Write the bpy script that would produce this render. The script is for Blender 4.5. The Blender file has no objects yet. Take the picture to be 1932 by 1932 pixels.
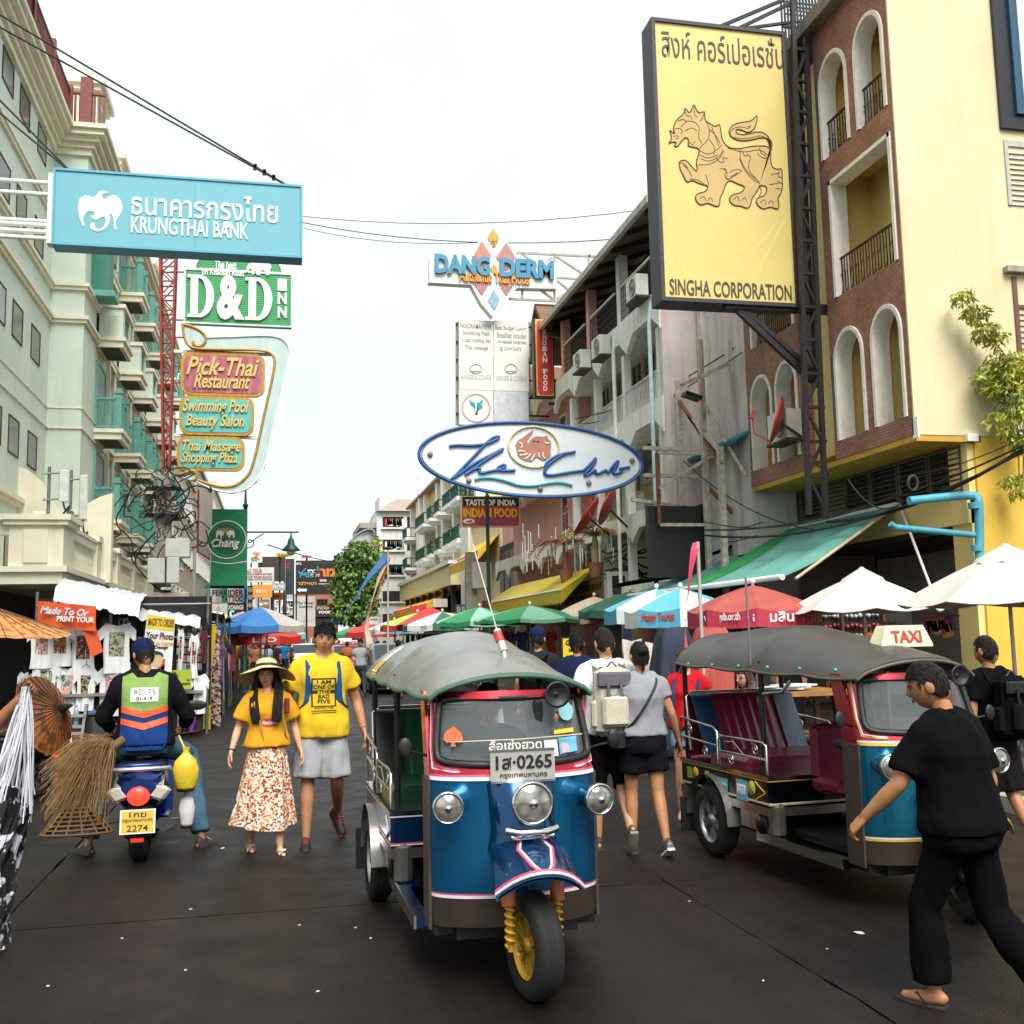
import bpy,bmesh,math,random
from mathutils import Vector as V,Matrix,noise as mnoise
from mathutils.bvhtree import BVHTree
random.seed(7)
sc = bpy.context.scene
COL = sc.collection
# ------------------------------------------------------------------ camera (photo pixels on a 1932 px square)
FD,CPX,CAMH = 2000.0,966.0,1.62
YAW,PITCH,ROLL = math.radians(12.624),math.radians(6.747),math.radians(-1.2)
_f = V((math.sin(YAW)*math.cos(PITCH),math.cos(YAW)*math.cos(PITCH),math.sin(PITCH)))
_r = V((math.cos(YAW),-math.sin(YAW),0)); _u = _r.cross(_f)
_r,_u = math.cos(ROLL)*_r + math.sin(ROLL)*_u,-math.sin(ROLL)*_r + math.cos(ROLL)*_u
def P(x,y,X=None,Y=None,Z=None):
 """photo pixel -> point on a plane of the place"""
 d = _f + (x-CPX)/FD*_r - (y-CPX)/FD*_u
 t = X/d.x if X is not None else Y/d.y if Y is not None else (Z-CAMH)/d.z
 return V((0,0,CAMH)) + t*d
cam = bpy.data.cameras.new('camera'); camo = bpy.data.objects.new('camera',cam); COL.objects.link(camo)
cam.sensor_width = 36; cam.lens = 36*FD/1932; cam.clip_start = .05; cam.clip_end = 2000
camo.matrix_world = Matrix(((_r.x,_u.x,-_f.x,0),(_r.y,_u.y,-_f.y,0),(_r.z,_u.z,-_f.z,CAMH),(0,0,0,1)))
sc.camera = camo
# ------------------------------------------------------------------ overcast sky, soft sun, exposure
SUN_EL,SUN_AZ = math.radians(52),math.radians(176)
w = bpy.data.worlds.new('World'); sc.world = w; w.use_nodes = True
nt = w.node_tree; bg = nt.nodes['Background']
sky = nt.nodes.new('ShaderNodeTexSky'); sky.sky_type = 'NISHITA'; sky.sun_disc = False
sky.sun_elevation = SUN_EL; sky.sun_rotation = SUN_AZ; sky.air_density = 1.0; sky.dust_density = 4.0
scl = nt.nodes.new('ShaderNodeMix'); scl.data_type = 'RGBA'; scl.blend_type = 'MULTIPLY'; scl.inputs[0].default_value = 1
scl.inputs[7].default_value = (.6,.6,.6,1); nt.links.new(sky.outputs[0],scl.inputs[6])
cl = nt.nodes.new('ShaderNodeTexNoise'); cl.inputs['Scale'].default_value = 2.2; cl.inputs['Detail'].default_value = 4
rp = nt.nodes.new('ShaderNodeValToRGB'); rp.color_ramp.elements[0].color = (2.75,3.1,3.12,1); rp.color_ramp.elements[1].color = (3.3,3.5,3.45,1)
rp.color_ramp.elements[0].position = .3; rp.color_ramp.elements[1].position = .7
nt.links.new(cl.outputs['Fac'],rp.inputs[0])
mx = nt.nodes.new('ShaderNodeMix'); mx.data_type = 'RGBA'; mx.inputs[0].default_value = .93
nt.links.new(scl.outputs[2],mx.inputs[6]); nt.links.new(rp.outputs[0],mx.inputs[7])
nt.links.new(mx.outputs[2],bg.inputs[0]); bg.inputs[1].default_value = .1
sl = bpy.data.lights.new('sun','SUN'); sl.energy = 1.5; sl.angle = math.radians(38); sl.color = (1,.95,.88)
so = bpy.data.objects.new('sun',sl); COL.objects.link(so)
so.rotation_euler = V((-math.cos(SUN_EL)*math.sin(SUN_AZ),-math.cos(SUN_EL)*math.cos(SUN_AZ),-math.sin(SUN_EL))).to_track_quat('-Z','Y').to_euler()
so.location = (0,0,40)
vs = sc.view_settings; vs.view_transform = 'Standard'; vs.look = 'None'; vs.gamma = 1; vs.use_curve_mapping = False; vs.exposure = 1.8
try:
 sc.cycles.use_denoising = True; sc.cycles.max_bounces = 6; sc.cycles.transparent_max_bounces = 12
 sc.cycles.caustics_reflective = False; sc.cycles.caustics_refractive = False
except Exception: pass
# ------------------------------------------------------------------ materials
def lin(h):
 if not isinstance(h,str): return tuple(h[:3])
 c = [int(h[i:i+2],16)/255 for i in (0,2,4)]
 return tuple(x/12.92 if x <= .04045 else ((x+.055)/1.055)**2.4 for x in c)
_MC = {}
def M(h,rough=.6,metal=0,var=.16,scale=6,bump=.12,streak=0,stain='40382c',coat=0,fine=60,spec=.5,emit=0,trans=0):
 """a painted / cloth / metal surface: colour with blotches, fine relief and, if asked, run-off stains"""
 key = (h,rough,metal,var,scale,bump,streak,stain,coat,fine,spec,emit,trans)
 if key in _MC: return _MC[key]
 m = bpy.data.materials.new('mat_%d' % len(_MC)); _MC[key] = m; m.use_nodes = True
 nt = m.node_tree; N = nt.nodes; L = nt.links; b = N['Principled BSDF']
 c = lin(h)
 tc = N.new('ShaderNodeTexCoord')
 n1 = N.new('ShaderNodeTexNoise'); n1.inputs['Scale'].default_value = scale; n1.inputs['Detail'].default_value = 5
 L.new(tc.outputs['Object'],n1.inputs['Vector'])
 r = N.new('ShaderNodeValToRGB'); r.color_ramp.elements[0].position = .3; r.color_ramp.elements[1].position = .72
 r.color_ramp.elements[0].color = (*[x*(1-var) for x in c],1); r.color_ramp.elements[1].color = (*[min(1,x*(1+var*.6)) for x in c],1)
 L.new(n1.outputs['Fac'],r.inputs[0]); out = r.outputs[0]
 if streak:
  mp = N.new('ShaderNodeMapping'); mp.inputs['Scale'].default_value = (2.6,2.6,.22); L.new(tc.outputs['Object'],mp.inputs['Vector'])
  n2 = N.new('ShaderNodeTexNoise'); n2.inputs['Scale'].default_value = 1.6; n2.inputs['Detail'].default_value = 8; n2.inputs['Roughness'].default_value = .65
  L.new(mp.outputs[0],n2.inputs['Vector'])
  r2 = N.new('ShaderNodeValToRGB'); r2.color_ramp.elements[0].position = .5; r2.color_ramp.elements[1].position = .8
  r2.color_ramp.elements[0].color = (0,0,0,1); r2.color_ramp.elements[1].color = (streak,)*3+(1,)
  L.new(n2.outputs['Fac'],r2.inputs[0])
  mm = N.new('ShaderNodeMix'); mm.data_type = 'RGBA'; L.new(r2.outputs[0],mm.inputs[0]); L.new(out,mm.inputs[6])
  mm.inputs[7].default_value = (*lin(stain),1); out = mm.outputs[2]
 L.new(out,b.inputs['Base Color'])
 b.inputs['Roughness'].default_value = rough; b.inputs['Metallic'].default_value = metal
 b.inputs['Specular IOR Level'].default_value = spec
 if coat: b.inputs['Coat Weight'].default_value = coat; b.inputs['Coat Roughness'].default_value = .06
 if trans: b.inputs['Subsurface Weight'].default_value = trans; b.inputs['Subsurface Radius'].default_value = (.02,.01,.008)
 if emit: b.inputs['Emission Color'].default_value = (*c,1); b.inputs['Emission Strength'].default_value = emit
 if bump:
  n3 = N.new('ShaderNodeTexNoise'); n3.inputs['Scale'].default_value = fine; n3.inputs['Detail'].default_value = 3
  L.new(tc.outputs['Object'],n3.inputs['Vector'])
  bp = N.new('ShaderNodeBump'); bp.inputs['Strength'].default_value = bump; bp.inputs['Distance'].default_value = .02
  L.new(n3.outputs['Fac'],bp.inputs['Height']); L.new(bp.outputs[0],b.inputs['Normal'])
 return m
def glass(h='101418',rough=.08,alpha=1.0):
 key = ('glass',h,rough,alpha)
 if key in _MC: return _MC[key]
 m = bpy.data.materials.new('glass_%d' % len(_MC)); _MC[key] = m; m.use_nodes = True
 b = m.node_tree.nodes['Principled BSDF']; b.inputs['Base Color'].default_value = (*lin(h),1)
 b.inputs['Roughness'].default_value = rough; b.inputs['Alpha'].default_value = alpha; b.inputs['Specular IOR Level'].default_value = .8
 return m
CHROME = M('c9c9c6',.16,1,.05,20,0); DKMET = M('2a2a2c',.45,.6,.2,12,.1); STEEL = M('8d8f90',.4,.8,.15,12,.1)
BLACKP = M('141416',.5,0,.2,8,.1); RUBBER = M('151514',.8,0,.25,20,.3,fine=120); WHITEP = M('e9e9e4',.5,0,.06,3,.05)
WIRE = M('1b1a1a',.6,0,.1); SHADEY = M('1d1a18',.8,0,.3,3,.1); PANE = glass('20262a',.07); PANEL_ = glass('39444a',.1)  # SHADEY puts the shade of openings and shop depths into colour; also dark panels
RUST = M('8c5a35',.8,.2,.45,14,.3); CONC = M('a39c90',.85,0,.2,5,.3,streak=.5)
# ------------------------------------------------------------------ mesh builder
def frameY(x,y,z): return Matrix(((1,0,0,x),(0,0,-1,y),(0,1,0,z),(0,0,0,1)))     # u=+X v=+Z w=-Y, faces the camera end of the street
def frameR(x,y,z): return Matrix(((0,0,-1,x),(-1,0,0,y),(0,1,0,z),(0,0,0,1)))    # u=-Y v=+Z w=-X, a wall on the right of the street
def frameL(x,y,z): return Matrix(((0,0,1,x),(1,0,0,y),(0,1,0,z),(0,0,0,1)))      # u=+Y v=+Z w=+X, a wall on the left
I4 = Matrix.Identity(4)
class MB:
 def __init__(s,T=None): s.v = []; s.f = []; s.mi = []; s.sm = []; s.k = 0; s.smooth = False; s.T = T
 def add(s,vs,fs,smooth=None):
  o = len(s.v)
  s.v += [tuple(s.T @ V(p)) for p in vs] if s.T is not None else [tuple(p) for p in vs]
  s.f += [tuple(i+o for i in f) for f in fs]; s.mi += [s.k]*len(fs); s.sm += [s.smooth if smooth is None else smooth]*len(fs); return s
 def bx(s,x0,x1,y0,y1,z0,z1):
  x0,x1 = sorted((x0,x1)); y0,y1 = sorted((y0,y1)); z0,z1 = sorted((z0,z1))
  return s.add([(x0,y0,z0),(x1,y0,z0),(x1,y1,z0),(x0,y1,z0),(x0,y0,z1),(x1,y0,z1),(x1,y1,z1),(x0,y1,z1)],
     [(0,3,2,1),(4,5,6,7),(0,1,5,4),(1,2,6,5),(2,3,7,6),(3,0,4,7)],False)
 def box(s,c,d,R=None,b=0):
  """centre, size, optional rotation, optional chamfer"""
  h = [q/2 for q in d]; R = R or I4; c = V(c)
  if not b:
   vs = [c + (R @ V((x*h[0],y*h[1],z*h[2]))) for z in (-1,1) for x,y in ((-1,-1),(1,-1),(1,1),(-1,1))]
   return s.add(vs,[(0,3,2,1),(4,5,6,7),(0,1,5,4),(1,2,6,5),(2,3,7,6),(3,0,4,7)],False)
  rings = []
  for z,e in ((-h[2],b),(-h[2]+b,0),(h[2]-b,0),(h[2],b)):
   x,y = h[0]-e,h[1]-e; cc = b
   rings.append([c + (R @ V(p)) for p in ((-x+cc,-y,z),(x-cc,-y,z),(x,-y+cc,z),(x,y-cc,z),(x-cc,y,z),(-x+cc,y,z),(-x,y-cc,z),(-x,-y+cc,z))])
  return s.loft(rings,smooth=False)
 def loft(s,rings,cap=True,smooth=True,closed=True):
  n = len(rings[0]); vs = [p for r in rings for p in r]; fs = []
  for i in range(len(rings)-1):
   for j in range(n if closed else n-1):
    a = i*n+j; b = i*n+(j+1) % n; fs.append((a,b,b+n,a+n))
  s.add(vs,fs,smooth)
  if cap: s.add(rings[0],[tuple(range(n))[::-1]],False); s.add(rings[-1],[tuple(range(n))],False)
  return s
 def tube(s,pts,r,n=8,cap=True,flat=1.0):
  pts = [V(p) for p in pts]; R = [r]*len(pts) if not hasattr(r,'__len__') else r; rings = []
  t = (pts[1]-pts[0]).normalized(); a = t.orthogonal().normalized()
  if abs(t.z) < .95: a = t.cross(V((0,0,1))).normalized()
  for i,p in enumerate(pts):
   q = pts[min(i+1,len(pts)-1)] - pts[max(i-1,0)]
   t2 = q.normalized() if q.length > 1e-9 else t
   a = (a - a.dot(t2)*t2).normalized(); b = t2.cross(a)
   rings.append([p + R[i]*(math.cos(k*2*math.pi/n)*a + flat*math.sin(k*2*math.pi/n)*b) for k in range(n)])
  return s.loft(rings,cap,n > 4)
 def beam(s,p,q,w,h=None):
  p,q = V(p),V(q); d = q-p; L = d.length
  if L < 1e-6: return s
  return s.box((p+q)/2,(w,L,h or w),d.to_track_quat('Y','Z').to_matrix().to_4x4())
 def lathe(s,prof,n=16,T=None,smooth=True,cap=False):
  T = T or I4
  return s.loft([[T @ V((r*math.cos(k*2*math.pi/n),r*math.sin(k*2*math.pi/n),z)) for k in range(n)] for r,z in prof],cap,smooth)
 def prism(s,poly,w0,w1,T=None):
  T = T or I4; n = len(poly)
  a = [T @ V((x,y,w0)) for x,y in poly]; b = [T @ V((x,y,w1)) for x,y in poly]
  return s.add(a+b,[tuple(range(n))[::-1],tuple(range(n,2*n))] + [(i,(i+1) % n,(i+1) % n+n,i+n) for i in range(n)],False)
 def grid(s,nu,nv,fn,smooth=True,thick=0):
  vs = [V(fn(i/nu,j/nv)) for j in range(nv+1) for i in range(nu+1)]
  fs = [(j*(nu+1)+i,j*(nu+1)+i+1,(j+1)*(nu+1)+i+1,(j+1)*(nu+1)+i) for j in range(nv) for i in range(nu)]
  return s.add(vs,fs,smooth)
 def ball(s,c,r,n=12,m=8,R=None):
  c = V(c); r = (r,r,r) if not hasattr(r,'__len__') else r; R = R or I4
  rings = []
  for i in range(m+1):
   a = -math.pi/2 + math.pi*i/m; cz,sz = max(math.cos(a),.02),math.sin(a)
   rings.append([c + (R @ V((r[0]*cz*math.cos(k*2*math.pi/n),r[1]*cz*math.sin(k*2*math.pi/n),r[2]*sz))) for k in range(n)])
  return s.loft(rings,True,True)
 def mesh(s,name='m'):
  me = bpy.data.meshes.new(name); me.from_pydata(s.v,[],s.f)
  me.polygons.foreach_set('material_index',s.mi); me.polygons.foreach_set('use_smooth',s.sm); me.update(); return me
 def build(s,name,mat,parent=None,label=None,fixn=False):
  me = s.mesh(name)
  if fixn:
   b = bmesh.new(); b.from_mesh(me); bmesh.ops.recalc_face_normals(b,faces=b.faces); b.to_mesh(me); b.free()
  for q in (mat if isinstance(mat,(list,tuple)) else [mat]): me.materials.append(q)
  return put(name,me,parent,label)
WM = {}
TMP = bpy.data.scenes.new('workshop'); TVL = TMP.view_layers[0]   # a side scene where modifiers and lettering are turned into meshes
def put(name,me,parent=None,label=None):
 o = bpy.data.objects.new(name,me); COL.objects.link(o)
 if parent is not None:
  o.parent = parent
  if parent.name in WM: o.matrix_parent_inverse = WM[parent.name]
 if label: o['label'] = label
 return o
def thing(name,label,cat,loc=(0,0,0),rz=0,group=None,local=False):
 """an Empty at the thing's base; its parts are given in place coordinates unless local=True"""
 o = bpy.data.objects.new(name,None); COL.objects.link(o); o.location = loc; o.rotation_euler = (0,0,rz); o.empty_display_size = .1
 o['label'] = label; o['category'] = cat
 if group: o['group'] = group
 if not local: WM[o.name] = (Matrix.Translation(V(loc)) @ Matrix.Rotation(rz,4,'Z')).inverted()
 return o
def tag(o,label=None,cat=None,group=None,kind=None):
 if label: o['label'] = label
 if cat: o['category'] = cat
 if group: o['group'] = group
 if kind: o['kind'] = kind
 return o
def dup(root,loc,rz=0,label=None,sub=None):
 r = root.copy(); COL.objects.link(r); r.location = loc; r.rotation_euler = (0,0,rz)
 if label: r['label'] = label
 def rec(o,p):
  for ch in list(o.children):
   c = ch.copy(); COL.objects.link(c); c.parent = p
   if sub and c.type == 'MESH' and ch.name.split('.')[0] in sub:
    c.data = c.data.copy(); c.data.materials[0] = sub[ch.name.split('.')[0]]
   rec(ch,c)
 rec(root,r); return r
def curve_text(s,extrude=.004,bold=0,shear=0,res=3,spacing=1.0):
 c = bpy.data.curves.new('lettering','FONT'); c.body = s; c.extrude = extrude; c.offset = bold; c.shear = shear; c.resolution_u = res
 c.align_x = 'CENTER'; c.space_character = spacing; c.fill_mode = 'BOTH'
 o = bpy.data.objects.new('lettering',c); TMP.collection.objects.link(o); TVL.update()
 me = bpy.data.meshes.new_from_object(o.evaluated_get(TVL.depsgraph))
 bpy.data.objects.remove(o); bpy.data.curves.remove(c); return me
def lettering(s,F,u0,v0,u1,v1,mat,parent,w=.006,ext=.004,bold=0,shear=0,rot=0,name='lettering',spacing=1.0,side=None,keep=False):
 """words fitted into the rectangle u0..u1, v0..v1 of frame F"""
 me = curve_text(s,1,bold,shear,spacing=spacing)
 xs = [q.co.x for q in me.vertices]; ys = [q.co.y for q in me.vertices]
 if not xs: return None
 x0,x1,y0,y1 = min(xs),max(xs),min(ys),max(ys)
 sx = (u1-u0)/max(x1-x0,1e-4); sy = (v1-v0)/max(y1-y0,1e-4)
 if keep: sx = sy = min(sx,sy)
 um,vm = (u0+u1)/2,(v0+v1)/2
 T = F @ Matrix.Translation((um,vm,w)) @ Matrix.Rotation(rot,4,'Z') @ Matrix.Diagonal((sx,sy,ext,1)) @ Matrix.Translation((-(x0+x1)/2,-(y0+y1)/2,1))
 me.transform(T); me.materials.clear(); me.materials.append(mat)
 if side: me.materials.append(side)
 return put(name,me,parent)
def rectpx(x0,y0,x1,y1,Y):
 """a rectangle across the street at depth Y from two pixel corners: frame at its lower left, width, height"""
 a = P(x0,y1,Y=Y); b = P(x1,y0,Y=Y); return frameY(a.x,Y,a.z),b.x-a.x,b.z-a.z
def chaikin(p,k=2,closed=False):
 p = [V(q) for q in p]
 for _ in range(k):
  o = [] if closed else [p[0]]
  for i in range(len(p) if closed else len(p)-1):
   a,b = p[i],p[(i+1) % len(p)]; o += [a*.75+b*.25,a*.25+b*.75]
  if not closed: o.append(p[-1])
  p = o
 return p
def sag(a,b,s,n=10): a,b = V(a),V(b); return [a.lerp(b,i/n) - V((0,0,s*4*(i/n)*(1-i/n))) for i in range(n+1)]
def wire(pts,r=.012,label=None,group=None,name='cable',mat=None):
 o = MB().tube(pts,r,5).build(name,mat or WIRE)
 return tag(o,label or 'thin dark overhead cable','cable',group)
# ================================================================== the setting
def road_mat(base='18110f',name='road_surface'):
 m = bpy.data.materials.new(name); m.use_nodes = True; nt = m.node_tree; N = nt.nodes; L = nt.links; b = N['Principled BSDF']
 tc = N.new('ShaderNodeTexCoord')
 def noi(s,d=4,r=.5):
  n = N.new('ShaderNodeTexNoise'); n.inputs['Scale'].default_value = s; n.inputs['Detail'].default_value = d; n.inputs['Roughness'].default_value = r
  L.new(tc.outputs['Object'],n.inputs['Vector']); return n
 def ramp(src,a,b_,ca,cb):
  r = N.new('ShaderNodeValToRGB'); r.color_ramp.elements[0].position = a; r.color_ramp.elements[1].position = b_
  r.color_ramp.elements[0].color = (*ca,1); r.color_ramp.elements[1].color = (*cb,1); L.new(src,r.inputs[0]); return r
 c = lin(base)
 big = ramp(noi(.7,6,.6).outputs['Fac'],.32,.7,[x*.5 for x in c],[x*1.5 for x in c])
 med = ramp(noi(26,6,.75).outputs['Fac'],.32,.7,(.65,)*3,(1.3,)*3)
 m1 = N.new('ShaderNodeMix'); m1.data_type = 'RGBA'; m1.blend_type = 'MULTIPLY'; m1.inputs[0].default_value = 1
 L.new(big.outputs[0],m1.inputs[6]); L.new(med.outputs[0],m1.inputs[7])
 mp = N.new('ShaderNodeMapping'); mp.inputs['Scale'].default_value = (2.2,.16,1); L.new(tc.outputs['Object'],mp.inputs['Vector']); ns = noi(1.6,6,.65); L.new(mp.outputs[0],ns.inputs['Vector']); sr_ = ramp(ns.outputs['Fac'],.35,.68,(.62,)*3,(1.5,)*3)
 m0 = N.new('ShaderNodeMix'); m0.data_type = 'RGBA'; m0.blend_type = 'MULTIPLY'; m0.inputs[0].default_value = 1; L.new(m1.outputs[2],m0.inputs[6]); L.new(sr_.outputs[0],m0.inputs[7]); m1 = m0
 st = ramp(noi(2.3,3).outputs['Fac'],.66,.74,(0,)*3,(.55,)*3)
 m2 = N.new('ShaderNodeMix'); m2.data_type = 'RGBA'; L.new(st.outputs[0],m2.inputs[0]); L.new(m1.outputs[2],m2.inputs[6]); m2.inputs[7].default_value = (.012,.01,.01,1)
 vo = N.new('ShaderNodeTexVoronoi'); vo.inputs['Scale'].default_value = 34; L.new(tc.outputs['Object'],vo.inputs['Vector'])
 sp = ramp(vo.outputs['Distance'],.035,.06,(.5,)*3,(0,)*3)
 gate = ramp(noi(14,1).outputs['Fac'],.54,.56,(0,)*3,(1,)*3)
 mg = N.new('ShaderNodeMix'); mg.data_type = 'RGBA'; mg.blend_type = 'MULTIPLY'; mg.inputs[0].default_value = 1
 L.new(sp.outputs[0],mg.inputs[6]); L.new(gate.outputs[0],mg.inputs[7])
 m3 = N.new('ShaderNodeMix'); m3.data_type = 'RGBA'; L.new(mg.outputs[2],m3.inputs[0]); L.new(m2.outputs[2],m3.inputs[6]); m3.inputs[7].default_value = (.35,.3,.26,1)
 L.new(m3.outputs[2],b.inputs['Base Color'])
 rr = ramp(noi(3,4).outputs['Fac'],.3,.7,(.42,)*3,(.62,)*3); L.new(rr.outputs[0],b.inputs['Roughness'])
 b.inputs['Specular IOR Level'].default_value = .28
 bp = N.new('ShaderNodeBump'); bp.inputs['Strength'].default_value = .6; bp.inputs['Distance'].default_value = .01
 L.new(noi(110,4).outputs['Fac'],bp.inputs['Height']); L.new(bp.outputs[0],b.inputs['Normal'])
 return m
ROADM = road_mat(); PAVE = road_mat('443c36','pavement_surface')
g = MB().add([(-400,-60,-.06),(400,-60,-.06),(400,700,-.06),(-400,700,-.06)],[(0,1,2,3)]).build('ground',M('1a1715',.95,0,.3,3,.2)); tag(g,kind='structure')
road = thing('road','dark worn concrete street','road',(0,0,0)); road['kind'] = 'structure'; del road['category']
xs = [-4.2,-1.58,2.52,6.3]
ys = [-4,6.84] + [6.84+10.2*k for k in range(1,7)]
for i in range(3):
 for j in range(len(ys)-1):
  rr = random.Random(i*31+j); m = MB(); gp = .006
  x0,x1,y0,y1 = xs[i]+gp,xs[i+1]-gp,ys[j]+gp,ys[j+1]-gp
  n = 60; edge = []
  jit = lambda q: (rr.random()-.5)*.016
  for k in range(n): edge.append((x0+(x1-x0)*k/n,y0+jit(0)))
  for k in range(n): edge.append((x1+jit(0),y0+(y1-y0)*k/n))
  for k in range(n): edge.append((x1-(x1-x0)*k/n,y1+jit(0)))
  for k in range(n): edge.append((x0+jit(0),y1-(y1-y0)*k/n))
  m.prism(edge,-.05,(rr.random()-.5)*.004); m.build('road_slab',ROADM,road)
MB().bx(-4.2,6.3,ys[-1]+.02,190,-.05,0).build('road_bed',ROADM,road)
for nm,x0,x1 in (('pavement',-6.6,-4.2),('pavement',6.3,14)):
 o = MB().bx(x0,x1,-4,150,-.05,.13).build(nm,PAVE); tag(o,kind='structure')
 kx = (x1-.14,x1+.004) if x1 < 0 else (x0-.004,x0+.14)
 for j in range(34):
  MB().bx(kx[0],kx[1],-4+j*1.2,-4+j*1.2+1.185,-.04,.135).build('kerb_stone',CONC,o)
# ------------------------------------------------------------------ left: mint-green hotel
MINT = M('d0dccd',.75,0,.09,.8,.1,streak=.28,stain='8a8f78'); CREAM = M('e6e0c8',.75,0,.08,2,.08,streak=.22,stain='8f8464')
TEAL = M('5f9e90',.6,0,.16,8,.1); TEALD = M('2f7a66',.6,0,.18,6,.1); MAROON = M('7a3b36',.6,0,.2,8,.1); BROWN = M('4a3128',.7,0,.2,6,.1)
XN,XF,YC = -6.5,-5.56,32.3
hotel = thing('hotel_building','pale mint green hotel with cream mouldings, small dark windows and teal balconies','building',(-9,40,0))
MB().bx(-16,XN,10,YC+.5,0,17.2).build('near_wall',MINT,hotel)
MB().bx(-16,XF,YC,60,0,17.2).build('street_wall',MINT,hotel)
def cornice(z,prof,nm='moulding'):
 """a moulding that runs along the near wall, round the return and on along the street wall"""
 m = MB()
 for a,b,c,d in prof: # out, out, z0, z1
  m.bx(XN-.1,XN+b,10,YC-.002-b,z+c,z+d).bx(XN-.1,XF+b,YC-b,YC+.1,z+c,z+d).bx(XF-.1,XF+b,YC+.1,60,z+c,z+d)
 m.build(nm,CREAM,hotel)
for zf in (11.05,12.05): cornice(zf,[(0,.09,0,.1),(0,.15,.101,.2)])
cornice(7.9,[(0,.05,0,.05)]); cornice(8.9-.4,[(0,.03,0,.04)])
cornice(14.1,[(0,.08,0,.1),(0,.13,.101,.18)])
cornice(16.2,[(0,.1,0,.2),(0,.2,.201,.35),(0,.34,.351,.5),(0,.5,.501,.66),(0,.6,.661,.8)],'roof_cornice')
cornice(5.2,[(0,.1,0,.1),(0,.18,.101,.22)])
def window(parent,F,u0,v0,u1,v1,fm,pm,fr=.06,cols=1,rows=1,depth=.07,sill=None,curtain=None,recess=0):
 """a window: frame bars, sill and one pane per light, set on frame F of a wall"""
 m = MB(F); d = depth
 m.bx(u0,u1,v0,v0+fr,-recess-.05,d-recess).bx(u0,u1,v1-fr,v1,-recess-.05,d-recess).bx(u0,u0+fr,v0+fr,v1-fr,-recess-.05,d-recess).bx(u1-fr,u1,v0+fr,v1-fr,-recess-.05,d-recess)
 cw,rh = (u1-u0-2*fr)/cols,(v1-v0-2*fr)/rows
 for i in range(1,cols): m.bx(u0+fr+i*cw-.018,u0+fr+i*cw+.018,v0+fr,v1-fr,-recess-.03,d-recess-.02)
 for j in range(1,rows): m.bx(u0+fr,u1-fr,v0+fr+j*rh-.018,v0+fr+j*rh+.018,-recess-.032,d-recess-.022)
 wo = m.build('window',fm,parent)
 for i in range(cols):
  for j in range(rows):
   MB(F).bx(u0+fr+i*cw,u0+fr+(i+1)*cw,v0+fr+j*rh,v0+fr+(j+1)*rh,-recess-.02,.012-recess).build('pane',pm,wo)
 if sill: MB(F).bx(u0-.06,u1+.06,v0-.08,v0,-recess,d-recess+.08).build('sill',sill,wo)
 return wo
F = frameL(XN,0,0)
for r,(z0,z1) in enumerate(((3.6,4.5),(6.45,7.4),(9.4,10.35),(12.5,13.4),(15.25,16.1))):
 for (y0,y1) in ((15.2,16.2),(17.4,18.4),(19.6,20.6),(21.8,22.8),(24,25),(26.1,27.2),(27.9,29.0),(30.0,31.1)):
  window(hotel,F,y0,z0,y1,z1,BROWN,M(random.choice(('4d4c42','4d4c42','5f6058','8d9690')),.2,0,.3,1.5,0),.035,depth=.025)  # paler pane tones put reflected sky into the colour
def rail(F,u0,u1,v0,v1,w,mat,parent,step=.12,r=.014,name='railing',top=.03,cap=None):
 m = MB(F); n = max(2,int((u1-u0)/step))
 for k in range(n+1): m.bx(u0+(u1-u0)*k/n-r,u0+(u1-u0)*k/n+r,v0,v1-top,w-r,w+r)
 m.bx(u0-top,u1+top,v1-top,v1+top*.4,w-top,w+top); m.bx(u0,u1,v0+.05,v0+.05+top,w-top*.6,w+top*.6)
 return m.build(name,mat,parent)
# roof railing and eave
rf = frameL(XN+.42,0,17.0)
for k in range(9): MB(rf).bx(12+k*2.5-.09,12+k*2.5+.09,0,1.25,-.09,.09).build('roof_post',MAROON,hotel)
rail(rf,12,32.2,.02,1.05,0,MAROON,hotel,.13,.03,'roof_railing',.05)
rail(frameY(XN+.45,YC-.3,17.0),0,.95,.02,1.05,0,MAROON,hotel,.13,.03,'roof_railing',.05)
MB().bx(XF-.2,XF+.12,YC-.45,YC-.13,17,18.5).build('roof_post',MAROON,hotel)
m = MB(); m.prism([(-9,19.4),(-5.1,18.75),(-5.1,18.9),(-9,21.5)],-27,-10,Matrix(((1,0,0,0),(0,0,-1,0),(0,1,0,0),(0,0,0,1)))); m.build('eave_roof',MAROON,hotel)
# stepped cream corner turret beyond
for k,(y0,y1,z,xo) in enumerate(((32.9,34.6,18.6,.1),(36.5,38.4,17.9,.25),(41,43,17.6,.25),(46,48,17.6,.25))):
 m = MB(); m.bx(XF-1,XF+xo,y0,y1,16.9,z); m.bx(XF-1.1,XF+xo+.12,y0-.12,y1+.12,z,z+.16); m.bx(XF-1.1,XF+xo+.24,y0-.24,y1+.24,z+.161,z+.34); m.bx(XF-1,XF+xo-.1,y0+.2,y1-.2,z+.34,z+.8); m.build('parapet_block',CREAM,hotel)
 MB().bx(XF+xo,XF+xo+.03,y0+.4,y1-.4,17.2,z-.3).build('vent_panel',TEAL,hotel)
# teal bay at the near corner of the street wall
MB().bx(XF,XF+.55,33.3,34.0,12.3,15.9).build('bay_shutter',TEALD,hotel)
MB().bx(XF,XF+.7,33.2,34.1,12.22,12.4).build('bay_shutter_foot',TEAL,hotel)
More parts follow.
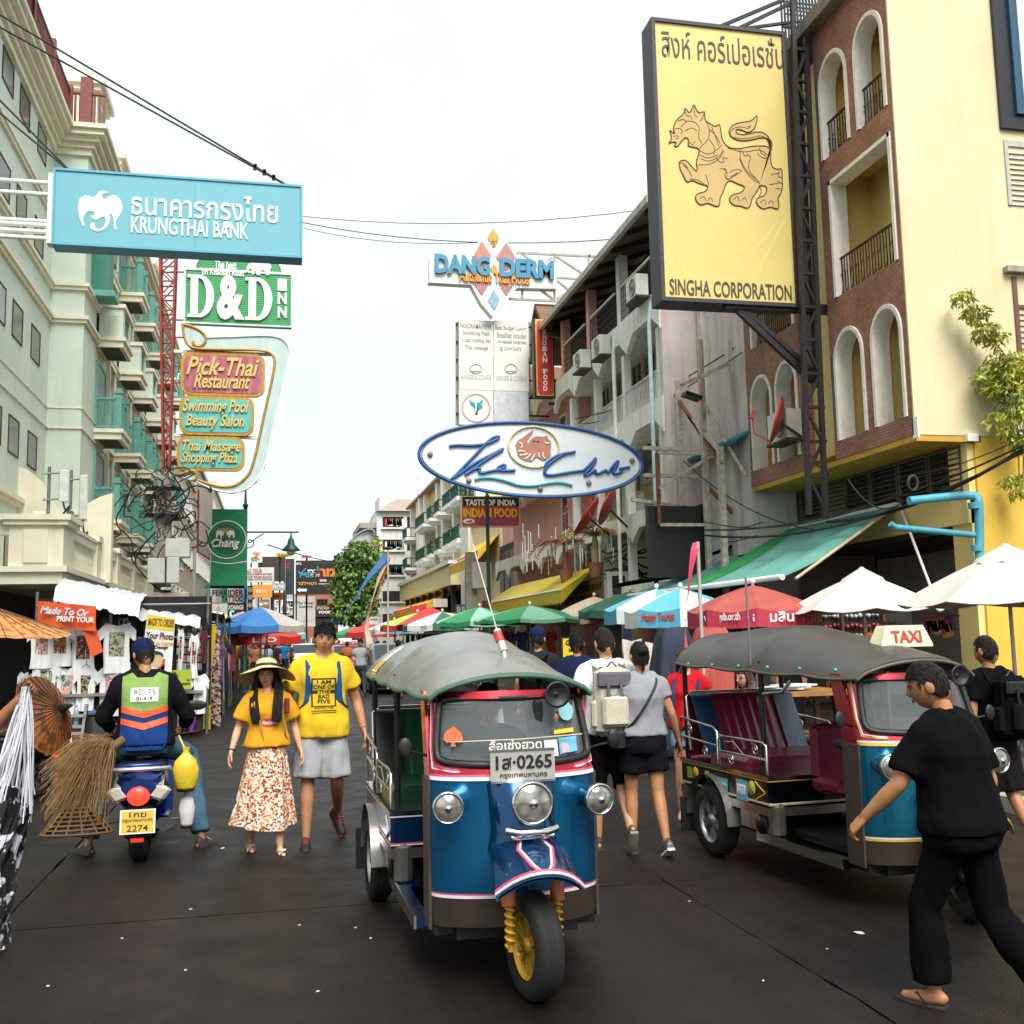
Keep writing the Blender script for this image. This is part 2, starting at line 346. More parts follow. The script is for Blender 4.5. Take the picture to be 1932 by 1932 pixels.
# balconies
cols = [(34.5,36.3),(38.9,40.5),(42.65,44.3),(47.1,48.8),(51.5,53.1),(56,57.6)]
def balcony(y0,y1,zd,kind):
 X1 = -4.75
 b = MB().bx(XF-.05,X1,y0,y1,zd-.32,zd).bx(XF-.05,X1+.07,y0-.07,y1+.07,zd-.12,zd+.003).build('balcony',CREAM,hotel)
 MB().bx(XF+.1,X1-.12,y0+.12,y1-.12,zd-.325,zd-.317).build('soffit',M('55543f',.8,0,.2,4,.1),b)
 MB().bx(XF,XF+.05,y0+.15,y1-.15,zd,zd+2.1).build('balcony_door',M('39403a',.4,0,.2,4,0),b)
 MB().bx(XF,XF+.07,y0+.02,y0+.15,zd,zd+2.2).bx(XF,XF+.07,y1-.15,y1-.02,zd,zd+2.2).bx(XF,XF+.07,y0+.15,y1-.15,zd+2.1,zd+2.2).build('door_frame',TEAL,b)
 if kind == 'solid':
  MB().bx(XF,X1-.02,y0+.02,y0+.16,zd,zd+.95).bx(X1-.16,X1-.02,y0+.16,y0+.4,zd,zd+.95).build('parapet',MINT,b); MB().bx(X1-.16,X1-.02,y1-.3,y1-.02,zd,zd+.95).build('parapet',MINT,b)
  MB().bx(XF,X1+.05,y0-.04,y0+.22,zd+.95,zd+1.08).bx(X1-.2,X1+.05,y0+.22,y1+.04,zd+.95,zd+1.08).build('parapet_cap',CREAM,b)
  MB().bx(XF,X1-.015,y0+.012,y0+.018,zd+.68,zd+.7).build('parapet_line',CREAM,b)
  lat(frameL(X1-.1,y0+.42,zd+.06),y1-y0-.74,.86,b)
 else:
  for (x,y) in ((X1-.1,y0+.1),(X1-.1,y1-.1)):
   MB().bx(x-.09,x+.09,y-.09,y+.09,zd,zd+1.32).bx(x-.12,x+.12,y-.12,y+.12,zd+1.14,zd+1.2).build('post',TEAL,b)
  MB().bx(X1-.15,X1-.05,(y0+y1)/2-.06,(y0+y1)/2+.06,zd,zd+1.1).build('post',TEAL,b)
  lat(frameL(X1-.1,y0+.2,zd+.06),(y1-y0)/2-.27,.98,b); lat(frameL(X1-.1,(y0+y1)/2+.07,zd+.06),(y1-y0)/2-.27,.98,b)
  lat(frameY(XF,y0+.1,zd+.06),X1-.2-XF,.98,b)
def lat(F,w,h,parent):
 """lattice panel of crossed slats in a frame"""
 m = MB(F); m.bx(0,w,0,.07,-.03,.03).bx(0,w,h-.09,h,-.04,.04).bx(0,.05,.07,h-.09,-.03,.03).bx(w-.05,w,.07,h-.09,-.03,.03)
 H = h-.16; s = .105; c = -H
 while c < w:
  for d in (1,-1):
   a0 = max(0,c) ; a1 = min(w,c+H)
   if a1-a0 > .03:
    y0,y1 = (a0-c,a1-c) if d > 0 else (H-(a0-c),H-(a1-c))
    m.beam(V((a0,.07+y0,.012*d)),V((a1,.07+y1,.012*d)),.026,.012)
  c += s
 return m.build('lattice_panel',TEAL,parent)
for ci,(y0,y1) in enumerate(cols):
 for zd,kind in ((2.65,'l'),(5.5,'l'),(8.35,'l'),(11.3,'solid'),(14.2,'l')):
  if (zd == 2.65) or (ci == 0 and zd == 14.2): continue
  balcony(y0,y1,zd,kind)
for ci in range(5):
 y = cols[ci][1]+.5
 for zz in (6,8.9,11.8,14.7):
  MB().bx(XF,XF+.06,y,y+1.1,zz,zz+1.9).build('tall_window',M('47524a',.3,0,.2,3,0),hotel)
  MB().bx(XF,XF+.12,y-.12,y,zz-.1,zz+2.05).bx(XF,XF+.12,y+1.1,y+1.22,zz-.1,zz+2.05).bx(XF,XF+.14,y-.12,y+1.22,zz+2.05,zz+2.18).build('window_surround',CREAM,hotel)
# first-floor terrace in cream with balustrade over dark shops
XT = -4.42
ter = thing('hotel_terrace','cream stucco terrace with panelled corner pier and balustrade above the shops','terrace',(-5.4,30,0))
MB().bx(-8,XT,24,41,2.95,3.25).bx(-8,XT+.1,23.9,41.1,3.2,3.32).build('terrace_slab',CREAM,ter)
m = MB(); m.bx(-5.5,XT,24,25.2,3.25,4.2); m.bx(-5.6,XT+.1,23.9,25.3,4.2,4.3); m.bx(-5.66,XT+.16,23.84,25.36,4.301,4.42); m.bx(-5.2,XT-.3,23.95,24,3.4,4.1); m.build('corner_pier',CREAM,ter)
MB().bx(-8,-5.5,24.05,24.35,4.0,4.28).bx(-8,-5.5,24.0,24.4,4.281,4.36).build('handrail',CREAM,ter)
for y0 in (25.4,29,32.6,36.2):
 MB().bx(XT-.3,XT,y0+3,y0+3.55,3.25,4.25).bx(XT-.36,XT+.06,y0+2.94,y0+3.6,4.25,4.4).build('pier',CREAM,ter)
 MB().bx(XT-.25,XT-.03,y0-.1,y0+3,4.02,4.2).bx(XT-.28,XT,y0-.1,y0+3,4.201,4.28).build('handrail',CREAM,ter)
 for k in range(13):
  MB().lathe([(.05,3.32),(.05,3.4),(.03,3.46),(.075,3.62),(.07,3.72),(.03,3.86),(.05,3.95),(.05,4.02)],8,Matrix.Translation((XT-.14,y0+.12+k*.22,0))).build('baluster',CREAM,ter)
# tall stucco buttress behind the terrace
bt = [(0,3.25),(2.4,3.25),(2.4,6.3),(2.1,6.2),(1.75,5.9),(1.5,5.4),(1.3,5.1),(.8,5.2),(.3,5.5),(0,5.6)]
MB().prism([(2.4-a,b) for a,b in bt],0,.35,frameY(-6.6,29.5,0)).build('buttress',CREAM,ter)
MB().bx(-5.02,-5.0,27.5,28.4,4.3,5.0).build('green_shutter',TEALD,ter)
MB().bx(-8.0,-6.3,24,58,0,2.95).build('shop_front_shade',SHADEY,ter)  # solid near-black block stands for the shaded depth of the shops
for y in (24.3,31,38,45,52): MB().bx(-6.32,-5.9,y,y+.5,.1,2.95).build('shop_column',CREAM,ter)
# small awnings / shop signs in the dark arcade
for y,c in ((33,'b03a2a'),(39.5,'31557a'),(46.5,'c7a43a')): MB().bx(-6.31,-6.26,y,y+4,2.1,2.8).build('shop_sign',M(c),ter)
# antennas on the terrace
def antenna(x,y,z,h,label):
 a = thing('cell_antenna',label,'antenna',(x,y,z),group='grey panel antennas on the terrace')
 MB().tube([(x,y,z),(x,y,z+h)],.035,8).build('mast',STEEL,a)
 MB().box((x+.32,y-.05,z+h*.62),(.2,.12,h*.62),None,.02).build('panel',M('cfd2d0',.5),a)
 MB().tube([(x-.1,y-.08,z+h*.35),(x+.3,y-.05,z+h*.38)],.025,6).tube([(x-.1,y-.08,z+h*.85),(x+.3,y-.05,z+h*.88)],.025,6).build('bracket',STEEL,a)
 MB().tube(chaikin([(x+.3,y-.08,z+.35*h),(x+.38,y-.1,z+.1),(x+.5,y-.12,z+.35),(x+.2,y-.1,z-.1)],2),.022,5).build('cable',WIRE,a)
p = P(85,1035,Y=24.4); antenna(p.x,24.6,4.4,1.15,'grey panel antenna on a mast atop the terrace pier beside white radio boxes')
antenna(P(132,1000,Y=29.2).x,29.2,4.3,1.9,'tall grey panel antenna against the curved stucco buttress')
antenna(P(180,1010,Y=30.5).x,30.6,4.1,1.6,'grey panel antenna below the lattice balconies nearest the terrace')
for k,dx in enumerate((0,.36)):
 b = P(60+k*14,985,Y=24.6); o = MB().box((b.x,24.6,b.z-.15),(.28,.22,.75 if k else .55),None,.03).bx(b.x-.03,b.x+.03,24.55,24.65,4.36,b.z-.4).build('radio_box',M('d6d6d0',.5))
 tag(o,('smaller' if k == 0 else 'larger')+' white radio equipment box on the terrace pier','equipment box')
# far left buildings
def block(name,label,x0,x1,y0,y1,h,mat,floors,fwin='L',wcol=PANE,wm=None,wy=1.4,gap=2.6,z0=3.6,fh=3.1,roofm=None):
 b = thing(name,label,'building',((x0+x1)/2,(y0+y1)/2,0))
 MB().bx(x0,x1,y0,y1,0,h).build('wall',mat,b); MB().bx(x0-.15,x1+.15,y0-.15,y1+.15,h,h+.35).build('parapet',roofm or mat,b)
 F = frameL(x1,0,0) if fwin == 'L' else frameR(x0,0,0)
 for k in range(floors):
  zz = z0+k*fh; y = y0+.8
  while y+wy < y1:
   u = y if fwin == 'L' else -y-wy
   window(b,F,u,zz,u+wy,zz+1.4,wm or WHITEP,wcol,.07,2,1,.08,CONC); y += gap
 return b
block('shop_house','weathered cream shophouse beyond the green hotel on the left',-16,-5.7,61,78,12.3,M('b9ad95',.8,0,.15,2,.1,streak=.5),3)
block('shop_house','grey narrow shophouse farther down the left side',-16,-5.6,78.5,96,14.5,M('a7a7a0',.8,0,.15,2,.1,streak=.5),3)
block('shop_house','tan shophouse with rooftop clutter at the far left',-16,-5.5,96.5,124,15.5,M('c2b6a0',.8,0,.15,2,.1,streak=.4),4)
block('shop_house','grey-brown concrete shophouse before the far billboards on the left',-16,-5.2,124.5,148,12,M('8d857a',.8,0,.2,2,.1,streak=.5),3)  # grey-brown wall colour with streaks
# ================================================================== right side of the street
def brick_mat():
 m = bpy.data.materials.new('brick_facing'); m.use_nodes = True; nt = m.node_tree; N = nt.nodes; L = nt.links; b = N['Principled BSDF']
 tc = N.new('ShaderNodeTexCoord'); sx = N.new('ShaderNodeSeparateXYZ'); cx = N.new('ShaderNodeCombineXYZ')
 L.new(tc.outputs['Object'],sx.inputs[0]); L.new(sx.outputs['Y'],cx.inputs['X']); L.new(sx.outputs['Z'],cx.inputs['Y'])
 br = N.new('ShaderNodeTexBrick'); br.inputs['Scale'].default_value = 1; br.inputs['Brick Width'].default_value = .11; br.inputs['Row Height'].default_value = .052
 br.inputs['Mortar Size'].default_value = .005; br.inputs['Color1'].default_value = (*lin('ac8470'),1); br.inputs['Color2'].default_value = (*lin('966f5f'),1); br.inputs['Mortar'].default_value = (*lin('6a5044'),1)
 L.new(cx.outputs[0],br.inputs['Vector'])
 n = N.new('ShaderNodeTexNoise'); n.inputs['Scale'].default_value = 1.3; n.inputs['Detail'].default_value = 6; L.new(tc.outputs['Object'],n.inputs['Vector'])
 r = N.new('ShaderNodeValToRGB'); r.color_ramp.elements[0].position = .3; r.color_ramp.elements[1].position = .75; r.color_ramp.elements[0].color = (.7,.62,.6,1); r.color_ramp.elements[1].color = (1.2,1.05,.95,1); L.new(n.outputs['Fac'],r.inputs[0])
 mm = N.new('ShaderNodeMix'); mm.data_type = 'RGBA'; mm.blend_type = 'MULTIPLY'; mm.inputs[0].default_value = 1; L.new(br.outputs['Color'],mm.inputs[6]); L.new(r.outputs[0],mm.inputs[7])
 L.new(mm.outputs[2],b.inputs['Base Color']); b.inputs['Roughness'].default_value = .75
 bp = N.new('ShaderNodeBump'); bp.invert = True; bp.inputs['Strength'].default_value = .5; bp.inputs['Distance'].default_value = .008; L.new(br.outputs['Fac'],bp.inputs['Height']); L.new(bp.outputs[0],b.inputs['Normal'])
 return m
BRICK = brick_mat()
YEL = M('ecd48a',.75,0,.1,.8,.08,streak=.3,stain='c9a24a'); YELP = M('d9cca6',.75,0,.1,.9,.1,streak=.45,stain='c9b27a'); YELD = M('e2b947',.75,0,.14,1,.08,streak=.35,stain='b8873a')
TRIM = M('efebe0',.7,0,.1,6,.1,streak=.35,stain='857a66'); IRON = M('4a3d38',.6,.3,.2,10,.1); PEEL = M('d6cbc9',.85,0,.16,1.1,.2,streak=.75,stain='8d6a66')
WB = M('eeeee8',.8,0,.1,1.6,.12,streak=.6,stain='6e675c')
def arched_row(F,u0,u1,v0,v1,ops,mat,parent,d=.28,trim=None):
 """one storey band of wall with openings: (a, b, sill, head, arched)"""
 segs = 12
 m = MB(F); cur = u0
 for a,b,s,h,arch in ops:
  m.bx(cur,a,v0,v1,-d,0); cur = b
  if s > v0+.01: m.bx(a,b,v0,s,-d,0)
  r = (b-a)/2; sp = h-r*1.15 if arch else h
  cv = [(a+r-r*math.cos(math.pi*k/segs),sp+1.15*r*math.sin(math.pi*k/segs)) for k in range(segs+1)] if arch else [(a,h),(b,h)]
  for k in range(len(cv)-1):
   p,q = cv[k],cv[k+1]; m.prism([p,q,(q[0],v1),(p[0],v1)],-d,0)
  if trim:
   t = MB(F); path = [(a,s)]+cv+[(b,s)]; tw = .075
   for k in range(len(path)-1):
    p,q = V((*path[k],0)),V((*path[k+1],0)); dd = (q-p).normalized(); nn = V((dd.y,-dd.x,0))*tw
    t.add([p+V((0,0,-d-.02)),q+V((0,0,-d-.02)),q+V((0,0,.03)),p+V((0,0,.03)),p+nn+V((0,0,-d-.02)),q+nn+V((0,0,-d-.02)),q+nn+V((0,0,.03)),p+nn+V((0,0,.03))],[(0,1,2,3),(7,6,5,4),(3,2,6,7),(0,4,5,1)],False)
   t.build('opening_trim',trim,parent,fixn=True)
 m.bx(cur,u1,v0,v1,-d,0)
 return m.build('brick_band',mat,parent)
def iron_rail(F,u0,u1,v0,v1,w,parent):
 m = MB(F); n = int((u1-u0)/.09)
 m.bx(u0,u1,v1-.03,v1,w-.02,w+.02).bx(u0,u1,v0,v0+.025,w-.012,w+.012)
 for k in range(n+1): u = u0+(u1-u0)*k/n; m.bx(u-.008,u+.008,v0,v1,w-.008,w+.008)
 k = 0; u = u0+.09; vm = (v0+v1)/2
 while u < u1-.05:
  m.tube([F_ for F_ in [(u-.06,vm,w+.01),(u,vm+.07,w+.01),(u+.06,vm,w+.01),(u,vm-.07,w+.01),(u-.06,vm,w+.01)]],.008,4)
  m.tube([(u-.05,v0+.03,w+.01),(u,v0+.13,w+.01),(u+.05,v0+.03,w+.01)],.008,4); u += .18
 return m.build('iron_railing',IRON,parent)
brk = thing('brick_apartment_building','brown brick and yellow apartment building with arched white-trimmed balconies','building',(12,18,0))
FR = frameR(10,0,0)
for (ya,yb) in ((17.42,14.97),(20.95,18.58)):
 u0,u1 = -ya,-yb; L1 = (-(ya-.15),-(ya-1.15)); R1 = (-(yb+1.06),-(yb+.12))
 arched_row(FR,u0,u1,4.72,7.35,[(L1[0],L1[1],5.05,7.04,True),(R1[0],R1[1],5.05,7.06,True)],BRICK,brk,trim=TRIM)
 arched_row(FR,u0,u1,7.35,10.1,[(u0+.32,u1-.1,7.68,9.9,False)],BRICK,brk,trim=TRIM)
 arched_row(FR,u0,u1,10.1,12.95,[(L1[0],L1[1],10.38,12.3,True),(R1[0],R1[1],10.38,12.3,True)],BRICK,brk,trim=TRIM)
 for a,b,z in ((L1[0],L1[1],10.38),(R1[0],R1[1],10.38),(u0+.32,u1-.1,7.68)): iron_rail(FR,a+.02,b-.02,z,z+.74,-.1,brk)
 for z in (4.72,7.45,10.15): MB().bx(10.03,11.3,yb+.03,ya,z,z+.14).build('balcony_floor',YEL,brk)
 MB().bx(10.95,11.15,yb+.04,ya,4.86,12.9).build('inner_wall',YEL,brk)
 for z_ in ((4.86,7.35),(10.3,12.9)): MB(FR).bx(L1[1]+.02,R1[0]-.02,*z_,-.95,-.29).build('balcony_partition',YEL,brk)
 MB().bx(10.28,10.95,ya-.12,ya-.02,4.86,12.9).build('end_wall',YEL,brk)
 Fi = frameR(10.95,0,0)
 window(brk,Fi,R1[0]-.05,5.75,R1[1]+.02,7.0,M('cfc6b4',.6),PANE,.06,2,3,.05,TRIM)
 for uu,z,hh in ((u1-1.15,7.6,2.0),(R1[0]-.05,10.3,1.95)):
  dd = MB(Fi).bx(uu,uu+.95,z,z+hh-.6,0,.04).build('balcony_door',M('d8d4cc',.6),brk)
  MB(Fi).bx(uu,uu+.95,z+hh-.58,z+hh,0,.03).build('transom',PANE,dd)
  MB(Fi).bx(uu+.1,uu+.85,z+.3,z+1.2,.04,.06).build('door_panel',M('e3e0d8',.6),dd)
# yellow strip between the bays, slab bottom, roof edge and side wall
MB().bx(10.25,10.6,17.42,18.58,4.9,12.7).build('recessed_wall',YEL,brk)
MB().bx(10.01,11.2,14.95,20.94,4.62,4.715).build('overhang_soffit',M('c99a3c',.8,0,.2,2,.1,streak=.4),brk)
MB().bx(9.75,20,14.85,21.05,12.955,13.2).build('roof_slab',M('7d7265',.8,0,.2,4,.2,streak=.5),brk)
MB().bx(10.004,20,14.94,15.2,4.722,12.95).build('side_wall',YELP,brk)
MB().bx(11.08,20,14.95,15.2,0,4.72).build('side_wall',YELD,brk)
MB().bx(10.96,11.08,15.0,15.5,0,4.62).build('corner_pier',YEL,brk)
MB().bx(10.9,11.1,14.86,15.02,4.62,4.75).bx(10.0,10.03,14.86,15.0,4.66,5.0).build('drip_edge',TRIM,brk)
# louvre strip on the first floor
Fl = frameR(10.97,0,0)
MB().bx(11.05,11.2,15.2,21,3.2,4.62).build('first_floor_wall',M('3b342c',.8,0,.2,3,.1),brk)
MB().bx(10.9,11.05,15.0,20.7,3.3,3.8).build('beam',YEL,brk)
yy = 15.15
for i in range(6):
 y0,y1 = yy+i*.92,yy+i*.92+.88
 fr = MB(Fl).bx(-y1,-y1+.04,3.82,4.6,-.05,.03).bx(-y0-.04,-y0,3.82,4.6,-.05,.03).bx(-y1+.04,-y0-.04,4.56,4.6,-.05,.03).build('louvre_window',M('5b5348',.5),brk)
 for k in range(8):
  MB(Fl).box((-(y0+y1)/2,3.9+k*.088,0),(.8,.085,.008),Matrix.Rotation(math.radians(-32 if i in (0,3,4) else -75),4,'X')).build('slat',M('7d756a' if i % 3 else '4a443c',.4,0,.2,4,0),fr)
# side wall openings
Fs = frameY(0,14.97,0)
MB(Fs).bx(12.0,14.5,10.05,13.2,-.05,.1).build('dark_window_frame',M('1b2028',.4),brk)
MB(Fs).bx(12.28,14.2,10.3,13.1,.1,.16).build('blue_window_frame',M('24506a',.4),brk)
MB(Fs).bx(12.42,14.0,10.42,13.0,.16,.18).build('window_pane',M('dfeaee',.1,0,.05),brk)
sh = MB(Fs).bx(12.05,12.12,8.7,9.85,-.04,.06).bx(12.12,14,9.75,9.85,-.04,.06).build('louvre_shutter',M('b5b1aa',.5),brk)
for k in range(11): MB(Fs).box((13.05,8.74+k*.092,.02),(1.85,.1,.012),Matrix.Rotation(math.radians(-40),4,'X')).build('slat',M('bdbab4',.5),sh)
MB(Fs).bx(11.85,14,7.5,7.6,0,.16).build('window_hood',CONC,brk)
sh = MB(Fs).bx(12.0,12.08,6.0,7.45,-.04,.06).bx(12.08,14,6.9,6.96,-.04,.06).build('brown_window',M('6b4a38',.6),brk)
MB(Fs).bx(12.08,14,6.96,7.45,0,.02).build('pane',M('a89c98',.3),sh)
for k in range(9): MB(Fs).box((13.04,6.05+k*.098,.02),(1.9,.1,.012),Matrix.Rotation(math.radians(-40),4,'X')).build('slat',M('a7a29c',.5),sh)
# ground floor of the brick building: dark shop with signs
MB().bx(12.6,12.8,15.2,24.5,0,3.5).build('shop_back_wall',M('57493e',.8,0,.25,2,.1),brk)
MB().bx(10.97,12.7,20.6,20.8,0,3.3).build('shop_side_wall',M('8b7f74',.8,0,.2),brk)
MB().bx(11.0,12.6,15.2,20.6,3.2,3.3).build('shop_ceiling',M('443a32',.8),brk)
MB(frameY(11.9,15.9,0)).box((0,2.45,0),(.09,1.4,.06),Matrix.Rotation(.12,4,'Z')).build('red_post',M('5d2a22',.7),brk)
MB(frameR(12.6,0,0)).bx(-20.4,-15.3,.9,3.1,0,.06).build('pale_partition',M('a3978c',.8,0,.15,2,.1),brk)
lettering('27',frameR(12.54,0,0),-17.4,2.55,-17.05,2.9,BLACKP,brk)
# little shrine plaques on the yellow wall
for k,(x,c,h) in enumerate(((11.35,'8a5a2a',.42),(11.62,'3a2a20',.52),(11.9,'a0512c',.34))):
 z = P(1790,1065,Y=14.94).z
 o = MB(Fs).prism([(x-.1,z-h/2),(x+.1,z-h/2),(x+.1,z+h/2-.05),(x,z+h/2),(x-.1,z+h/2-.05)],.02,.06).build('wall_plaque',M(c,.6)); tag(o,['brown metal plaque on the yellow wall, nearest the shop','dark pointed plaque between two brown ones on the yellow wall','orange-brown plaque on the yellow wall beside the blue pipe'][k],'plaque')
# blue drain pipe
pp = [P(1715,945,Y=14.8),P(1840,932,Y=14.8),P(1848,945,Y=14.75),P(1848,1105,Y=14.75)]
pt = thing('drain_pipe','sky blue plastic drain pipe elbowing down the yellow wall','pipe',pp[3])
BLUEP = M('4c9bb0',.45,0,.15,5,.05)
MB().tube(chaikin(pp,2),.07,10).build('pipe_run',BLUEP,pt)
MB().tube([P(1680,988,Y=14.85),P(1690,995,Y=14.85),P(1845,1010,Y=14.78)],.05,8).build('branch_pipe',BLUEP,pt)
for z in (P(1848,960,Y=14.75).z,P(1848,1040,Y=14.75).z): MB().lathe([(.085,0),(.085,.1)],10,Matrix.Translation((pp[3].x,14.75,z)),True,True).build('collar',BLUEP,pt)
# air conditioner and dish on the brick front
def ac_unit(F,u,v,label,s=1.0,group='wall air conditioners'):
 a = thing('air_conditioner',label,'air conditioner',F @ V((u,v,0)),group=group)
 MB(F).bx(u,u+.8*s,v,v+.58*s,.02,.34).build('casing',M('d8d8d2',.5,0,.08,4,0,streak=.3),a)
 MB(F @ Matrix.Translation((u+.52*s,v+.29*s,.34))).lathe([(.24*s,0),(.24*s,.02),(.21*s,.03),(.2*s,.01),(.05*s,.012),(.05*s,.04),(.001,.045)],20).build('fan_grille',M('8a8782',.5),a)
 MB(F).bx(u-.05,u+.85*s,v-.05,v,0,.36).build('bracket',IRON,a)
 return a
ac_unit(frameR(9.98,0,0),-19.35,5.35,'white air conditioner in the brick arch behind the red satellite dish')
def dish(c,aim,r,label,arm):
 d = thing('satellite_dish',label,'satellite dish',c,group='red satellite dishes')
 T = Matrix.Translation(c) @ V(aim).to_track_quat('Z','Y').to_matrix().to_4x4()
 RED = M('b03a2c',.5,0,.2,10,.05)
 MB(T).lathe([(.001,-.17*r),(.3*r,-.15*r),(.6*r,-.1*r),(.85*r,-.03*r),(r,.05*r),(r+.01,.05*r),(.85*r,-.05*r),(.6*r,-.125*r),(.3*r,-.175*r),(.001,-.2*r)],24).build('reflector',RED,d)
 MB(T).tube([(0,-r*.9,0),(0,-r*.7,r*.75),(0,-.08,r*.95)],.018,6).box((0,0,r*.97),(.08,.16,.08)).build('feed_arm',RED,d)
 MB().tube([c,V(arm)],.03,8).build('mount',IRON,d)
c = P(1466,793,X=9.4); dish(c,(-.86,.42,.3),.48,'red satellite dish fixed on the brick building arch',c+V((.6,.05,-.35)))
# ------------------------------------------------------------------ peeling pale building between
pe = thing('peeling_building','pale lilac concrete building with peeling, stained paint beside the brick one','building',(12,23,0))
MB().bx(10,16,21.0,25.6,0,11.2).build('wall',PEEL,pe); MB().bx(9.9,16,20.98,25.7,11.2,11.5).build('parapet',CONC,pe)
for y in (21.6,23.1): MB().bx(9.9,10,y,y+.22,3,11.0).build('pilaster',M('d3c9c2',.8,0,.15,2,.1,streak=.6),pe)
window(pe,frameR(10,0,0),-25.2,6.2,-24.2,7.6,WHITEP,PANE,.07,2,2)
o = MB();
for k in range(24): yk = 21.05+k*.105; o.tube([(10.02,yk,5.95),(9.6,yk,5.72)],.06,6)
tag(o.build('blue_canopy_roof',M('2f7f8f',.5,0,.15,6,.1)),'small blue corrugated canopy on the peeling wall','canopy')
MB().bx(9.9,10,20.9,23.6,.1,3.3).build('shop_front_shade',SHADEY,pe); MB().bx(9.86,9.9,21.2,23.3,2.5,3.0).build('shop_sign',M('5a3a2a',.7),pe)  # near-black sheet paints the dim shop interior over the wall
# rusty scaffold frame in front of it
sc_ = thing('sign_scaffold','old white and rusty steel scaffold frame standing before the peeling wall','scaffold',(9,21.5,0))
SCM = M('c7beb0',.7,.1,.35,10,.2,streak=.8,stain='8a4f2a')
for x,y,z0,z1 in ((9.3,21.8,2.6,8.2),(9.3,20.95,2.2,5.6),(9.3,23.2,2.6,7.6)): MB().bx(x-.06,x+.06,y-.06,y+.06,z0,z1).build('post',SCM,sc_)
for a,b in (((9.3,20.9,5.2),(9.3,23.4,7.3)),((8.2,21.8,4.0),(9.9,21.8,4.0)),((8.2,21.8,5.6),(9.9,21.8,5.6)),((8.2,21.8,4.8),(9.9,21.8,5.8)),((9.9,21.3,7.6),(8.6,21.3,7.0)),((9.3,21.8,6.8),(9.95,21.1,5.0)),((8.2,21.85,5.6),(8.2,21.85,4.0)),((9.3,21.8,4.9),(9.98,21.8,4.2)),((9.3,22.6,6.6),(9.3,20.95,5.5))):
 MB().beam(a,b,.07).build('brace',SCM if random.random() < .6 else RUST,sc_)
# ------------------------------------------------------------------ white balcony building
wb = thing('balcony_apartment_building','stained white apartment building with scalloped balcony fronts and mesh-railed top gallery','building',(11,29,0))
PINK = M('dca79a',.75,0,.12,1.5,.08,streak=.3,stain='9a6a5c')
Y0,Y1 = 23.5,33.5
MB().bx(10.3,16,Y0,Y1,0,11.2).build('inner_wall',M('d8d6c8',.8,0,.08,2,.08,streak=.3),wb)
MB().bx(9.05,10.32,Y0-.015,Y0+.15,3.02,9.93).build('end_wall',PEEL,wb)
def fascia(y0,y1,zt,zb,n,x=9.0,parent=wb,mat=WB):
 """scalloped balcony front"""
 m = MB(frameR(x,0,0)); L = (y1-y0)/n
 for k in range(n):
  a = -(y0+(k+1)*L); b = -(y0+k*L); h = zt-zb
  m.prism([(a,zt),(a,zb-.12),(a+.12,zb),(a+.3,zb+.1),(a+.55,zb+.36*h),(b-.55,zb+.36*h),(b-.3,zb+.1),(b-.12,zb),(b,zb-.12),(b,zt)][::-1],-.14,0)
 m.build('balcony_front',mat,parent,fixn=True)
for zt,zb in ((9.95,9.1),(7.3,6.55),(4.75,4.1)):
 fascia(Y0,Y1,zt,zb,4)
 MB().bx(9.14,10.3,Y0,Y1,zt-.35,zt-.2).build('balcony_slab',WB,wb)
MB().bx(9.0,9.3,Y0,Y1,2.6,3.0).build('ledge',WB,wb)
for y in (Y0+.35,Y0+3.0,Y0+5.6,Y0+8.2):
 MB().bx(9.1,9.3,y,y+.2,3.0,9.1).build('column',WB,wb)
for y in (Y0+.3,Y0+3,Y0+5.9,Y0+8.8):
 MB().bx(9.05,9.3,y,y+.28,9.95,11.9).build('gallery_post',PINK if y > 28 else WB,wb)
WRAIL = M('d9d9d4',.5,0,.1,5,.05)
FW = frameR(9.08,0,0)
for k in range(3): rail(FW,-(Y0+3+k*2.6-.1),-(Y0+.55+k*2.6),7.3,8.05,0,WRAIL,wb,.1,.009,'railing',.02)
MESHM = M('4a4a46',.6,.4,.3,20,.2)
for k in range(3):
 a,b = -(Y0+2.95+k*2.9),-(Y0+.6+k*2.9)
 m = MB(FW)
 for i in range(15): m.beam((a+(b-a)*i/14,10.0,0),(a+(b-a)*i/14,10.95,0),.012)
 for j in range(5): m.beam((a,10.1+j*.19,0),(b,10.1+j*.19,0),.012)
 m.build('mesh_rail',MESHM,wb); MB(FW).bx(a,b,10.95,11.0,-.03,.03).bx(a,b,9.96,10.01,-.03,.03).build('rail_bar',WRAIL,wb)
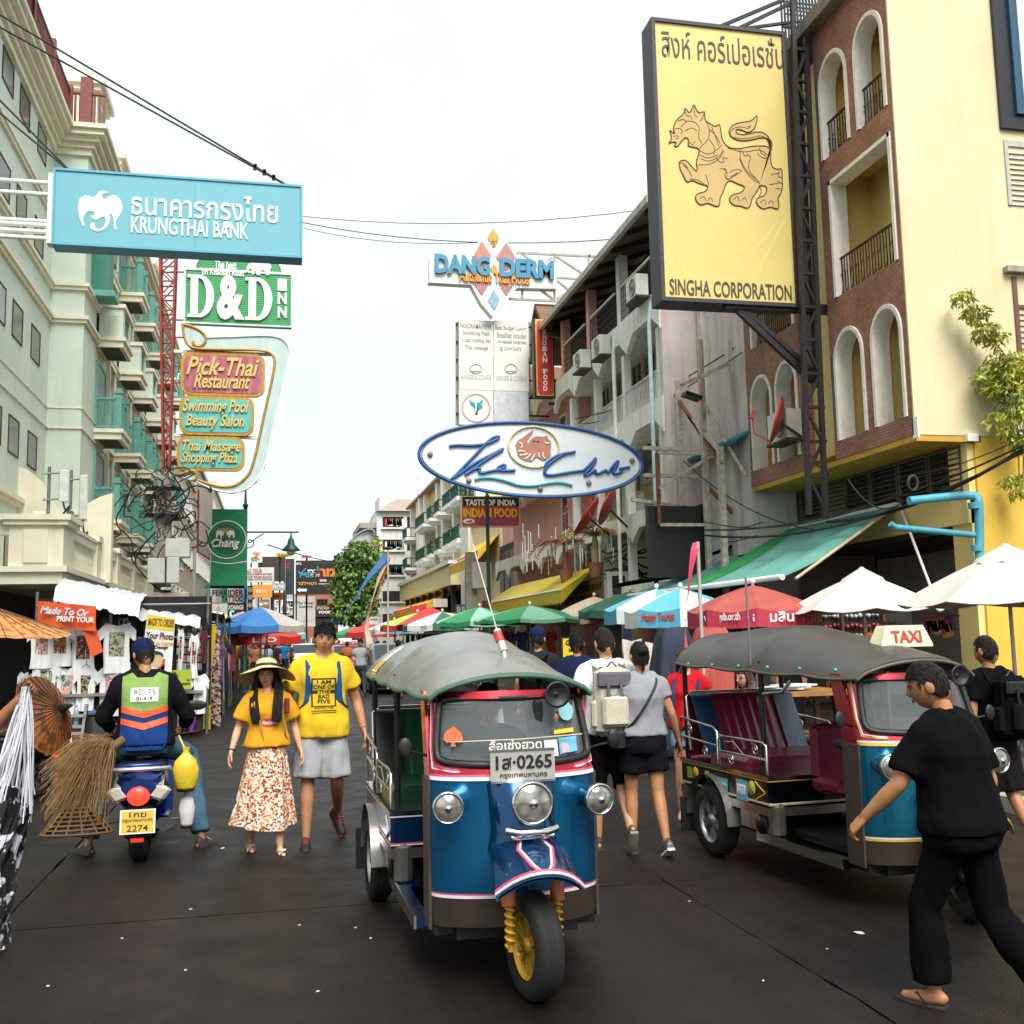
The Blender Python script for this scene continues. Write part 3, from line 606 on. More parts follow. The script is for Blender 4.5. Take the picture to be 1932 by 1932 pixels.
# gallery back, roof with gutter
MB().bx(10.2,10.35,Y0,Y1,9.95,12.3).build('gallery_wall',M('4c3b31',.8,0,.2,3,.1),wb)
RM = M('6d625a',.7,0,.25,5,.2,streak=.4)
MB().prism([(8.55,11.75),(8.55,11.9),(13,13.6),(13,13.4)],-34.2,-22.6,Matrix(((1,0,0,0),(0,0,-1,0),(0,1,0,0),(0,0,0,1)))).build('roof',RM,wb)
MB().bx(8.46,8.58,22.6,34.2,11.72,11.9).build('gutter',M('b9b2a4',.6,0,.2,5,.1,streak=.5),wb)
for k in range(9): MB().beam((8.6,23.2+k*1.3,11.7),(10.3,23.2+k*1.3,12.35),.09,.14).build('rafter',M('3a2a22',.8),wb)
for k,(y,z) in enumerate(((24.2,4.9),(27.4,4.9),(30.6,4.9),(24.2,7.5),(27,7.5),(30,7.5))):
 d = MB().bx(10.2,10.3,y,y+.95,z,z+2.0).build('balcony_door',M('8f8a55' if k % 2 else '9d9a80',.6,0,.2),wb); MB().bx(10.17,10.2,y+.12,y+.83,z+.9,z+1.85).build('pane',PANE,d)
 window(wb,frameR(10.3,0,0),-(y+2.2),z+.8,-(y+1.2),z+2.0,M('b9b48a',.6),PANE,.06,2,1)
F9 = frameR(8.98,0,0)
for y,z,lb in ((24.0,9.95,'white air conditioner hung on the top gallery nearest the yellow sign'),(27.1,9.3,'white air conditioner in the middle of the top balcony front'),(29.0,9.4,'white air conditioner on the top balcony front by the pink post'),):
 ac_unit(F9,-y-.8,z,lb,.95)
for y in (24.05,26.9):
 o = MB().tube([(8.95,y,3.0),(8.95,y,9.3),(9.02,y,9.8)],.055,8).build('drain_pipe',M('e5e5e0' if y > 25 else 'bcd3d6',.5)); tag(o,'white drain pipe down the balcony columns' if y > 25 else 'pale blue drain pipe at the near end of the white balconies','pipe')
# black LED screen on the street
a = P(1227,1090,Y=22); b = P(1322,955,Y=22)
led = thing('led_screen','large black switched-off LED screen facing down the street','screen',(a.x,22,a.z))
MB().bx(a.x,b.x,22,22.18,a.z,b.z).build('screen_panel',M('202023',.55,0,.15,30,.2,fine=200),led)
MB().bx(b.x,b.x+.16,21.98,22.3,a.z-.1,b.z+.05).build('side_frame',BLACKP,led)
MB().bx(b.x+.17,b.x+.6,22.1,22.2,a.z-.25,b.z-.1).build('back_panel',M('d0ccc8',.7,0,.1),led)
for z in (a.z+.3,b.z-.3): MB().beam((b.x,22.2,z),(9.1,23.5,z),.08).build('arm',STEEL,led)
# ------------------------------------------------------------------ pink gabled building farther on
pk = thing('gabled_building','pink and cream building with brown gabled roofs behind the sign boards','building',(12,38,0))
MB().bx(9.9,16,33.6,44,0,10.6).build('wall',PINK,pk)
fascia(33.6,38.6,10.2,9.5,2,9.0,pk,M('d8c9a8',.8,0,.1,2,.1,streak=.4)); fascia(33.6,43.6,7.3,6.6,4,9.0,pk,M('d8c9a8',.8,0,.1,2,.1,streak=.4)); fascia(33.6,43.6,4.75,4.1,4,9.0,pk,WB)
for z in (9.95,6.95,4.4): MB().bx(9.14,9.9,33.6,43.6,z,z+.15).build('balcony_slab',WB,pk)
window(pk,frameR(9.9,0,0),-36,7.9,-35,9.4,TRIM,PANE,.07,1,2); window(pk,frameR(9.9,0,0),-40,7.9,-39,9.4,TRIM,PANE,.07,1,2); window(pk,frameR(9.9,0,0),-36,5.2,-35,6.6,TRIM,PANE,.07,1,2)
TER = M('7a5b48',.8,0,.25,8,.25); WOOD = M('6b4a38',.8,0,.25,10,.2)
for y,z,hw in ((34.6,11.4,1.8),(39.2,10.4,2.4)):
 m = MB(); m.prism([(y-hw,z),(y,z+1.7),(y+hw,z),(y+hw-.15,z),(y,z+1.5),(y-hw+.15,z)],8.7,14,Matrix(((0,0,1,0),(1,0,0,0),(0,1,0,0),(0,0,0,1)))); m.build('roof',TER,pk,fixn=True)
 MB().prism([(y-hw+.2,z),(y,z+1.5),(y+hw-.2,z)],9.0,9.1,Matrix(((0,0,1,0),(1,0,0,0),(0,1,0,0),(0,0,0,1)))).build('gable',WOOD,pk,fixn=True)
 for k in range(5): MB().bx(8.96,9.0,y-hw+.5+k*.05,y+hw-.5-k*.05,z+.1+k*.22,z+.14+k*.22).build('gable_board',M('8a6a50',.8),pk)
m = MB().bx(11.5,14,37,41,10.6,14.2).build('stair_tower',M('d9c58f',.8,0,.1,2,.1,streak=.3),pk)
# ------------------------------------------------------------------ yellow hotel farther on
yh = thing('yellow_hotel','yellow hotel with white columns, green-railed balconies and yellow awnings','building',(18,92,0))
YH = M('e6bf62',.75,0,.08,2,.06); GRN = M('1f4d3c',.5,0,.15,6,.05)
X = 14.4
MB().bx(X,26,74,112,0,15.5).build('wall',YH,yh)
MB().prism([(X-.8,15.5),(X-.8,15.7),(X+3,17.6),(X+6,17.6),(X+6,15.5)],-113,-73,Matrix(((1,0,0,0),(0,0,-1,0),(0,1,0,0),(0,0,0,1)))).build('roof',M('a98f7a',.8,0,.2,3,.2),yh,fixn=True)
for y in (74,84,93,101,106.5,111.5): MB().bx(X-.5,X+.1,y-.45,y+.45,0,15.5).build('column',WHITEP,yh)
for y in (88.5,103.5): MB().bx(X-.7,X+.1,y-.5,y+.5,0,16.6).build('column',WHITEP,yh)
for fz in (5.8,8.9,12.0):
 for (y0,y1) in ((76,79.5),(80,83.5),(85.5,88),(90,92.5),(94.5,100.5),(107.5,111)):
  b = MB().bx(X-1.5,X,y0,y1,fz-.28,fz).bx(X-1.2,X,y0+.4,y1-.4,fz-.5,fz-.28).build('balcony',WHITEP,yh)
  rail(frameR(X-1.4,0,0),-y1+.1,-y0-.1,fz,fz+1.0,0,GRN,b,.45,.035,'railing',.06); rail(frameY(X-1.4,y0+.1,0),0,1.4,fz,fz+1.0,0,GRN,b,.45,.035,'railing',.06)
  MB().bx(X-.06,X,y0+.6,y1-.9,fz,fz+2.1).build('balcony_door',M('3f4a3e',.4),b)
  for q in (y0+.35,y1-.85): MB().bx(X-.1,X-.06,q,q+.35,fz,fz+2.1).build('shutter',GRN,b)
# front terrace with awnings
MB().bx(11.4,X,70,100,5.2,6.6).build('terrace_front',M('e9d9a5',.75,0,.08,2,.06,streak=.2),yh); MB().bx(11.2,X,69.8,100.2,6.6,6.85).build('terrace_cornice',WHITEP,yh)
MB().bx(13.4,X,70,100,0,5.2).build('terrace_back',M('3a3128',.8,0,.2,3,.1),yh)
for k in range(8):
 y = 71+k*3.7; MB().bx(11.6,11.9,y,y+.3,0,5.2).build('terrace_column',M('2e2a26',.7),yh); MB().bx(13.3,13.42,y+.8,y+2.6,2.8,4.6).build('terrace_window',M('9a7a3a',.5),yh)
rail(frameR(11.35,0,0),-99,-71,2.3,3.2,0,GRN,yh,.6,.04,'terrace_railing',.06); MB().bx(11.3,X,70,100,2.0,2.3).build('terrace_deck',GRN,yh)
def awning(name,label,x_in,x_out,y0,y1,z_in,z_out,mat,val=.35,valm=None,ribs=6,side=True,lean=0):
 a = thing(name,label,'awning',((x_in+x_out)/2,(y0+y1)/2,z_out))
 def fn(u,v):
  return (x_in+(x_out-x_in)*v,y0+(y1-y0)*u+lean*v,z_in+(z_out-z_in)*v - .05*math.sin(math.pi*v)*abs(math.sin(math.pi*u*ribs)))
 m = MB(); m.grid(ribs*6,6,fn); m.grid(ribs*6,6,lambda u,v: V(fn(u,v))-V((0,0,.012))); m.build('canopy',mat,a)
 if val:
  m = MB(); n = max(8,int(abs(y1-y0)/.28))
  for k in range(n):
   ya,yb = y0+(y1-y0)*k/n+lean,y0+(y1-y0)*(k+1)/n+lean
   m.prism([(ya,z_out),(yb,z_out),(yb,z_out-val*.8),((ya+yb)/2,z_out-val),(ya,z_out-val*.8)],x_out-.01,x_out+.005,Matrix(((0,0,1,0),(1,0,0,0),(0,1,0,0),(0,0,0,1))))
  m.build('valance',valm or mat,a)
  if side:
   for y in (y0,y1): MB().prism([(x_in,z_in),(x_out,z_out),(x_out,z_out-val*.9)],-y-.005,-y+.005,Matrix(((1,0,0,0),(0,0,-1,0),(0,1,0,0),(0,0,0,1)))).build('side_flap',mat,a,fixn=True)
 MB().tube([(x_out,y0+lean,z_out),(x_out,y1+lean,z_out)],.035,6).build('front_bar',WHITEP,a)
 return a
YAW1 = M('e2b62c',.65,0,.12,5,.06); YAW2 = M('d8c128',.6,0,.12,5,.06)
awning('awning','long golden awning over the yellow hotel terrace',13.2,10.6,76,98,5.4,4.2,YAW1,.7)
awning('awning','short golden awning at the far end of the hotel terrace',13.4,11,99,106,4.9,4.0,YAW1,.6)
awning('awning','golden awning under the far right corner of the hotel front',12.5,10.8,60,67,7.0,6.2,YAW1,.6)
# cream corner block between hotel and palms
cb = thing('corner_building','white and cream corner building with arched gable beside the yellow hotel','building',(14,63,0))
MB().bx(12.2,22,57.5,70,0,8.6).build('wall',M('e4d6ac',.8,0,.08,2,.08,streak=.2),cb); MB().bx(12.05,22,57.3,70.2,8.6,8.95).build('cornice',WHITEP,cb)
MB().bx(11.9,12.6,66,69,0,10.2).build('white_tower',WHITEP,cb); MB().bx(12.3,22,50,57.4,0,11.2).build('pink_wall',PINK,cb)
MB().bx(12.1,12.3,50,57.4,3.4,6.6).build('dark_front',M('352b27',.8,0,.2),cb)
for k in range(5): MB().bx(12.0,12.1,50.4+k*1.4,51.4+k*1.4,3.6,6.2).build('bar_window',M('3f5a5a' if k % 2 else '57484c',.3),cb)
awning('awning','golden awning on the cream corner building',12.2,11.0,58,65,7.4,6.5,YAW1,.6)
# ------------------------------------------------------------------ ground-floor shops, right
shp = thing('shop_row','dark open shopfronts below the white balconies with a signboard fascia','shop',(10,33,0))
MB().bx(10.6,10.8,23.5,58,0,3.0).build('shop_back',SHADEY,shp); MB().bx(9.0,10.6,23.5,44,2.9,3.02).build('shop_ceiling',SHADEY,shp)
for y in (24.2,28.6,33.3,38,43): MB().bx(9.0,9.3,y,y+.3,0,2.9).build('shop_pillar',M('6d655c',.8,0,.2),shp)
for k in range(14): MB().bx(10.56,10.6,29+k*.3,29.27+k*.3,.1,2.6).build('roller_slat',M('3a3532',.6),shp)
sg = thing('bar_signboard','brown bar restaurant signboard with dark lettering','sign',(8.85,30.3,2.5))
MB().bx(8.86,8.96,28.1,32.7,2.5,3.22).build('board',M('7d633c',.7,0,.15,3,.08),sg)
FG = frameR(8.86,0,0)
lettering('GOLF BAR RESTAURANT',FG,-32.2,2.9,-28.3,3.1,M('2c2418'),sg); lettering('COCKTAILS VERY STRONG',FG,-32.3,2.6,-28.5,2.8,M('2c2418'),sg)
awning('awning','bright yellow awning with plastic valance over the cocktail bar',9.0,8.0,29.4,40.5,3.6,2.95,YAW2,.42)
ga = thing('awning','big green fabric awning with a lighter green stripe over the souvenir shop','awning',(9.4,20,2.5))
def gfn(u,v):
 a = V((10.9,24.4,3.85)).lerp(V((10.9,17.0,3.85)),u); b = V((8.0,23.5,2.52)).lerp(V((8.0,15.8,2.5)),u)
 p = a.lerp(b,v); p.z -= .1*math.sin(math.pi*v)*(1+.4*math.sin(u*40)); return p
GAW = M('639f95',.7,0,.1,4,.05,streak=.2,stain='3f6f66'); GAS = M('2f9a56',.7,0,.12,5,.05)
m = MB(); m.grid(30,8,lambda u,v: gfn(u*.6+.0,v)); m.grid(30,8,lambda u,v: gfn(u*.6,v)-V((0,0,.012))); m.build('canopy',GAW,ga)
m = MB(); m.grid(6,8,lambda u,v: gfn(.42+u*.09,v)+V((0,0,.012))); m.build('green_stripe',GAS,ga)
m = MB(); m.grid(20,8,lambda u,v: gfn(.6+u*.4,v)); m.grid(20,8,lambda u,v: gfn(.6+u*.4,v)-V((0,0,.012))); m.build('canopy',GAW,ga)
MB().tube([gfn(0,1),gfn(1,1)],.05,8).build('front_bar',WHITEP,ga); MB().tube([gfn(0,0),gfn(1,0)],.05,8).build('roller',TRIM,ga)
MB().tube([gfn(1,0)+V((0,-.1,0)),V((10.2,14.9,1.9))],.025,6).build('prop',WHITEP,ga)
MB().tube([gfn(1,.1),gfn(1,.9)-V((0,0,.12))],.03,6).build('arm',M('b9a98a',.6),ga)
o = MB().prism([(0,0),(1.5,.55),(1.5,.62),(0,.1)],-.4,.4,frameY(8.6,22.5,3.0)).build('slanted_canopy',DKMET); tag(o,'small dark slanted metal canopy above the green awning','canopy')
# ------------------------------------------------------------------ white laundry apartment block, far right
lb = thing('laundry_apartment_block','stained white apartment block with open laundry balconies and hipped roof','building',(17,122,0))
Yb = 118
a = P(712,1190,Y=Yb); b = P(790,960,Y=Yb)
WBL = M('d5d8d8',.8,0,.08,.6,.08,streak=.6,stain='77736c')
MB().bx(a.x,b.x+6,Yb,Yb+14,0,P(740,965,Y=Yb).z).build('wall',WBL,lb)
MB().bx(P(690,1000,Y=Yb+2).x,a.x,Yb+2,Yb+14,0,P(690,995,Y=Yb).z).build('side_wing',WBL,lb)
MB().bx(P(690,1000,Y=Yb).x-.6,a.x+.6,Yb+.5,Yb+12,P(690,995,Y=Yb).z,P(690,985,Y=Yb).z).build('wing_slab',CONC,lb)
MB().bx(P(716,940,Y=Yb+8).x,P(777,940,Y=Yb+8).x,Yb+8,Yb+14,10,P(740,936,Y=Yb+8).z).build('water_tower',WBL,lb)
z = P(740,965,Y=Yb).z; h2 = P(740,945,Y=Yb).z
x0,x1 = P(718,960,Y=Yb).x,P(790,960,Y=Yb).x+2
MB().add([(x0-.5,Yb-.6,z),(x1,Yb-.6,z),(x1,Yb+8,z),(x0-.5,Yb+8,z),(x0+2,Yb+3,h2+.6),(x1-1,Yb+3,h2+.6)],[(0,1,5,4),(1,2,5),(2,3,4,5),(3,0,4),(0,3,2,1)]).build('hip_roof',M('9b8f83',.8,0,.2,2,.2),lb)
cl_cols = ['2b2d33','e3e3e0','4b5a6b','c9d6d9','b9453f','d8b03c','7a9c8a','5a4a5a','9fc4c0']
for k,yp in enumerate((975,1018,1065,1115,1158)):
 za,zb_ = P(740,yp+20,Y=Yb).z,P(740,yp,Y=Yb).z; xa,xb = P(722,yp,Y=Yb).x,P(761,yp,Y=Yb).x
 op = MB().bx(xa,xb,Yb-.06,Yb+.02,za,zb_).build('balcony_opening_shade',SHADEY,lb)  # dark plate on the wall, painted shade of the open balcony
 MB().bx(xa-.2,xb+.2,Yb-.3,Yb-.06,za-.2,za).build('ledge',WBL,op)
 MB().bx(P(768,yp,Y=Yb).x,P(776,yp,Y=Yb).x,Yb-.06,Yb+.02,za,zb_).build('side_opening_shade',SHADEY,lb)  # narrow dark plate, shade of the side opening put into colour
 if k < 3:
  for i in range(9):
   rx = xa+.25+i*(xb-xa-.4)/9; cc = random.choice(cl_cols); hh = .55+random.random()*.5
   ci_ = cl_cols.index(cc); o = MB().prism([(rx,zb_-.25),(rx+.36,zb_-.25),(rx+.4+random.random()*.06,zb_-.25-hh),(rx-.03,zb_-.25-hh)],Yb-.2,Yb-.14,Matrix(((1,0,0,0),(0,0,1,0),(0,1,0,0),(0,0,0,1)))).build('hanging_garment',M(cc,.8),None,None,True)
   tag(o,'%s garment, %s along the %s laundry balcony of the far flats' % (['black','white','slate','pale grey','red','mustard','sage','plum','mint'][ci_],['first','second','third','fourth','fifth','sixth','seventh','eighth','ninth'][i],['top','middle','lower'][k]),'laundry','laundry on the far white balconies')
# ================================================================== signs
def pxs(pts,zf,Y):
 """traced zoom points -> (X, Z) on the plane at depth Y"""
 s,ox,oy = zf; o = []
 for x,y in pts: q = P(x*s+ox,y*s+oy,Y=Y); o.append((q.x,q.z))
 return o
Z1 = (.3125,0,0); Z2 = (.3125,0,452.8); Z4 = (.2604,352.2,905.7); ZC = (.2604,754.7,402.5); ZD = (.2862,704,805); ZS = (.375,1207.5,0)
def bounds(x0,y0,x1,y1,zf,Y):
 a,b = pxs([(x0,y1),(x1,y0)],zf,Y); return a[0],a[1],b[0],b[1]
def let(s,x0,y0,x1,y1,zf,Y,mat,parent,front,ext=.004,**k):
 u0,v0,u1,v1 = bounds(x0,y0,x1,y1,zf,Y); return lettering(s,frameY(0,Y,0),u0,v0,u1,v1,mat,parent,front,ext,**k)
def board(x0,y0,x1,y1,zf,Y,mat,parent,name='board',t=.12,front=0):
 u0,v0,u1,v1 = bounds(x0,y0,x1,y1,zf,Y); return MB().bx(u0,u1,Y-front,Y-front+t,v0,v1).build(name,mat,parent)
def shape(pts,zf,Y,mat,parent,front,ext=.01,name='emblem',smooth=0):
 q = pxs(pts,zf,Y)
 if smooth: q = [(p.x,p.y) for p in chaikin([(a,b,0) for a,b in q],smooth,True)]
 return MB().prism(q,front,front+ext,frameY(0,Y,0)).build(name,mat,parent,fixn=True)
def strokes(paths,zf,Y,mat,parent,front,r,name='lettering',k=2,flat=1):
 m = MB()
 for p in paths: m.tube(chaikin([(a,Y-front,b) for a,b in pxs(p,zf,Y)],k),r,6)
 return m.build(name,mat,parent)
def rrect(x0,y0,x1,y1,r,n=5):
 o = []
 for cx,cy,a in ((x1-r,y1-r,0),(x0+r,y1-r,90),(x0+r,y0+r,180),(x1-r,y0+r,270)):
  for k in range(n+1): t = math.radians(a+90*k/n); o.append((cx+r*math.cos(t),cy+r*math.sin(t)))
 return o
SW = M('eceae6',.5,0,.04,3,.02)
# ---- cyan bank sign
SWK = M('cfdde2',.5,0,.04,3,.02); Y = 16; u0,v0,u1,v1 = -3.2,7.5,.34,8.6
kb = thing('bank_sign','big cyan box sign with white bird emblem hanging over the street','sign',((u0+u1)/2,Y,v0))
CY = M('66aab9',.5,0,.06,2,.02,streak=.12,stain='4a8ea0'); CYD = M('4fa3ba',.5,0,.1,3,.02)
MB().bx(u0,u1,Y,Y+.3,v0,v1).build('panel',CY,kb)
MB().bx(u0-.03,u1+.03,Y-.02,Y+.32,v1,v1+.035).bx(u0-.03,u1+.03,Y-.02,Y+.32,v0-.035,v0).bx(u0-.03,u0,Y-.02,Y+.32,v0,v1).bx(u1,u1+.03,Y-.02,Y+.32,v0,v1).build('frame',CYD,kb)
MB().bx((u0+u1)/2+.2,(u0+u1)/2+.215,Y-.004,Y,v0,v1).build('panel_seam',CYD,kb)
let('ธนาคารกรุงไทย',790,1200,1680,1340,Z1,Y,SWK,kb,.004,bold=.015); let('KRUNGTHAI BANK',790,1348,1503,1406,Z1,Y,SWK,kb,.004,bold=.02)
shape([(475,1215),(490,1190),(520,1178),(545,1185),(560,1195),(580,1185),(590,1165),(610,1150),(640,1155),(655,1165),(640,1170),(620,1175),(615,1190),(630,1205),(650,1195),(670,1180),(700,1180),(725,1200),(740,1235),(740,1270),(725,1300),(710,1320),(695,1345),(700,1370),(712,1385),(700,1390),(685,1375),(690,1340),(680,1300),(660,1290),(665,1330),(650,1370),(620,1395),(580,1400),(550,1385),(540,1360),(555,1345),(575,1345),(570,1365),(590,1385),(620,1375),(640,1345),(635,1310),(610,1310),(590,1330),(560,1325),(545,1300),(580,1300),(560,1275),(530,1280),(510,1300),(500,1330),(515,1365),(500,1370),(485,1330),(475,1290),(470,1250)],Z1,Y,SWK,kb,.003,.005,smooth=1)
for z in (v1-.12,v1-.3,v1-.72,v1-.88,v0+.32,v0+.12): MB().tube([(XN,Y+.2,z),(u0,Y+.2,z)],.035,8).build('support_tube',WHITEP,kb)
MB().bx(u0-.12,u0-.03,Y+.1,Y+.3,v0+.02,v1).build('support_post',WHITEP,kb)
for dz in (0,.22):
 e = V((u1-.1,Y+.2,v1+.05)); d_ = P(0,23+dz*107,Y=Y)-V((u1-.1,Y,v1)); d_.normalize(); t = (XN-e.x)/d_.x
 MB().tube([e,e+d_*t],.016,5).build('stay_cable',WIRE,kb)
 for k in range(3): MB().box(e+d_*(.35+k*.16),(.05,.05,.07)).build('cable_clamp',DKMET,kb)
 e = V((u0+.2,Y+.2,v1+.05)); MB().tube([e,e+V((-1.2,0,1.0+dz)),V((XN,Y,v1+2.9+dz))],.016,5).build('stay_cable',WIRE,kb)
# ---- green D&D sign
Y = 33; GS = M('3f9f63',.5,0,.1,4,.05); GSD = M('2f8a52',.5)
dd = thing('inn_sign','green slatted inn sign with large white letters and domed top','sign',(-1.2,Y,11.4))
a = bounds(1112,205,1762,500,Z2,Y)
dome = [(a[0],a[1]),(a[2],a[1]),(a[2],a[3])]+[((a[0]+a[2])/2+1.32*math.cos(math.radians(t)),a[3]+.75*math.sin(math.radians(t))) for t in range(0,181,12)]+[(a[0],a[3])]
MB().prism(dome,-.25,0,frameY(0,Y,0)).build('board',GSD,dd,fixn=True)
m = MB()
for k in range(int((a[3]+.7-a[1])/.062)):
 z = a[1]+.04+k*.062; hw = 1.66 if z < a[3]-.03 else 1.3*math.sqrt(max(0,1-((z-a[3])/.75)**2))
 if hw > .1: m.bx((a[0]+a[2])/2-hw+.05,(a[0]+a[2])/2+hw-.05,Y-.02,Y,z,z+.05)
tag(m.build('slat',GS,dd),kind='stuff')
m = MB();
for i in range(len(dome)): p,q = dome[i],dome[(i+1) % len(dome)]; m.tube([(p[0],Y-.02,p[1]),(q[0],Y-.02,q[1])],.03,6)
m.build('edge_trim',WHITEP,dd)
MB().bx(a[0],a[2],Y-.05,Y,a[3]-.05,a[3]+.02).build('cross_trim',WHITEP,dd)
def serif_D(x0,y0,x1,y1,parent):
 b = bounds(x0,y0,x1,y1,Z2,Y); W,H = b[2]-b[0],b[3]-b[1]; m = MB(frameY(0,Y,0)); w0,w1 = .03,.1
 m.bx(b[0]+.12*W,b[0]+.4*W,b[1]+.06*H,b[3]-.06*H,w0,w1); m.bx(b[0],b[0]+.55*W,b[1],b[1]+.07*H,w0,w1-.01); m.bx(b[0],b[0]+.55*W,b[3]-.07*H,b[3],w0,w1-.01)
 c = ((b[0]+.45*W),(b[1]+b[3])/2); n = 14
 out = [(c[0]+.55*W*math.cos(t),c[1]+.5*H*math.sin(t)) for t in [math.pi/2-math.pi*k/n for k in range(n+1)]]
 inn = [(c[0]+.26*W*math.cos(t),c[1]+.42*H*math.sin(t)) for t in [math.pi/2-math.pi*k/n for k in range(n+1)]]
 for k in range(n): m.prism([out[k],out[k+1],inn[k+1],inn[k]],w0,w1-.005)
 return m.build('letter',SW,parent,fixn=True)
serif_D(1130,220,1295,467,dd); serif_D(1480,238,1645,485,dd)
let('&',1308,225,1478,482,Z2,Y,SW,dd,.03,.035,bold=.045,name='letter')
for k,ch in enumerate('INN'): let(ch,1676,240+k*82,1732,308+k*82,Z2,Y,SW,dd,.03,.02,bold=.04,name='letter')
let('The best',1296,130,1428,178,Z2,Y,SW,dd,.03,.01,bold=.03); let('on Khaosan Road',1220,184,1472,210,Z2,Y,SW,dd,.03,.01,bold=.02)
shape([(1487,178),(1500,150),(1525,140),(1535,115),(1590,110),(1625,135),(1640,172),(1630,185),(1630,215),(1605,218),(1603,190),(1575,185),(1572,218),(1548,215),(1545,185),(1530,215),(1518,212),(1520,175),(1505,180),(1495,200),(1488,198)],Z2,Y,SW,dd,.03,.05,'elephant_emblem',1)
# ---- restaurant / salon sign cluster
pk_ = thing('hotel_services_sign','old sign of pale blue hooked band round pink and teal script panels','sign',(-1.2,Y,6.2))
PB = M('b3c9c9',.5,0,.1,3,.04,streak=.4,stain='7f8a84'); GOLD = M('b88a2c',.45,.2,.25,10,.1)
outer = [(1100,512),(1170,530),(1235,565),(1252,592),(1400,588),(1580,580),(1680,586),(1735,625),(1752,690),(1720,830),(1650,1130),(1600,1370),(1550,1460),(1480,1512),(1400,1530),(1300,1515),(1190,1462),(1082,1432),(1070,1425),(1110,1402),(1160,1390),(1195,1450),(1300,1488),(1400,1494),(1470,1455),(1525,1385),(1590,1080),(1660,770),(1655,700),(1600,666),(1400,664),(1250,664),(1150,655),(1112,605)]
shape(outer,Z2,Y,PB,pk_,-.15,.2,'hooked_band')
strokes([[(1102,512),(1115,610),(1150,655),(1250,664),(1600,666),(1655,700),(1660,770),(1590,1080),(1525,1385),(1470,1455),(1400,1494),(1300,1488),(1195,1450)],[(1102,512),(1175,528),(1240,570),(1245,620),(1205,650),(1170,635),(1168,615)],[(1070,1425),(1130,1400),(1180,1392),(1192,1440),(1160,1455)]],Z2,Y,GOLD,pk_,.07,.04,'gold_scroll')
strokes([[(1252,592),(1400,588),(1580,580),(1680,586),(1735,625),(1752,690),(1720,830),(1650,1130),(1600,1370),(1550,1460),(1480,1512),(1400,1530),(1300,1515),(1190,1462)]],Z2,Y,WHITEP,pk_,.07,.025,'edge_strip')
PINKS = M('a8576a',.6,0,.25,5,.05,streak=.7,stain='cfc0bd'); TEALS = M('56b0ac',.55,0,.1,4,.04); GLET = M('cdb56a',.5,.1,.15,12,.05)
for (b,mm,lines) in (((1090,690,1600,935),PINKS,(('Pick-Thai',1125,720,1565,815,.35),('Restaurant',1170,815,1510,895,.35))),((1080,950,1535,1175),TEALS,(('Swimming Pool',1105,970,1505,1060,.3),('Beauty Salon',1120,1060,1478,1145,.3))),((1066,1190,1478,1392),TEALS,(('Thai Massage',1100,1215,1455,1295,.3),('Shopping Plaza',1095,1285,1435,1362,.3)))):
 q = bounds(*b,Z2,Y); F = frameY(0,Y,0)
 MB().prism(rrect(*q,.3),-.12,.02,F).build('panel_border',GOLD,pk_); MB().prism(rrect(q[0]+.09,q[1]+.09,q[2]-.09,q[3]-.09,.24),.02,.035,F).build('panel',mm,pk_)
 for s,x0,y0,x1,y1,sh in lines: let(s,x0,y0,x1,y1,Z2,Y,GLET,pk_,.04,.025,bold=.02,shear=sh)
for yy_ in (672,1178): p = pxs([(1050,yy_),(1640,yy_+20)],Z2,Y+.2); MB().beam((p[0][0],Y+.2,p[0][1]),(p[1][0],Y+.2,p[1][1]),.09).build('support_bar',WHITEP,pk_)
# ---- red lattice mast that carries them
tw = thing('lattice_mast','rust red steel lattice mast standing above the concrete utility pole','mast',(-3.3,33.4,6.5))
REDM = M('93382e',.65,.1,.25,10,.1)
tp = [pxs([(955,80)],Z2,33)[0],pxs([(1058,80)],Z2,33)[0]]; bt_ = [pxs([(982,1410)],Z2,33)[0],pxs([(1018,1410)],Z2,33)[0]]
legs = []
for dy in (0,.6):
 for i in (0,1): legs.append((V((tp[i][0],33.1+dy,tp[i][1]+1)),V((bt_[i][0],33.1+dy*.4,bt_[i][1]))))
for a_,b_ in legs: MB().beam(a_,b_,.06).build('leg',REDM,tw)
N_ = 17
for k in range(N_):
 t0,t1 = k/N_,(k+1)/N_
 for i,j in ((0,1),(2,3),(0,2),(1,3)):
  A0,B0 = legs[i][0].lerp(legs[i][1],t0),legs[j][0].lerp(legs[j][1],t0); A1,B1 = legs[i][0].lerp(legs[i][1],t1),legs[j][0].lerp(legs[j][1],t1)
  MB().beam(A0,B0,.04).beam(A0 if k % 2 else B0,B1 if k % 2 else A1,.035).build('brace',REDM,tw)
for yy_ in (190,480,585,760,860,1010,1080,1240,1320): p = pxs([(1030,yy_),(1110,yy_+4)],Z2,33.1); MB().beam((p[0][0],33.15,p[0][1]),(p[1][0],33.1,p[1][1]),.04).build('arm',REDM,tw)
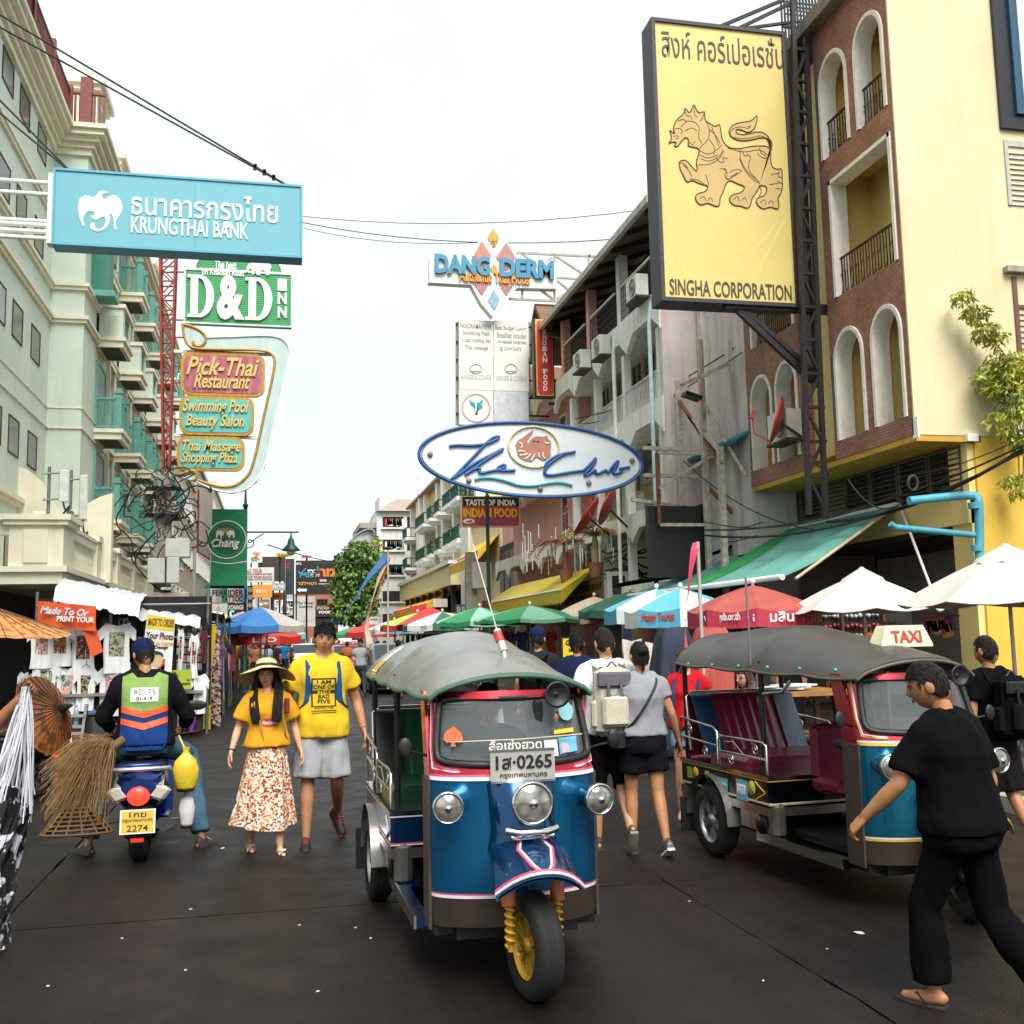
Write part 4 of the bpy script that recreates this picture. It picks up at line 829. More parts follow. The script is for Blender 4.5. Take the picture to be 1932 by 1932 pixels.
# ---- green beer banner and the tattoo signs on the lamp post
Y = 36; ch = thing('beer_banner','tall green banner with round emblem and white script on the street lamp','banner',(-.9,Y,3.2))
GB = M('12895a',.5,0,.1,2,.02); GBL = M('2aa873',.5); GBD = M('0b6a47',.5)
q = pxs([(185,210),(437,212),(437,785),(120,785),(172,740)],Z4,Y); MB().prism(q,-.03,0,frameY(0,Y,0)).build('cloth',GB,ch,fixn=True)
cc = pxs([(290,432)],Z4,Y)[0]
F = frameY(cc[0],Y,cc[1])
MB(F).lathe([(.64,.0),(.64,.012),(.6,.012),(.6,0)],36).build('ring',SW,ch); MB(F).lathe([(.59,.004),(.001,.006)],32).build('disc',GBD,ch); MB(F).lathe([(.54,.008),(.54,.014),(.51,.014),(.51,.008)],32).build('ring',GBL,ch)
let('Chang',178,425,385,505,Z4,Y,SW,ch,.016,.006,bold=.03,shear=.25); let('เครื่องดื่มตราช้าง',280,432,362,446,Z4,Y,SW,ch,.016,.002)
for s_ in (-1,1):
 ex = 280+s_*38
 shape([(ex-s_*28,400),(ex-s_*26,375),(ex-s_*5,362),(ex+s_*25,368),(ex+s_*30,395),(ex+s_*28,418),(ex+s_*18,418),(ex+s_*16,398),(ex,398),(ex-s_*4,418),(ex-s_*14,418),(ex-s_*14,392),(ex-s_*22,405)],Z4,Y,SW,ch,.016,.004,'elephant_emblem')
strokes([[(278,385),(278+dx*.4,352),(278+dx,345+abs(dx)*.25)] for dx in (-58,-40,-22,-6,10,26,44,60)],Z4,Y,M('c8a24a',.5),ch,.018,.012,'palm_emblem')
m = MB(frameY(0,Y,0)); rr = random.Random(3)
for k in range(150):
 t = rr.random(); px,py = (420-rr.random()*rr.random()*170,225+rr.random()*90) if t < .4 else (190+rr.random()*235,655+rr.random()*95)
 (a_,b_),= pxs([(px,py)],Z4,Y); r_ = .008+.016*rr.random(); m.prism([(a_+r_*math.cos(i*1.047),b_+r_*math.sin(i*1.047)) for i in range(6)],0,.004)
tag(m.build('halftone_dot',GBL,ch),kind='stuff')
strokes([[(178,590),(300,612),(435,590)]],Z4,Y,SW,ch,.003,.02,'arc_line')
ws = thing('street_sign','tall white sign board with red edge beside the green banner','sign',(-2,37,4)); q = pxs([(85,70),(190,100),(170,575),(80,520)],Z4,37); MB().prism(q,-.15,0,frameY(0,37,0)).build('board',M('ddd2cd',.6,0,.12,2,.05,streak=.5,stain='b08a80'),ws,fixn=True)
MB().tube([(q[i][0],37-.02,q[i][1]) for i in (0,3,2)],.03,6).build('red_edge',M('c0342b'),ws)
ft = thing('tattoo_sign','striped tattoo shop sign in green, pink and blue below the banner','sign',(-1.2,Y,2.8))
for k,c in enumerate(('d8d8d0','9fb8b0','3f8f7a','c8d0cc','d98f80','6f8fc0')): board(172+k*41,765,172+(k+1)*41,885,Z4,Y,M(c,.6),ft,'panel',.1)
DKL = M('23262a',.5)
let('FERRIDER',185,795,412,840,Z4,Y,DKL,ft,.004,bold=.03); let('TATTOO',250,840,412,882,Z4,Y,DKL,ft,.004,bold=.03); let('Rich Boy Style',190,772,300,788,Z4,Y,DKL,ft,.004,shear=.2)
f2 = thing('tattoo_sign','white tattoo shop sign with grey ornament','sign',(-1.4,35.6,2)); board(160,895,295,1025,Z4,35.6,M('d5d5d0',.6),f2); let('FERRIDER',166,985,292,1008,Z4,35.6,DKL,f2,.004,bold=.02); let('TATTOO',170,1008,288,1022,Z4,35.6,DKL,f2,.004,bold=.02)
strokes([[(228,920),(215,935),(228,950),(245,935),(228,920)],[(195,975),(210,945),(228,965),(248,945),(265,975),(228,955),(195,975)]],Z4,35.6,M('8a8a86'),f2,.004,.012,'ornament')
le = thing('exchange_sign','black exchange display with blue and green lit characters','sign',(-.9,35.8,2)); board(298,890,432,1005,Z4,35.8,BLACKP,le); let('XCHANGE',300,905,412,940,Z4,35.8,SW,le,.004,bold=.02); let('OPEN',366,962,410,980,Z4,35.8,M('4a90ff',.5,emit=2.5),le,.004); let('NOW',366,982,410,998,Z4,35.8,M('4a90ff',.5,emit=2.5),le,.004)
strokes([[(318,985),(318,952),(342,952)]],Z4,35.8,M('39e07a',.5,emit=2.5),le,.01,.018,'green_tube',0)
tl = thing('fan_column','black vertical box with three round fans on the lamp post','fan box',(-.6,35.5,2.6)); board(440,765,478,945,Z4,35.4,BLACKP,tl,'casing',.2)
for yy_ in (795,848,905):
 (a_,b_),= pxs([(459,yy_)],Z4,35.4); MB(frameY(a_,35.4,b_)).lathe([(.085,.0),(.085,.02),(.07,.02),(.065,.0)],16).build('fan',M('8f9494',.5),tl)
 m = MB(frameY(a_,35.4,b_))
 for k in range(5): m.prism([(0,0),(.06*math.cos(k*1.257),.06*math.sin(k*1.257)),(.06*math.cos(k*1.257+.6),.06*math.sin(k*1.257+.6))],.002,.01)
 m.build('blade',M('b7bcbc',.5),tl)
# ---- signs over the right side
Y = 34.2; dg = thing('hotel_diamond_sign','white hotel sign with diamond centre and blue block letters','sign',(7,Y,12.3))
WS = M('e6e8e6',.5,0,.06,2,.02,streak=.25,stain='a9a59a'); BL = M('3f86a8',.5,0,.08); ORG = M('d8963a',.5)
shape([(215,320),(490,335),(520,265),(590,180),(672,88),(740,160),(815,265),(850,350),(1130,365),(1135,545),(845,540),(790,610),(672,750),(590,655),(515,518),(210,500)],ZC,Y,WS,dg,-.35,.35,'panel')
for pts,c in (([(676,105),(720,180),(680,255),(632,180)],'c9a75a'),([(592,200),(660,310),(600,420),(520,330)],'c98e78'),([(768,210),(838,320),(770,420),(695,320)],'c08a86'),([(600,430),(655,490),(592,595),(525,500)],'b98884'),([(770,430),(835,500),(768,600),(710,500)],'b98884'),([(680,550),(724,630),(682,705),(636,630)],'8fb8c4'),([(680,362),(706,405),(682,446),(654,404)],'d0a95a')):
 cx = sum(p[0] for p in pts)/4; mm = M(c,.6)
 h = shape(pts,ZC,Y,mm,dg,0,.02,'diamond')
 m = MB(frameY(0,Y,0)); q = pxs(pts,ZC,Y); xm = [p[0] for p in q]; x_ = min(xm)+.05
 while x_ < max(xm)-.03:
  t = [];
  for i in range(4):
   p0,p1 = q[i],q[(i+1) % 4]
   if (p0[0]-x_)*(p1[0]-x_) < 0: t.append(p0[1]+(p1[1]-p0[1])*(x_-p0[0])/(p1[0]-p0[0]))
  if len(t) == 2: m.bx(x_-.016,x_+.016,min(t),max(t),.02,.045)
  x_ += .07
 m.build('rib',mm,h)
let('DANG',250,322,648,440,ZC,Y,BL,dg,.03,.05,bold=.05); let('DERM',722,352,1108,465,ZC,Y,BL,dg,.03,.05,bold=.05); let('Authentic Thai Hotel',424,440,935,495,ZC,Y,ORG,dg,.03,.03,bold=.03)
for y_ in (0,.5):
 for (x0,y0,x1,y1) in ((845,285,1440,315),(1135,465,1360,480),(790,620,1210,640),(1120,300,1120,620),(880,290,1120,460),(1130,310,1360,460),(1130,480,1250,580),(1300,510,1140,620),(1370,300,1370,470),(885,540,885,620),(1010,550,1120,630),(1100,320,920,440)):
  p = pxs([(x0,y0),(x1,y1)],ZC,Y+.2+y_); MB().beam((p[0][0],Y+.2+y_,p[0][1]),(p[1][0],Y+.2+y_,p[1][1]),.07).build('truss_bar',M('a9a79a',.6,.2,.3,10,.1,streak=.6,stain='8c5a35'),dg)
Y = 34.6; pn = thing('panel_sign_grid','six-panel white light-box sign with faded adverts and a green leaf logo','sign',(7,Y,8.7))
GREYL = M('8f8d88',.6); SWP = M('dcdbd4',.45,0,.06,2,.02,streak=.2,stain='c9c4a8')
for i,(x0,x1) in enumerate(((430,675),(683,930))):
 for j,(y0,y1) in enumerate(((780+i*8,1025+i*8),(1035+i*8,1275+i*8),(1285+i*8,1530))):
  o = board(x0,y0,x1,y1,ZC,Y,SWP if (i,j) != (1,2) else M('c9cbd4',.5),pn,'light_box',.25)
for s,b in (('PANORAMA-VIEW',(436,805,660,832)),('Swimming Pool',(456,858,645,888)),('Cozy rooftop bar',(455,908,660,940)),('Thai message',(470,962,640,992)),('Best Budget Luxury',(692,820,918,852)),('Breakfast included',(702,870,915,900)),('hi-speed internet',(712,922,915,950)),('@ LOW RATE',(722,972,878,998)),('GINGER & COOKIE',(442,1172,660,1200)),('GINGER & COOKIE',(698,1182,914,1210))): let(s,*b,ZC,Y,GREYL if b[1] < 1100 else M('a9b8c0'),pn,.003,.003,bold=.01)
for cx in (550,803):
 strokes([[(cx-40,1110),(cx,1085),(cx+40,1110),(cx+45,1145),(cx,1165),(cx-45,1145),(cx-40,1110)],[(cx-30,1140),(cx-12,1148),(cx,1138),(cx+12,1148),(cx+30,1140)]],ZC,Y,M('b3aab8'),pn,.003,.02,'crest')
(a_,b_),= pxs([(551,1410)],ZC,Y); MB(frameY(a_,Y,b_)).lathe([(.5,0),(.5,.012),(.45,.012),(.45,0)],32).build('pink_ring',M('d39fc0',.5),pn)
TQ = M('2b9ab0',.5); shape([(502,1352),(545,1380),(545,1460),(555,1460),(555,1380),(602,1350),(598,1375),(565,1395),(600,1385),(595,1410),(565,1430),(563,1460),(545,1460),(540,1412),(508,1385)],ZC,Y,TQ,pn,.004,.008,'leaf_logo')
for i in range(6): p = pxs([(405,800+i*130)],ZC,Y+.2)[0]; MB().beam((p[0],Y+.2,p[1]),(9.2,Y+.3,p[1]),.05).build('frame_bar',DKMET,pn)
for x_ in (412,936): p = pxs([(x_,790),(x_,1535)],ZC,Y+.3); MB().beam((p[0][0],Y+.3,p[0][1]),(p[1][0],Y+.3,p[1][1]),.08).build('frame_post',M('9d9b94'),pn)
Y = 33.2; inf = thing('vertical_food_sign','narrow vertical red and gold food sign with white letters','sign',(8.3,Y,9)); REDS = M('c4322b',.5,0,.08,3,.02); GOLDS = M('d3a93c',.5)
board(978,770,1108,1330,ZC,Y,DKMET,inf,'box',.3); board(990,772,1100,1322,ZC,Y,GOLDS,inf,'border',.03,.02)
q = bounds(1000,785,1096,1312,ZC,Y); MB().prism(rrect(*q,.12),.02,.035,frameY(0,Y,0)).build('panel',REDS,inf)
for k,c_ in enumerate('INDIAN'): let(c_,1032,842+k*41,1058+(k*1.2),877+k*41,ZC,Y,SW,inf,.036,.004,bold=.04)
for k,c_ in enumerate('FOOD'): let(c_,1036,1130+k*41,1066,1165+k*41,ZC,Y,SW,inf,.036,.004,bold=.04)
MB().beam((8.8,Y+.2,12),(9.2,Y+.2,12),.08).beam((8.8,Y+.2,9.3),(9.2,Y+.2,9.3),.08).build('bracket',DKMET,inf)
# ---- oval club sign
Y = 22; clb = thing('oval_club_sign','large white oval club sign with blue neon rim, script and octopus','sign',(5.5,Y,4.6))
c0 = pxs([(1055,218)],ZD,Y)[0]; rw = (pxs([(1790,218)],ZD,Y)[0][0]-pxs([(318,218)],ZD,Y)[0][0])/2; rh = (pxs([(1055,-15)],ZD,Y)[0][1]-pxs([(1055,470)],ZD,Y)[0][1])/2
Fc = frameY(c0[0],Y,c0[1]) @ Matrix.Rotation(math.radians(-2.0),4,'Z'); el = [(rw*math.cos(t*math.pi/36),rh*math.sin(t*math.pi/36)) for t in range(72)]
MB(Fc).prism(el,-.22,0).build('panel',M('dfe6ea',.45,0,.05,1.5,.02,streak=.25,stain='b09a80'),clb,fixn=True)
BN = M('25599a',.4,0,.1,6,.05); MB(Fc).tube([(x,y,.02) for x,y in el]+[(el[0][0],el[0][1],.02)],.034,8,False).build('neon_rim',BN,clb); MB(Fc).tube([(x*.975,y*.955,.02) for x,y in el]+[(el[0][0]*.975,el[0][1]*.955,.02)],.01,5,False).build('tube_line',M('6a7a8a'),clb)
SC = [[(500,130),(560,122),(640,128),(740,118),(800,92),(832,72),(820,65),(790,72),(760,95),(720,135),(660,200),(600,260),(555,310),(515,345)],[(515,345),(560,318),(620,275),(680,235),(740,205),(800,175),(855,145),(850,155),(800,185),(740,220),(680,265),(630,300),(605,318)],[(605,318),(650,290),(690,272),(705,280),(695,305),(720,308),(770,295),(830,285),(875,265),(860,250),(825,265),(815,285),(840,292),(900,292),(935,288)],[(1130,265),(1145,235),(1200,195),(1260,178),(1310,172),(1330,165)],[(1260,180),(1200,215),(1145,260),(1122,300),(1135,322),(1190,322),(1280,305),(1380,292)],[(1380,292),(1420,260),(1450,225),(1468,205),(1455,240),(1425,280),(1395,310),(1390,325),(1410,322),(1440,300),(1465,285),(1460,305),(1475,315),(1510,300),(1530,285),(1535,300),(1550,305)],[(1550,305),(1570,270),(1600,235),(1615,225),(1600,260),(1575,300),(1590,318),(1630,305),(1640,285),(1620,280),(1650,275),(1690,268)]]
strokes(SC,ZD,Y,BN,clb,.035,.034,'script_lettering',2); strokes([[(668,350),(720,338),(800,342),(880,362),(960,392),(1060,395),(1150,375),(1240,368),(1310,390)]],ZD,Y,M('3f9fb0',.4),clb,.03,.03,'neon_wave')
oc = pxs([(1056,135)],ZD,Y)[0]; Fo = frameY(oc[0],Y,oc[1]); YN = M('e5cf9a',.4); MB(Fo).tube([(.56*math.cos(t*.2094),.45*math.sin(t*.2094),.03) for t in range(31)],.022,6,False).build('neon_ring',YN,clb)
OCT = M('b57a68',.6,0,.15,8,.05); shape([(945,150),(935,115),(960,85),(985,75),(1000,60),(1040,30),(1060,25),(1045,50),(1025,75),(1010,100),(1025,110),(1040,80),(1075,62),(1120,70),(1145,55),(1150,80),(1170,95),(1172,130),(1165,165),(1172,190),(1150,205),(1130,225),(1100,215),(1085,200),(1060,210),(1045,230),(1010,228),(985,215),(965,205),(950,185)],ZD,Y,OCT,clb,.004,.02,'octopus',1)
strokes([[(955,165),(985,160),(1000,172)],[(965,190),(1000,188),(1020,178)],[(1000,215),(1025,200),(1035,180)],[(1040,222),(1058,200),(1065,180)],[(1095,205),(1088,185),(1092,170)],[(1130,212),(1115,190),(1120,170)],[(1125,100),(1140,115),(1160,110)],[(960,105),(985,120),(975,140)]],ZD,Y,SW,clb,.028,.016,'white_tentacle')
strokes([[(1050,95),(1058,100),(1066,95)],[(1075,98),(1083,103),(1092,98)]],ZD,Y,M('4a2a24'),clb,.03,.01,'eye')
for (x_,y_) in ((375,183),(630,357),(1100,412),(1420,372),(1705,225)):
 (a_,b_),= pxs([(x_,y_)],ZD,Y); MB(frameY(a_,Y,b_)).lathe([(.06,0),(.06,.04),(.03,.07),(.001,.07)],12).build('bolt_cap',M('8d7a6c',.6),clb)
for (x0,y0,x1,y1) in ((1780,140,1935,150),(1780,320,1935,325),(1700,480,1935,545)):
 p = pxs([(x0,y0),(x1,y1)],ZD,Y+.15); MB().beam((p[0][0],Y+.15,p[0][1]),(9.3,Y+.15,p[1][1]),.08).build('arm',SCM,clb)
# ---- taste of india sign
Y = 38.6; ti = thing('restaurant_sign','black and red restaurant sign with yellow letters and a purple arrow','sign',(7.6,Y,5)); board(580,460,966,660,ZD,Y,M('c9c4bc',.6),ti,'box',.25); board(588,466,960,525,ZD,Y,BLACKP,ti,'panel',.03,.02); board(588,526,960,652,ZD,Y,REDS,ti,'panel',.03,.021)
let('TASTE OF INDIA',606,482,938,520,ZD,Y,SW,ti,.024,bold=.03); let('INDIAN FOOD',595,540,948,598,ZD,Y,M('e0c23a',.5),ti,.024,bold=.04)
shape([(678,612),(912,612),(912,604),(948,625),(912,645),(912,638),(678,638)],ZD,Y,M('8a4a9a',.5),ti,.024,.006,'arrow'); q = bounds(594,606,668,640,ZD,Y); MB().prism([((q[0]+q[2])/2+(q[2]-q[0])/2*math.cos(t*.4),(q[1]+q[3])/2+(q[3]-q[1])/2*math.sin(t*.4)) for t in range(16)],.022,.028,frameY(0,Y,0)).build('oval',SW,ti); let('wifi',612,614,652,634,ZD,Y,DKL,ti,.03,bold=.02)
# ---- yellow lion sign
Y = 17.5; u0,v0 = pxs([(125,1495)],ZS,Y)[0]; u1,v1 = pxs([(728,182)],ZS,Y)[0]; u1 = pxs([(780,1490)],ZS,Y)[0][0]
ls = thing('lion_sign','tall yellow light-box sign with golden mythical lion and black frame','sign',(u0,Y,v0))
YS = M('d6c376',.45,0,.1,.5,.02); FRM = M('39343a',.55,0,.15,4,.05)
MB().bx(u0,u1,Y,Y+.02,v0,v1).build('face',YS,ls)
m = MB(); e = .07; m.bx(u0-e,u1+e,Y-.04,Y+.5,v1,v1+e).bx(u0-e,u1+e,Y-.04,Y+.5,v0-e,v0).bx(u0-e,u0,Y-.04,Y+.5,v0,v1).bx(u1,u1+e,Y-.04,Y+.5,v0,v1).bx(u0,u1,Y+.3,Y+.5,v0,v1).build('frame',FRM,ls)
DK = M('4a443c',.6)
let('สิงห์ คอร์เปอเรชั่น',110,200,715,285,ZS,Y,DK,ls,.004,bold=.0); let('SINGHA CORPORATION',150,1436,760,1482,ZS,Y,DK,ls,.004,bold=.012)
DKB = M('5f4c34',.6); LC = M('c2a468',.55,0,.08,3,.02)
lion = [(150,655),(175,680),(165,640),(185,600),(225,570),(222,540),(250,575),(270,520),(290,572),(325,560),(325,605),(345,620),(380,640),(398,622),(405,650),(410,700),(440,745),(505,750),(515,745),(575,735),(640,735),(658,765),(665,720),(650,700),(610,690),(560,705),(500,710),(455,690),(445,655),(470,625),(520,615),(560,610),(590,575),(585,620),(570,655),(540,670),(515,655),(480,650),(485,675),(530,680),(600,660),(640,680),(660,720),(655,790),(660,840),(690,855),(712,845),(715,900),(715,960),(690,1000),(700,1035),(690,1055),(655,1040),(615,1055),(580,1020),(590,995),(630,985),(640,940),(600,930),(590,960),(560,1000),(555,1035),(540,1050),(500,1035),(470,1035),(445,1005),(460,980),(510,970),(530,940),(490,925),(450,905),(430,925),(420,960),(400,1000),(400,1035),(380,1040),(340,1020),(300,1035),(275,1000),(285,975),(330,965),(345,935),(300,925),(260,905),(235,920),(215,880),(200,850),(195,810),(230,805),(260,840),(280,865),(290,850),(280,820),(300,760),(290,745),(262,740),(240,735),(245,700),(225,690),(205,715),(185,740),(170,735),(185,715),(155,715),(140,725),(160,700)]
shape(lion,ZS,Y,LC,ls,.003,.006,'lion_emblem')
strokes([lion+[lion[0]]],ZS,Y,DKB,ls,.008,.012,'lion_outline',1)
strokes([[(170,690),(185,680),(195,695),(180,700)],[(205,640),(230,610),(270,610),(300,640),(290,690),(310,720)],[(225,660),(260,640),(285,660)],[(300,760),(340,780),(380,760),(410,730)],[(290,830),(350,830),(400,800),(420,760)],[(345,650),(380,680),(400,720)],[(440,745),(520,770),(600,750),(640,780)],[(505,755),(500,800),(540,870),(590,910)],[(535,780),(560,790),(545,820),(545,860),(600,920)],[(330,880),(345,930)],[(400,850),(440,850),(420,890),(440,900)],[(440,905),(500,870),(510,860)],[(640,800),(600,790),(590,770)],[(300,1000),(320,985),(330,1010)],[(340,1010),(355,990),(365,1015)],[(470,1005),(490,985),(500,1015)],[(510,1010),(525,990),(535,1015)],[(605,1020),(625,1000),(635,1030)],[(645,1025),(660,1005),(672,1030)],[(660,880),(700,870)],[(650,930),(705,920)],[(215,830),(240,850),(260,890)],[(345,700),(375,740),(370,780)],[(222,545),(235,590),(250,580),(262,600)],[(270,525),(272,580),(288,590)],[(325,560),(312,600),(300,612)],[(190,610),(215,600),(235,612)],[(175,650),(200,645),(215,660),(205,675)],[(240,735),(250,712),(262,735),(275,712)],[(330,610),(350,650),(345,700),(300,745)],[(360,640),(380,690),(395,735)],[(455,690),(452,660),(480,640),(520,640),(545,650),(560,630),(540,640)],[(470,690),(500,700),(560,695),(610,680),(645,705),(650,750)],[(300,780),(340,800),(390,780)],[(305,800),(345,815),(400,790),(415,755)],[(380,790),(400,820),(425,815),(410,790),(440,800)],[(450,870),(480,850),(510,858)],[(455,890),(490,870)],[(500,800),(520,850),(560,900),(600,925)],[(515,760),(525,790),(545,775)],[(600,740),(605,770),(640,790),(625,800)],[(420,850),(440,870),(430,900),(445,905)],[(600,940),(612,960),(600,985)],[(700,860),(690,890),(712,895)],[(690,910),(712,925)],[(680,950),(708,950)],[(250,900),(290,905),(320,925)],[(200,820),(225,825),(240,850)]],ZS,Y,DKB,ls,.008,.008,'lion_detail',2)
YL = M('f3e6a8',.5); YO = M('d8b84a',.5)
strokes([[(100,260),(210,425)],[(330,240),(310,310),(215,425)],[(360,500),(450,500),(540,560)],[(190,1280),(230,1380),(310,1420)],[(250,1020),(300,1180),(510,1365)],[(380,1060),(450,1180),(575,1270),(680,1130)],[(560,1420),(740,1080)]],ZS,Y,YL,ls,-.003,.005,'pale_curve'); strokes([[(110,960),(160,850),(270,750)],[(240,1420),(170,1300),(180,1150)],[(300,1060),(420,1230),(550,1310),(480,1400)],[(590,1420),(715,1180),(745,1070)],[(690,200),(690,330),(600,470)],[(130,500),(180,450)]],ZS,Y,YO,ls,-.003,.005,'gold_curve')
# steel tower carrying the lion sign
st = thing('steel_sign_tower','black steel ladder-like tower and truss arms bolted before the brick front','tower',(9.6,17.6,3))
BS = M('2c2729',.55,.3,.2,8,.1)
def Lx(y,side):
 a_,b_ = ((765,0,905,2560),(830,200,960,2560))[side]; x0,y0,x1,y1 = (765,-40,895,1560) if side == 0 else (833,200,905,1560); return x0+(x1-x0)*(y-y0)/(y1-y0)
rails = []
for (x0,y0,x1,y1,yy_) in ((765,-60,850,2590,17.3),(835,190,935,2610,17.3),(790,200,880,1950,17.75),(715,180,790,620,17.75)):
 p = pxs([(x0,y0),(x1,y1)],ZS,yy_); MB().beam((p[0][0],yy_,p[0][1]),(p[1][0],yy_,p[1][1]),.085).build('leg',BS,st); rails.append((V((p[0][0],yy_,p[0][1])),V((p[1][0],yy_,p[1][1])),y0,y1))
for k,y_ in enumerate(range(260,2560,165)):
 A = rails[0]; B_ = rails[1]; pa = A[0].lerp(A[1],(y_-A[2])/(A[3]-A[2])); pb = B_[0].lerp(B_[1],(y_-B_[2])/(B_[3]-B_[2])); pc = V((10.0,17.75,pb.z+.1))
 pb2 = B_[0].lerp(B_[1],(y_+165-B_[2])/(B_[3]-B_[2])); MB().beam(pa,pb,.06).beam(pb,pc,.06).build('rung',BS,st); MB().beam(pa if k % 2 else pb,pb2 if k % 2 else A[0].lerp(A[1],(y_+165-A[2])/(A[3]-A[2])),.05).build('diagonal',BS,st)
for (x0,y0,x1,y1,w_) in ((420,1535,955,1560,.16),(490,1560,870,1920,.1),(520,1555,905,1900,.08),(340,160,720,0,.06),(440,170,750,20,.06),(360,165,900,95,.05)):
 p = pxs([(x0,y0),(x1,y1)],ZS,17.6); MB().beam((p[0][0],17.6,p[0][1]),(p[1][0],17.6,p[1][1]),w_).build('truss_bar',BS,st)
# roof scaffold with railing scrolls, top right
m = MB(); p0,p1 = pxs([(715,120),(965,-40)],ZS,18)
rs = thing('rooftop_railing','ornate iron railing and steel posts on the brick building roof','railing',(p0[0],18,13))
for k in range(14):
 x_ = p0[0]+(10.6-p0[0])*k/13; MB().beam((x_,18,13.2 if x_ > 9.8 else p0[1]-.3),(x_,18,14.6),.03).build('bar',BS,rs)
 if k < 13: MB().tube([(x_+.05,18,13.7),(x_+.2,18,13.9),(x_+.05,18,14.1),(x_+.2,18,14.35)],.015,5).build('scroll',BS,rs)
for z in (13.5,14.55): MB().beam((p0[0],18,z),(10.8,18,z),.05).build('rail',BS,rs)
# ---- smaller street-level signs
Y = 44; cs = thing('clinic_sign','blue clinic sign with white lettering over the far pavement','sign',(5.5,Y,2.6)); board(548,1170,702,1245,ZD,Y,M('4f7088',.5),cs); let("Dr. Khaosan clinic",556,1185,698,1225,ZD,Y,SW,cs,.004,bold=.02)
yb_ = thing('shop_sign','plain yellow shop sign with red letters above the far umbrellas','sign',(4.5,46,2)); board(395,1225,642,1290,ZD,46,M('d9c52e',.5),yb_); let('24 h',400,1230,440,1275,ZD,46,REDS,yb_,.004,bold=.03)
for k,(x0,x1,y0,y1) in enumerate(((395,490,1135,1190),(243,272,1182,1222),(278,308,1178,1222),(312,352,1170,1220),(160,200,1208,1235))):
 o = board(x0,y0,x1,y1,ZD,70,REDS if k else M('c9b8b0',.6),None,'terrace_sign',.1); tag(o,('pale red-edged' if k == 0 else 'small red')+' sign on the far hotel terrace, number %s from the street post' % ('one','four','three','two','five')[k],'sign')
ob = thing('cafe_banner','blue cafe banner below the yellow awning','banner',(7,41,2)); board(806,1130,872,1215,ZD,41,M('4f9fc4',.6),ob,'cloth',.03); let('CHANA',812,1165,868,1195,ZD,41,SW,ob,.004,bold=.02)
ob = thing('red_banner','orange red banner hanging beside the blue cafe banner','banner',(6.5,41.2,2)); board(722,1145,806,1255,ZD,41.2,M('b8442e',.6),ob,'cloth',.03)
# ================================================================== street furniture, stalls, umbrellas, trees, far end
GPOST = M('1f4a42',.5,.2,.15,8,.05)
def lamp_post(px,Y,ztop,arm,label,armz=None):
 x = P(px,1100,Y=Y).x; t = thing('street_lamp',label,'street lamp',(x,Y,0))
 MB().lathe([(.16,.1),(.16,.5),(.1,.6),(.1,1.2),(.075,1.3),(.065,ztop-.4),(.09,ztop-.38),(.09,ztop-.3),(.05,ztop-.28),(.02,ztop+.3),(.001,ztop+.32)],12,Matrix.Translation((x,Y,0))).build('pole',GPOST,t)
 if arm:
  az = armz or ztop-.9; L = arm; MB().tube([(x-.4*math.copysign(1,L),Y,az),(x+L,Y,az)],.028,8).build('arm',GPOST,t)
  s = math.copysign(1,L); MB().tube(chaikin([(x,Y,az-.55),(x+.25*s,Y,az-.5),(x+.3*s,Y,az-.3),(x+.1*s,Y,az-.25),(x+.12*s,Y,az-.4),(x+.35*s,Y,az-.2),(x+.6*s,Y,az-.05)],2),.018,6).build('scroll',GPOST,t)
  lx = x+L-.25*s; MB().tube([(lx,Y,az),(lx,Y,az-.16)],.02,6).lathe([(.03,-.1),(.05,-.2),(.09,-.24),(.13,-.42),(.3,-.6),(.3,-.63),(.1,-.6)],16,Matrix.Translation((lx,Y,az))).build('lamp_shade',GPOST,t)
  MB().lathe([(.13,-.6),(.15,-.68),(.1,-.77),(.001,-.8)],12,Matrix.Translation((lx,Y,az))).build('globe',M('d9cfa8',.3,0,.05),t)
 return t
lamp_post(462,36.4,P(466,985,Y=36.4).z+.9,1.75,'green street lamp on the left carrying the beer banner',P(500,1004,Y=36.4).z)
lamp_post(922,37,7.0,0,'tall dark green lamp post rising behind the oval club sign')
lamp_post(682,78,P(682,1062,Y=78).z+.6,-3.4,'thin green street lamp before the leafy tree',P(682,1062,Y=78).z)
# utility poles with cable tangles
def pole(x,Y,z,label,w=.32):
 t = thing('utility_pole',label,'utility pole',(x,Y,0));
 MB().loft([[(x+sx*w*.55*k,Y+sy*w*.45*k,zz) for sx,sy in ((-1,-1),(1,-1),(1,1),(-1,1))] for zz,k in ((0,1.15),(z,.85))],True,False).build('concrete_post',CONC,t)
 return t
a = pxs([(990,1400)],Z2,32.6)[0]; up = pole(a[0],32.8,a[1],'concrete utility pole hung with black cable coils beneath the red mast',.42)
MB().box((a[0]+.1,32.8,P(310,1143,Y=32.8).z),(1.4,1.0,.75),None,.03).build('footing_block',CONC,up)
GBX = M('b9bbb8',.5,0,.1,5,.05,streak=.25)
for (x0,y0,x1,y1,dy) in ((1215,50,1395,185,-.3),(1085,190,1215,370,-.25),(1225,185,1320,370,-.32),(1180,400,1260,420,-.2)):
 zf = (.2588,0,1006); b = bounds(x0,y0,x1,y1,zf,32.6); o = MB().box(((b[0]+b[2])/2,32.6+dy,(b[1]+b[3])/2),(b[2]-b[0],.45,b[3]-b[1]),None,.02).build('equipment_box',GBX,up)
rr = random.Random(11)
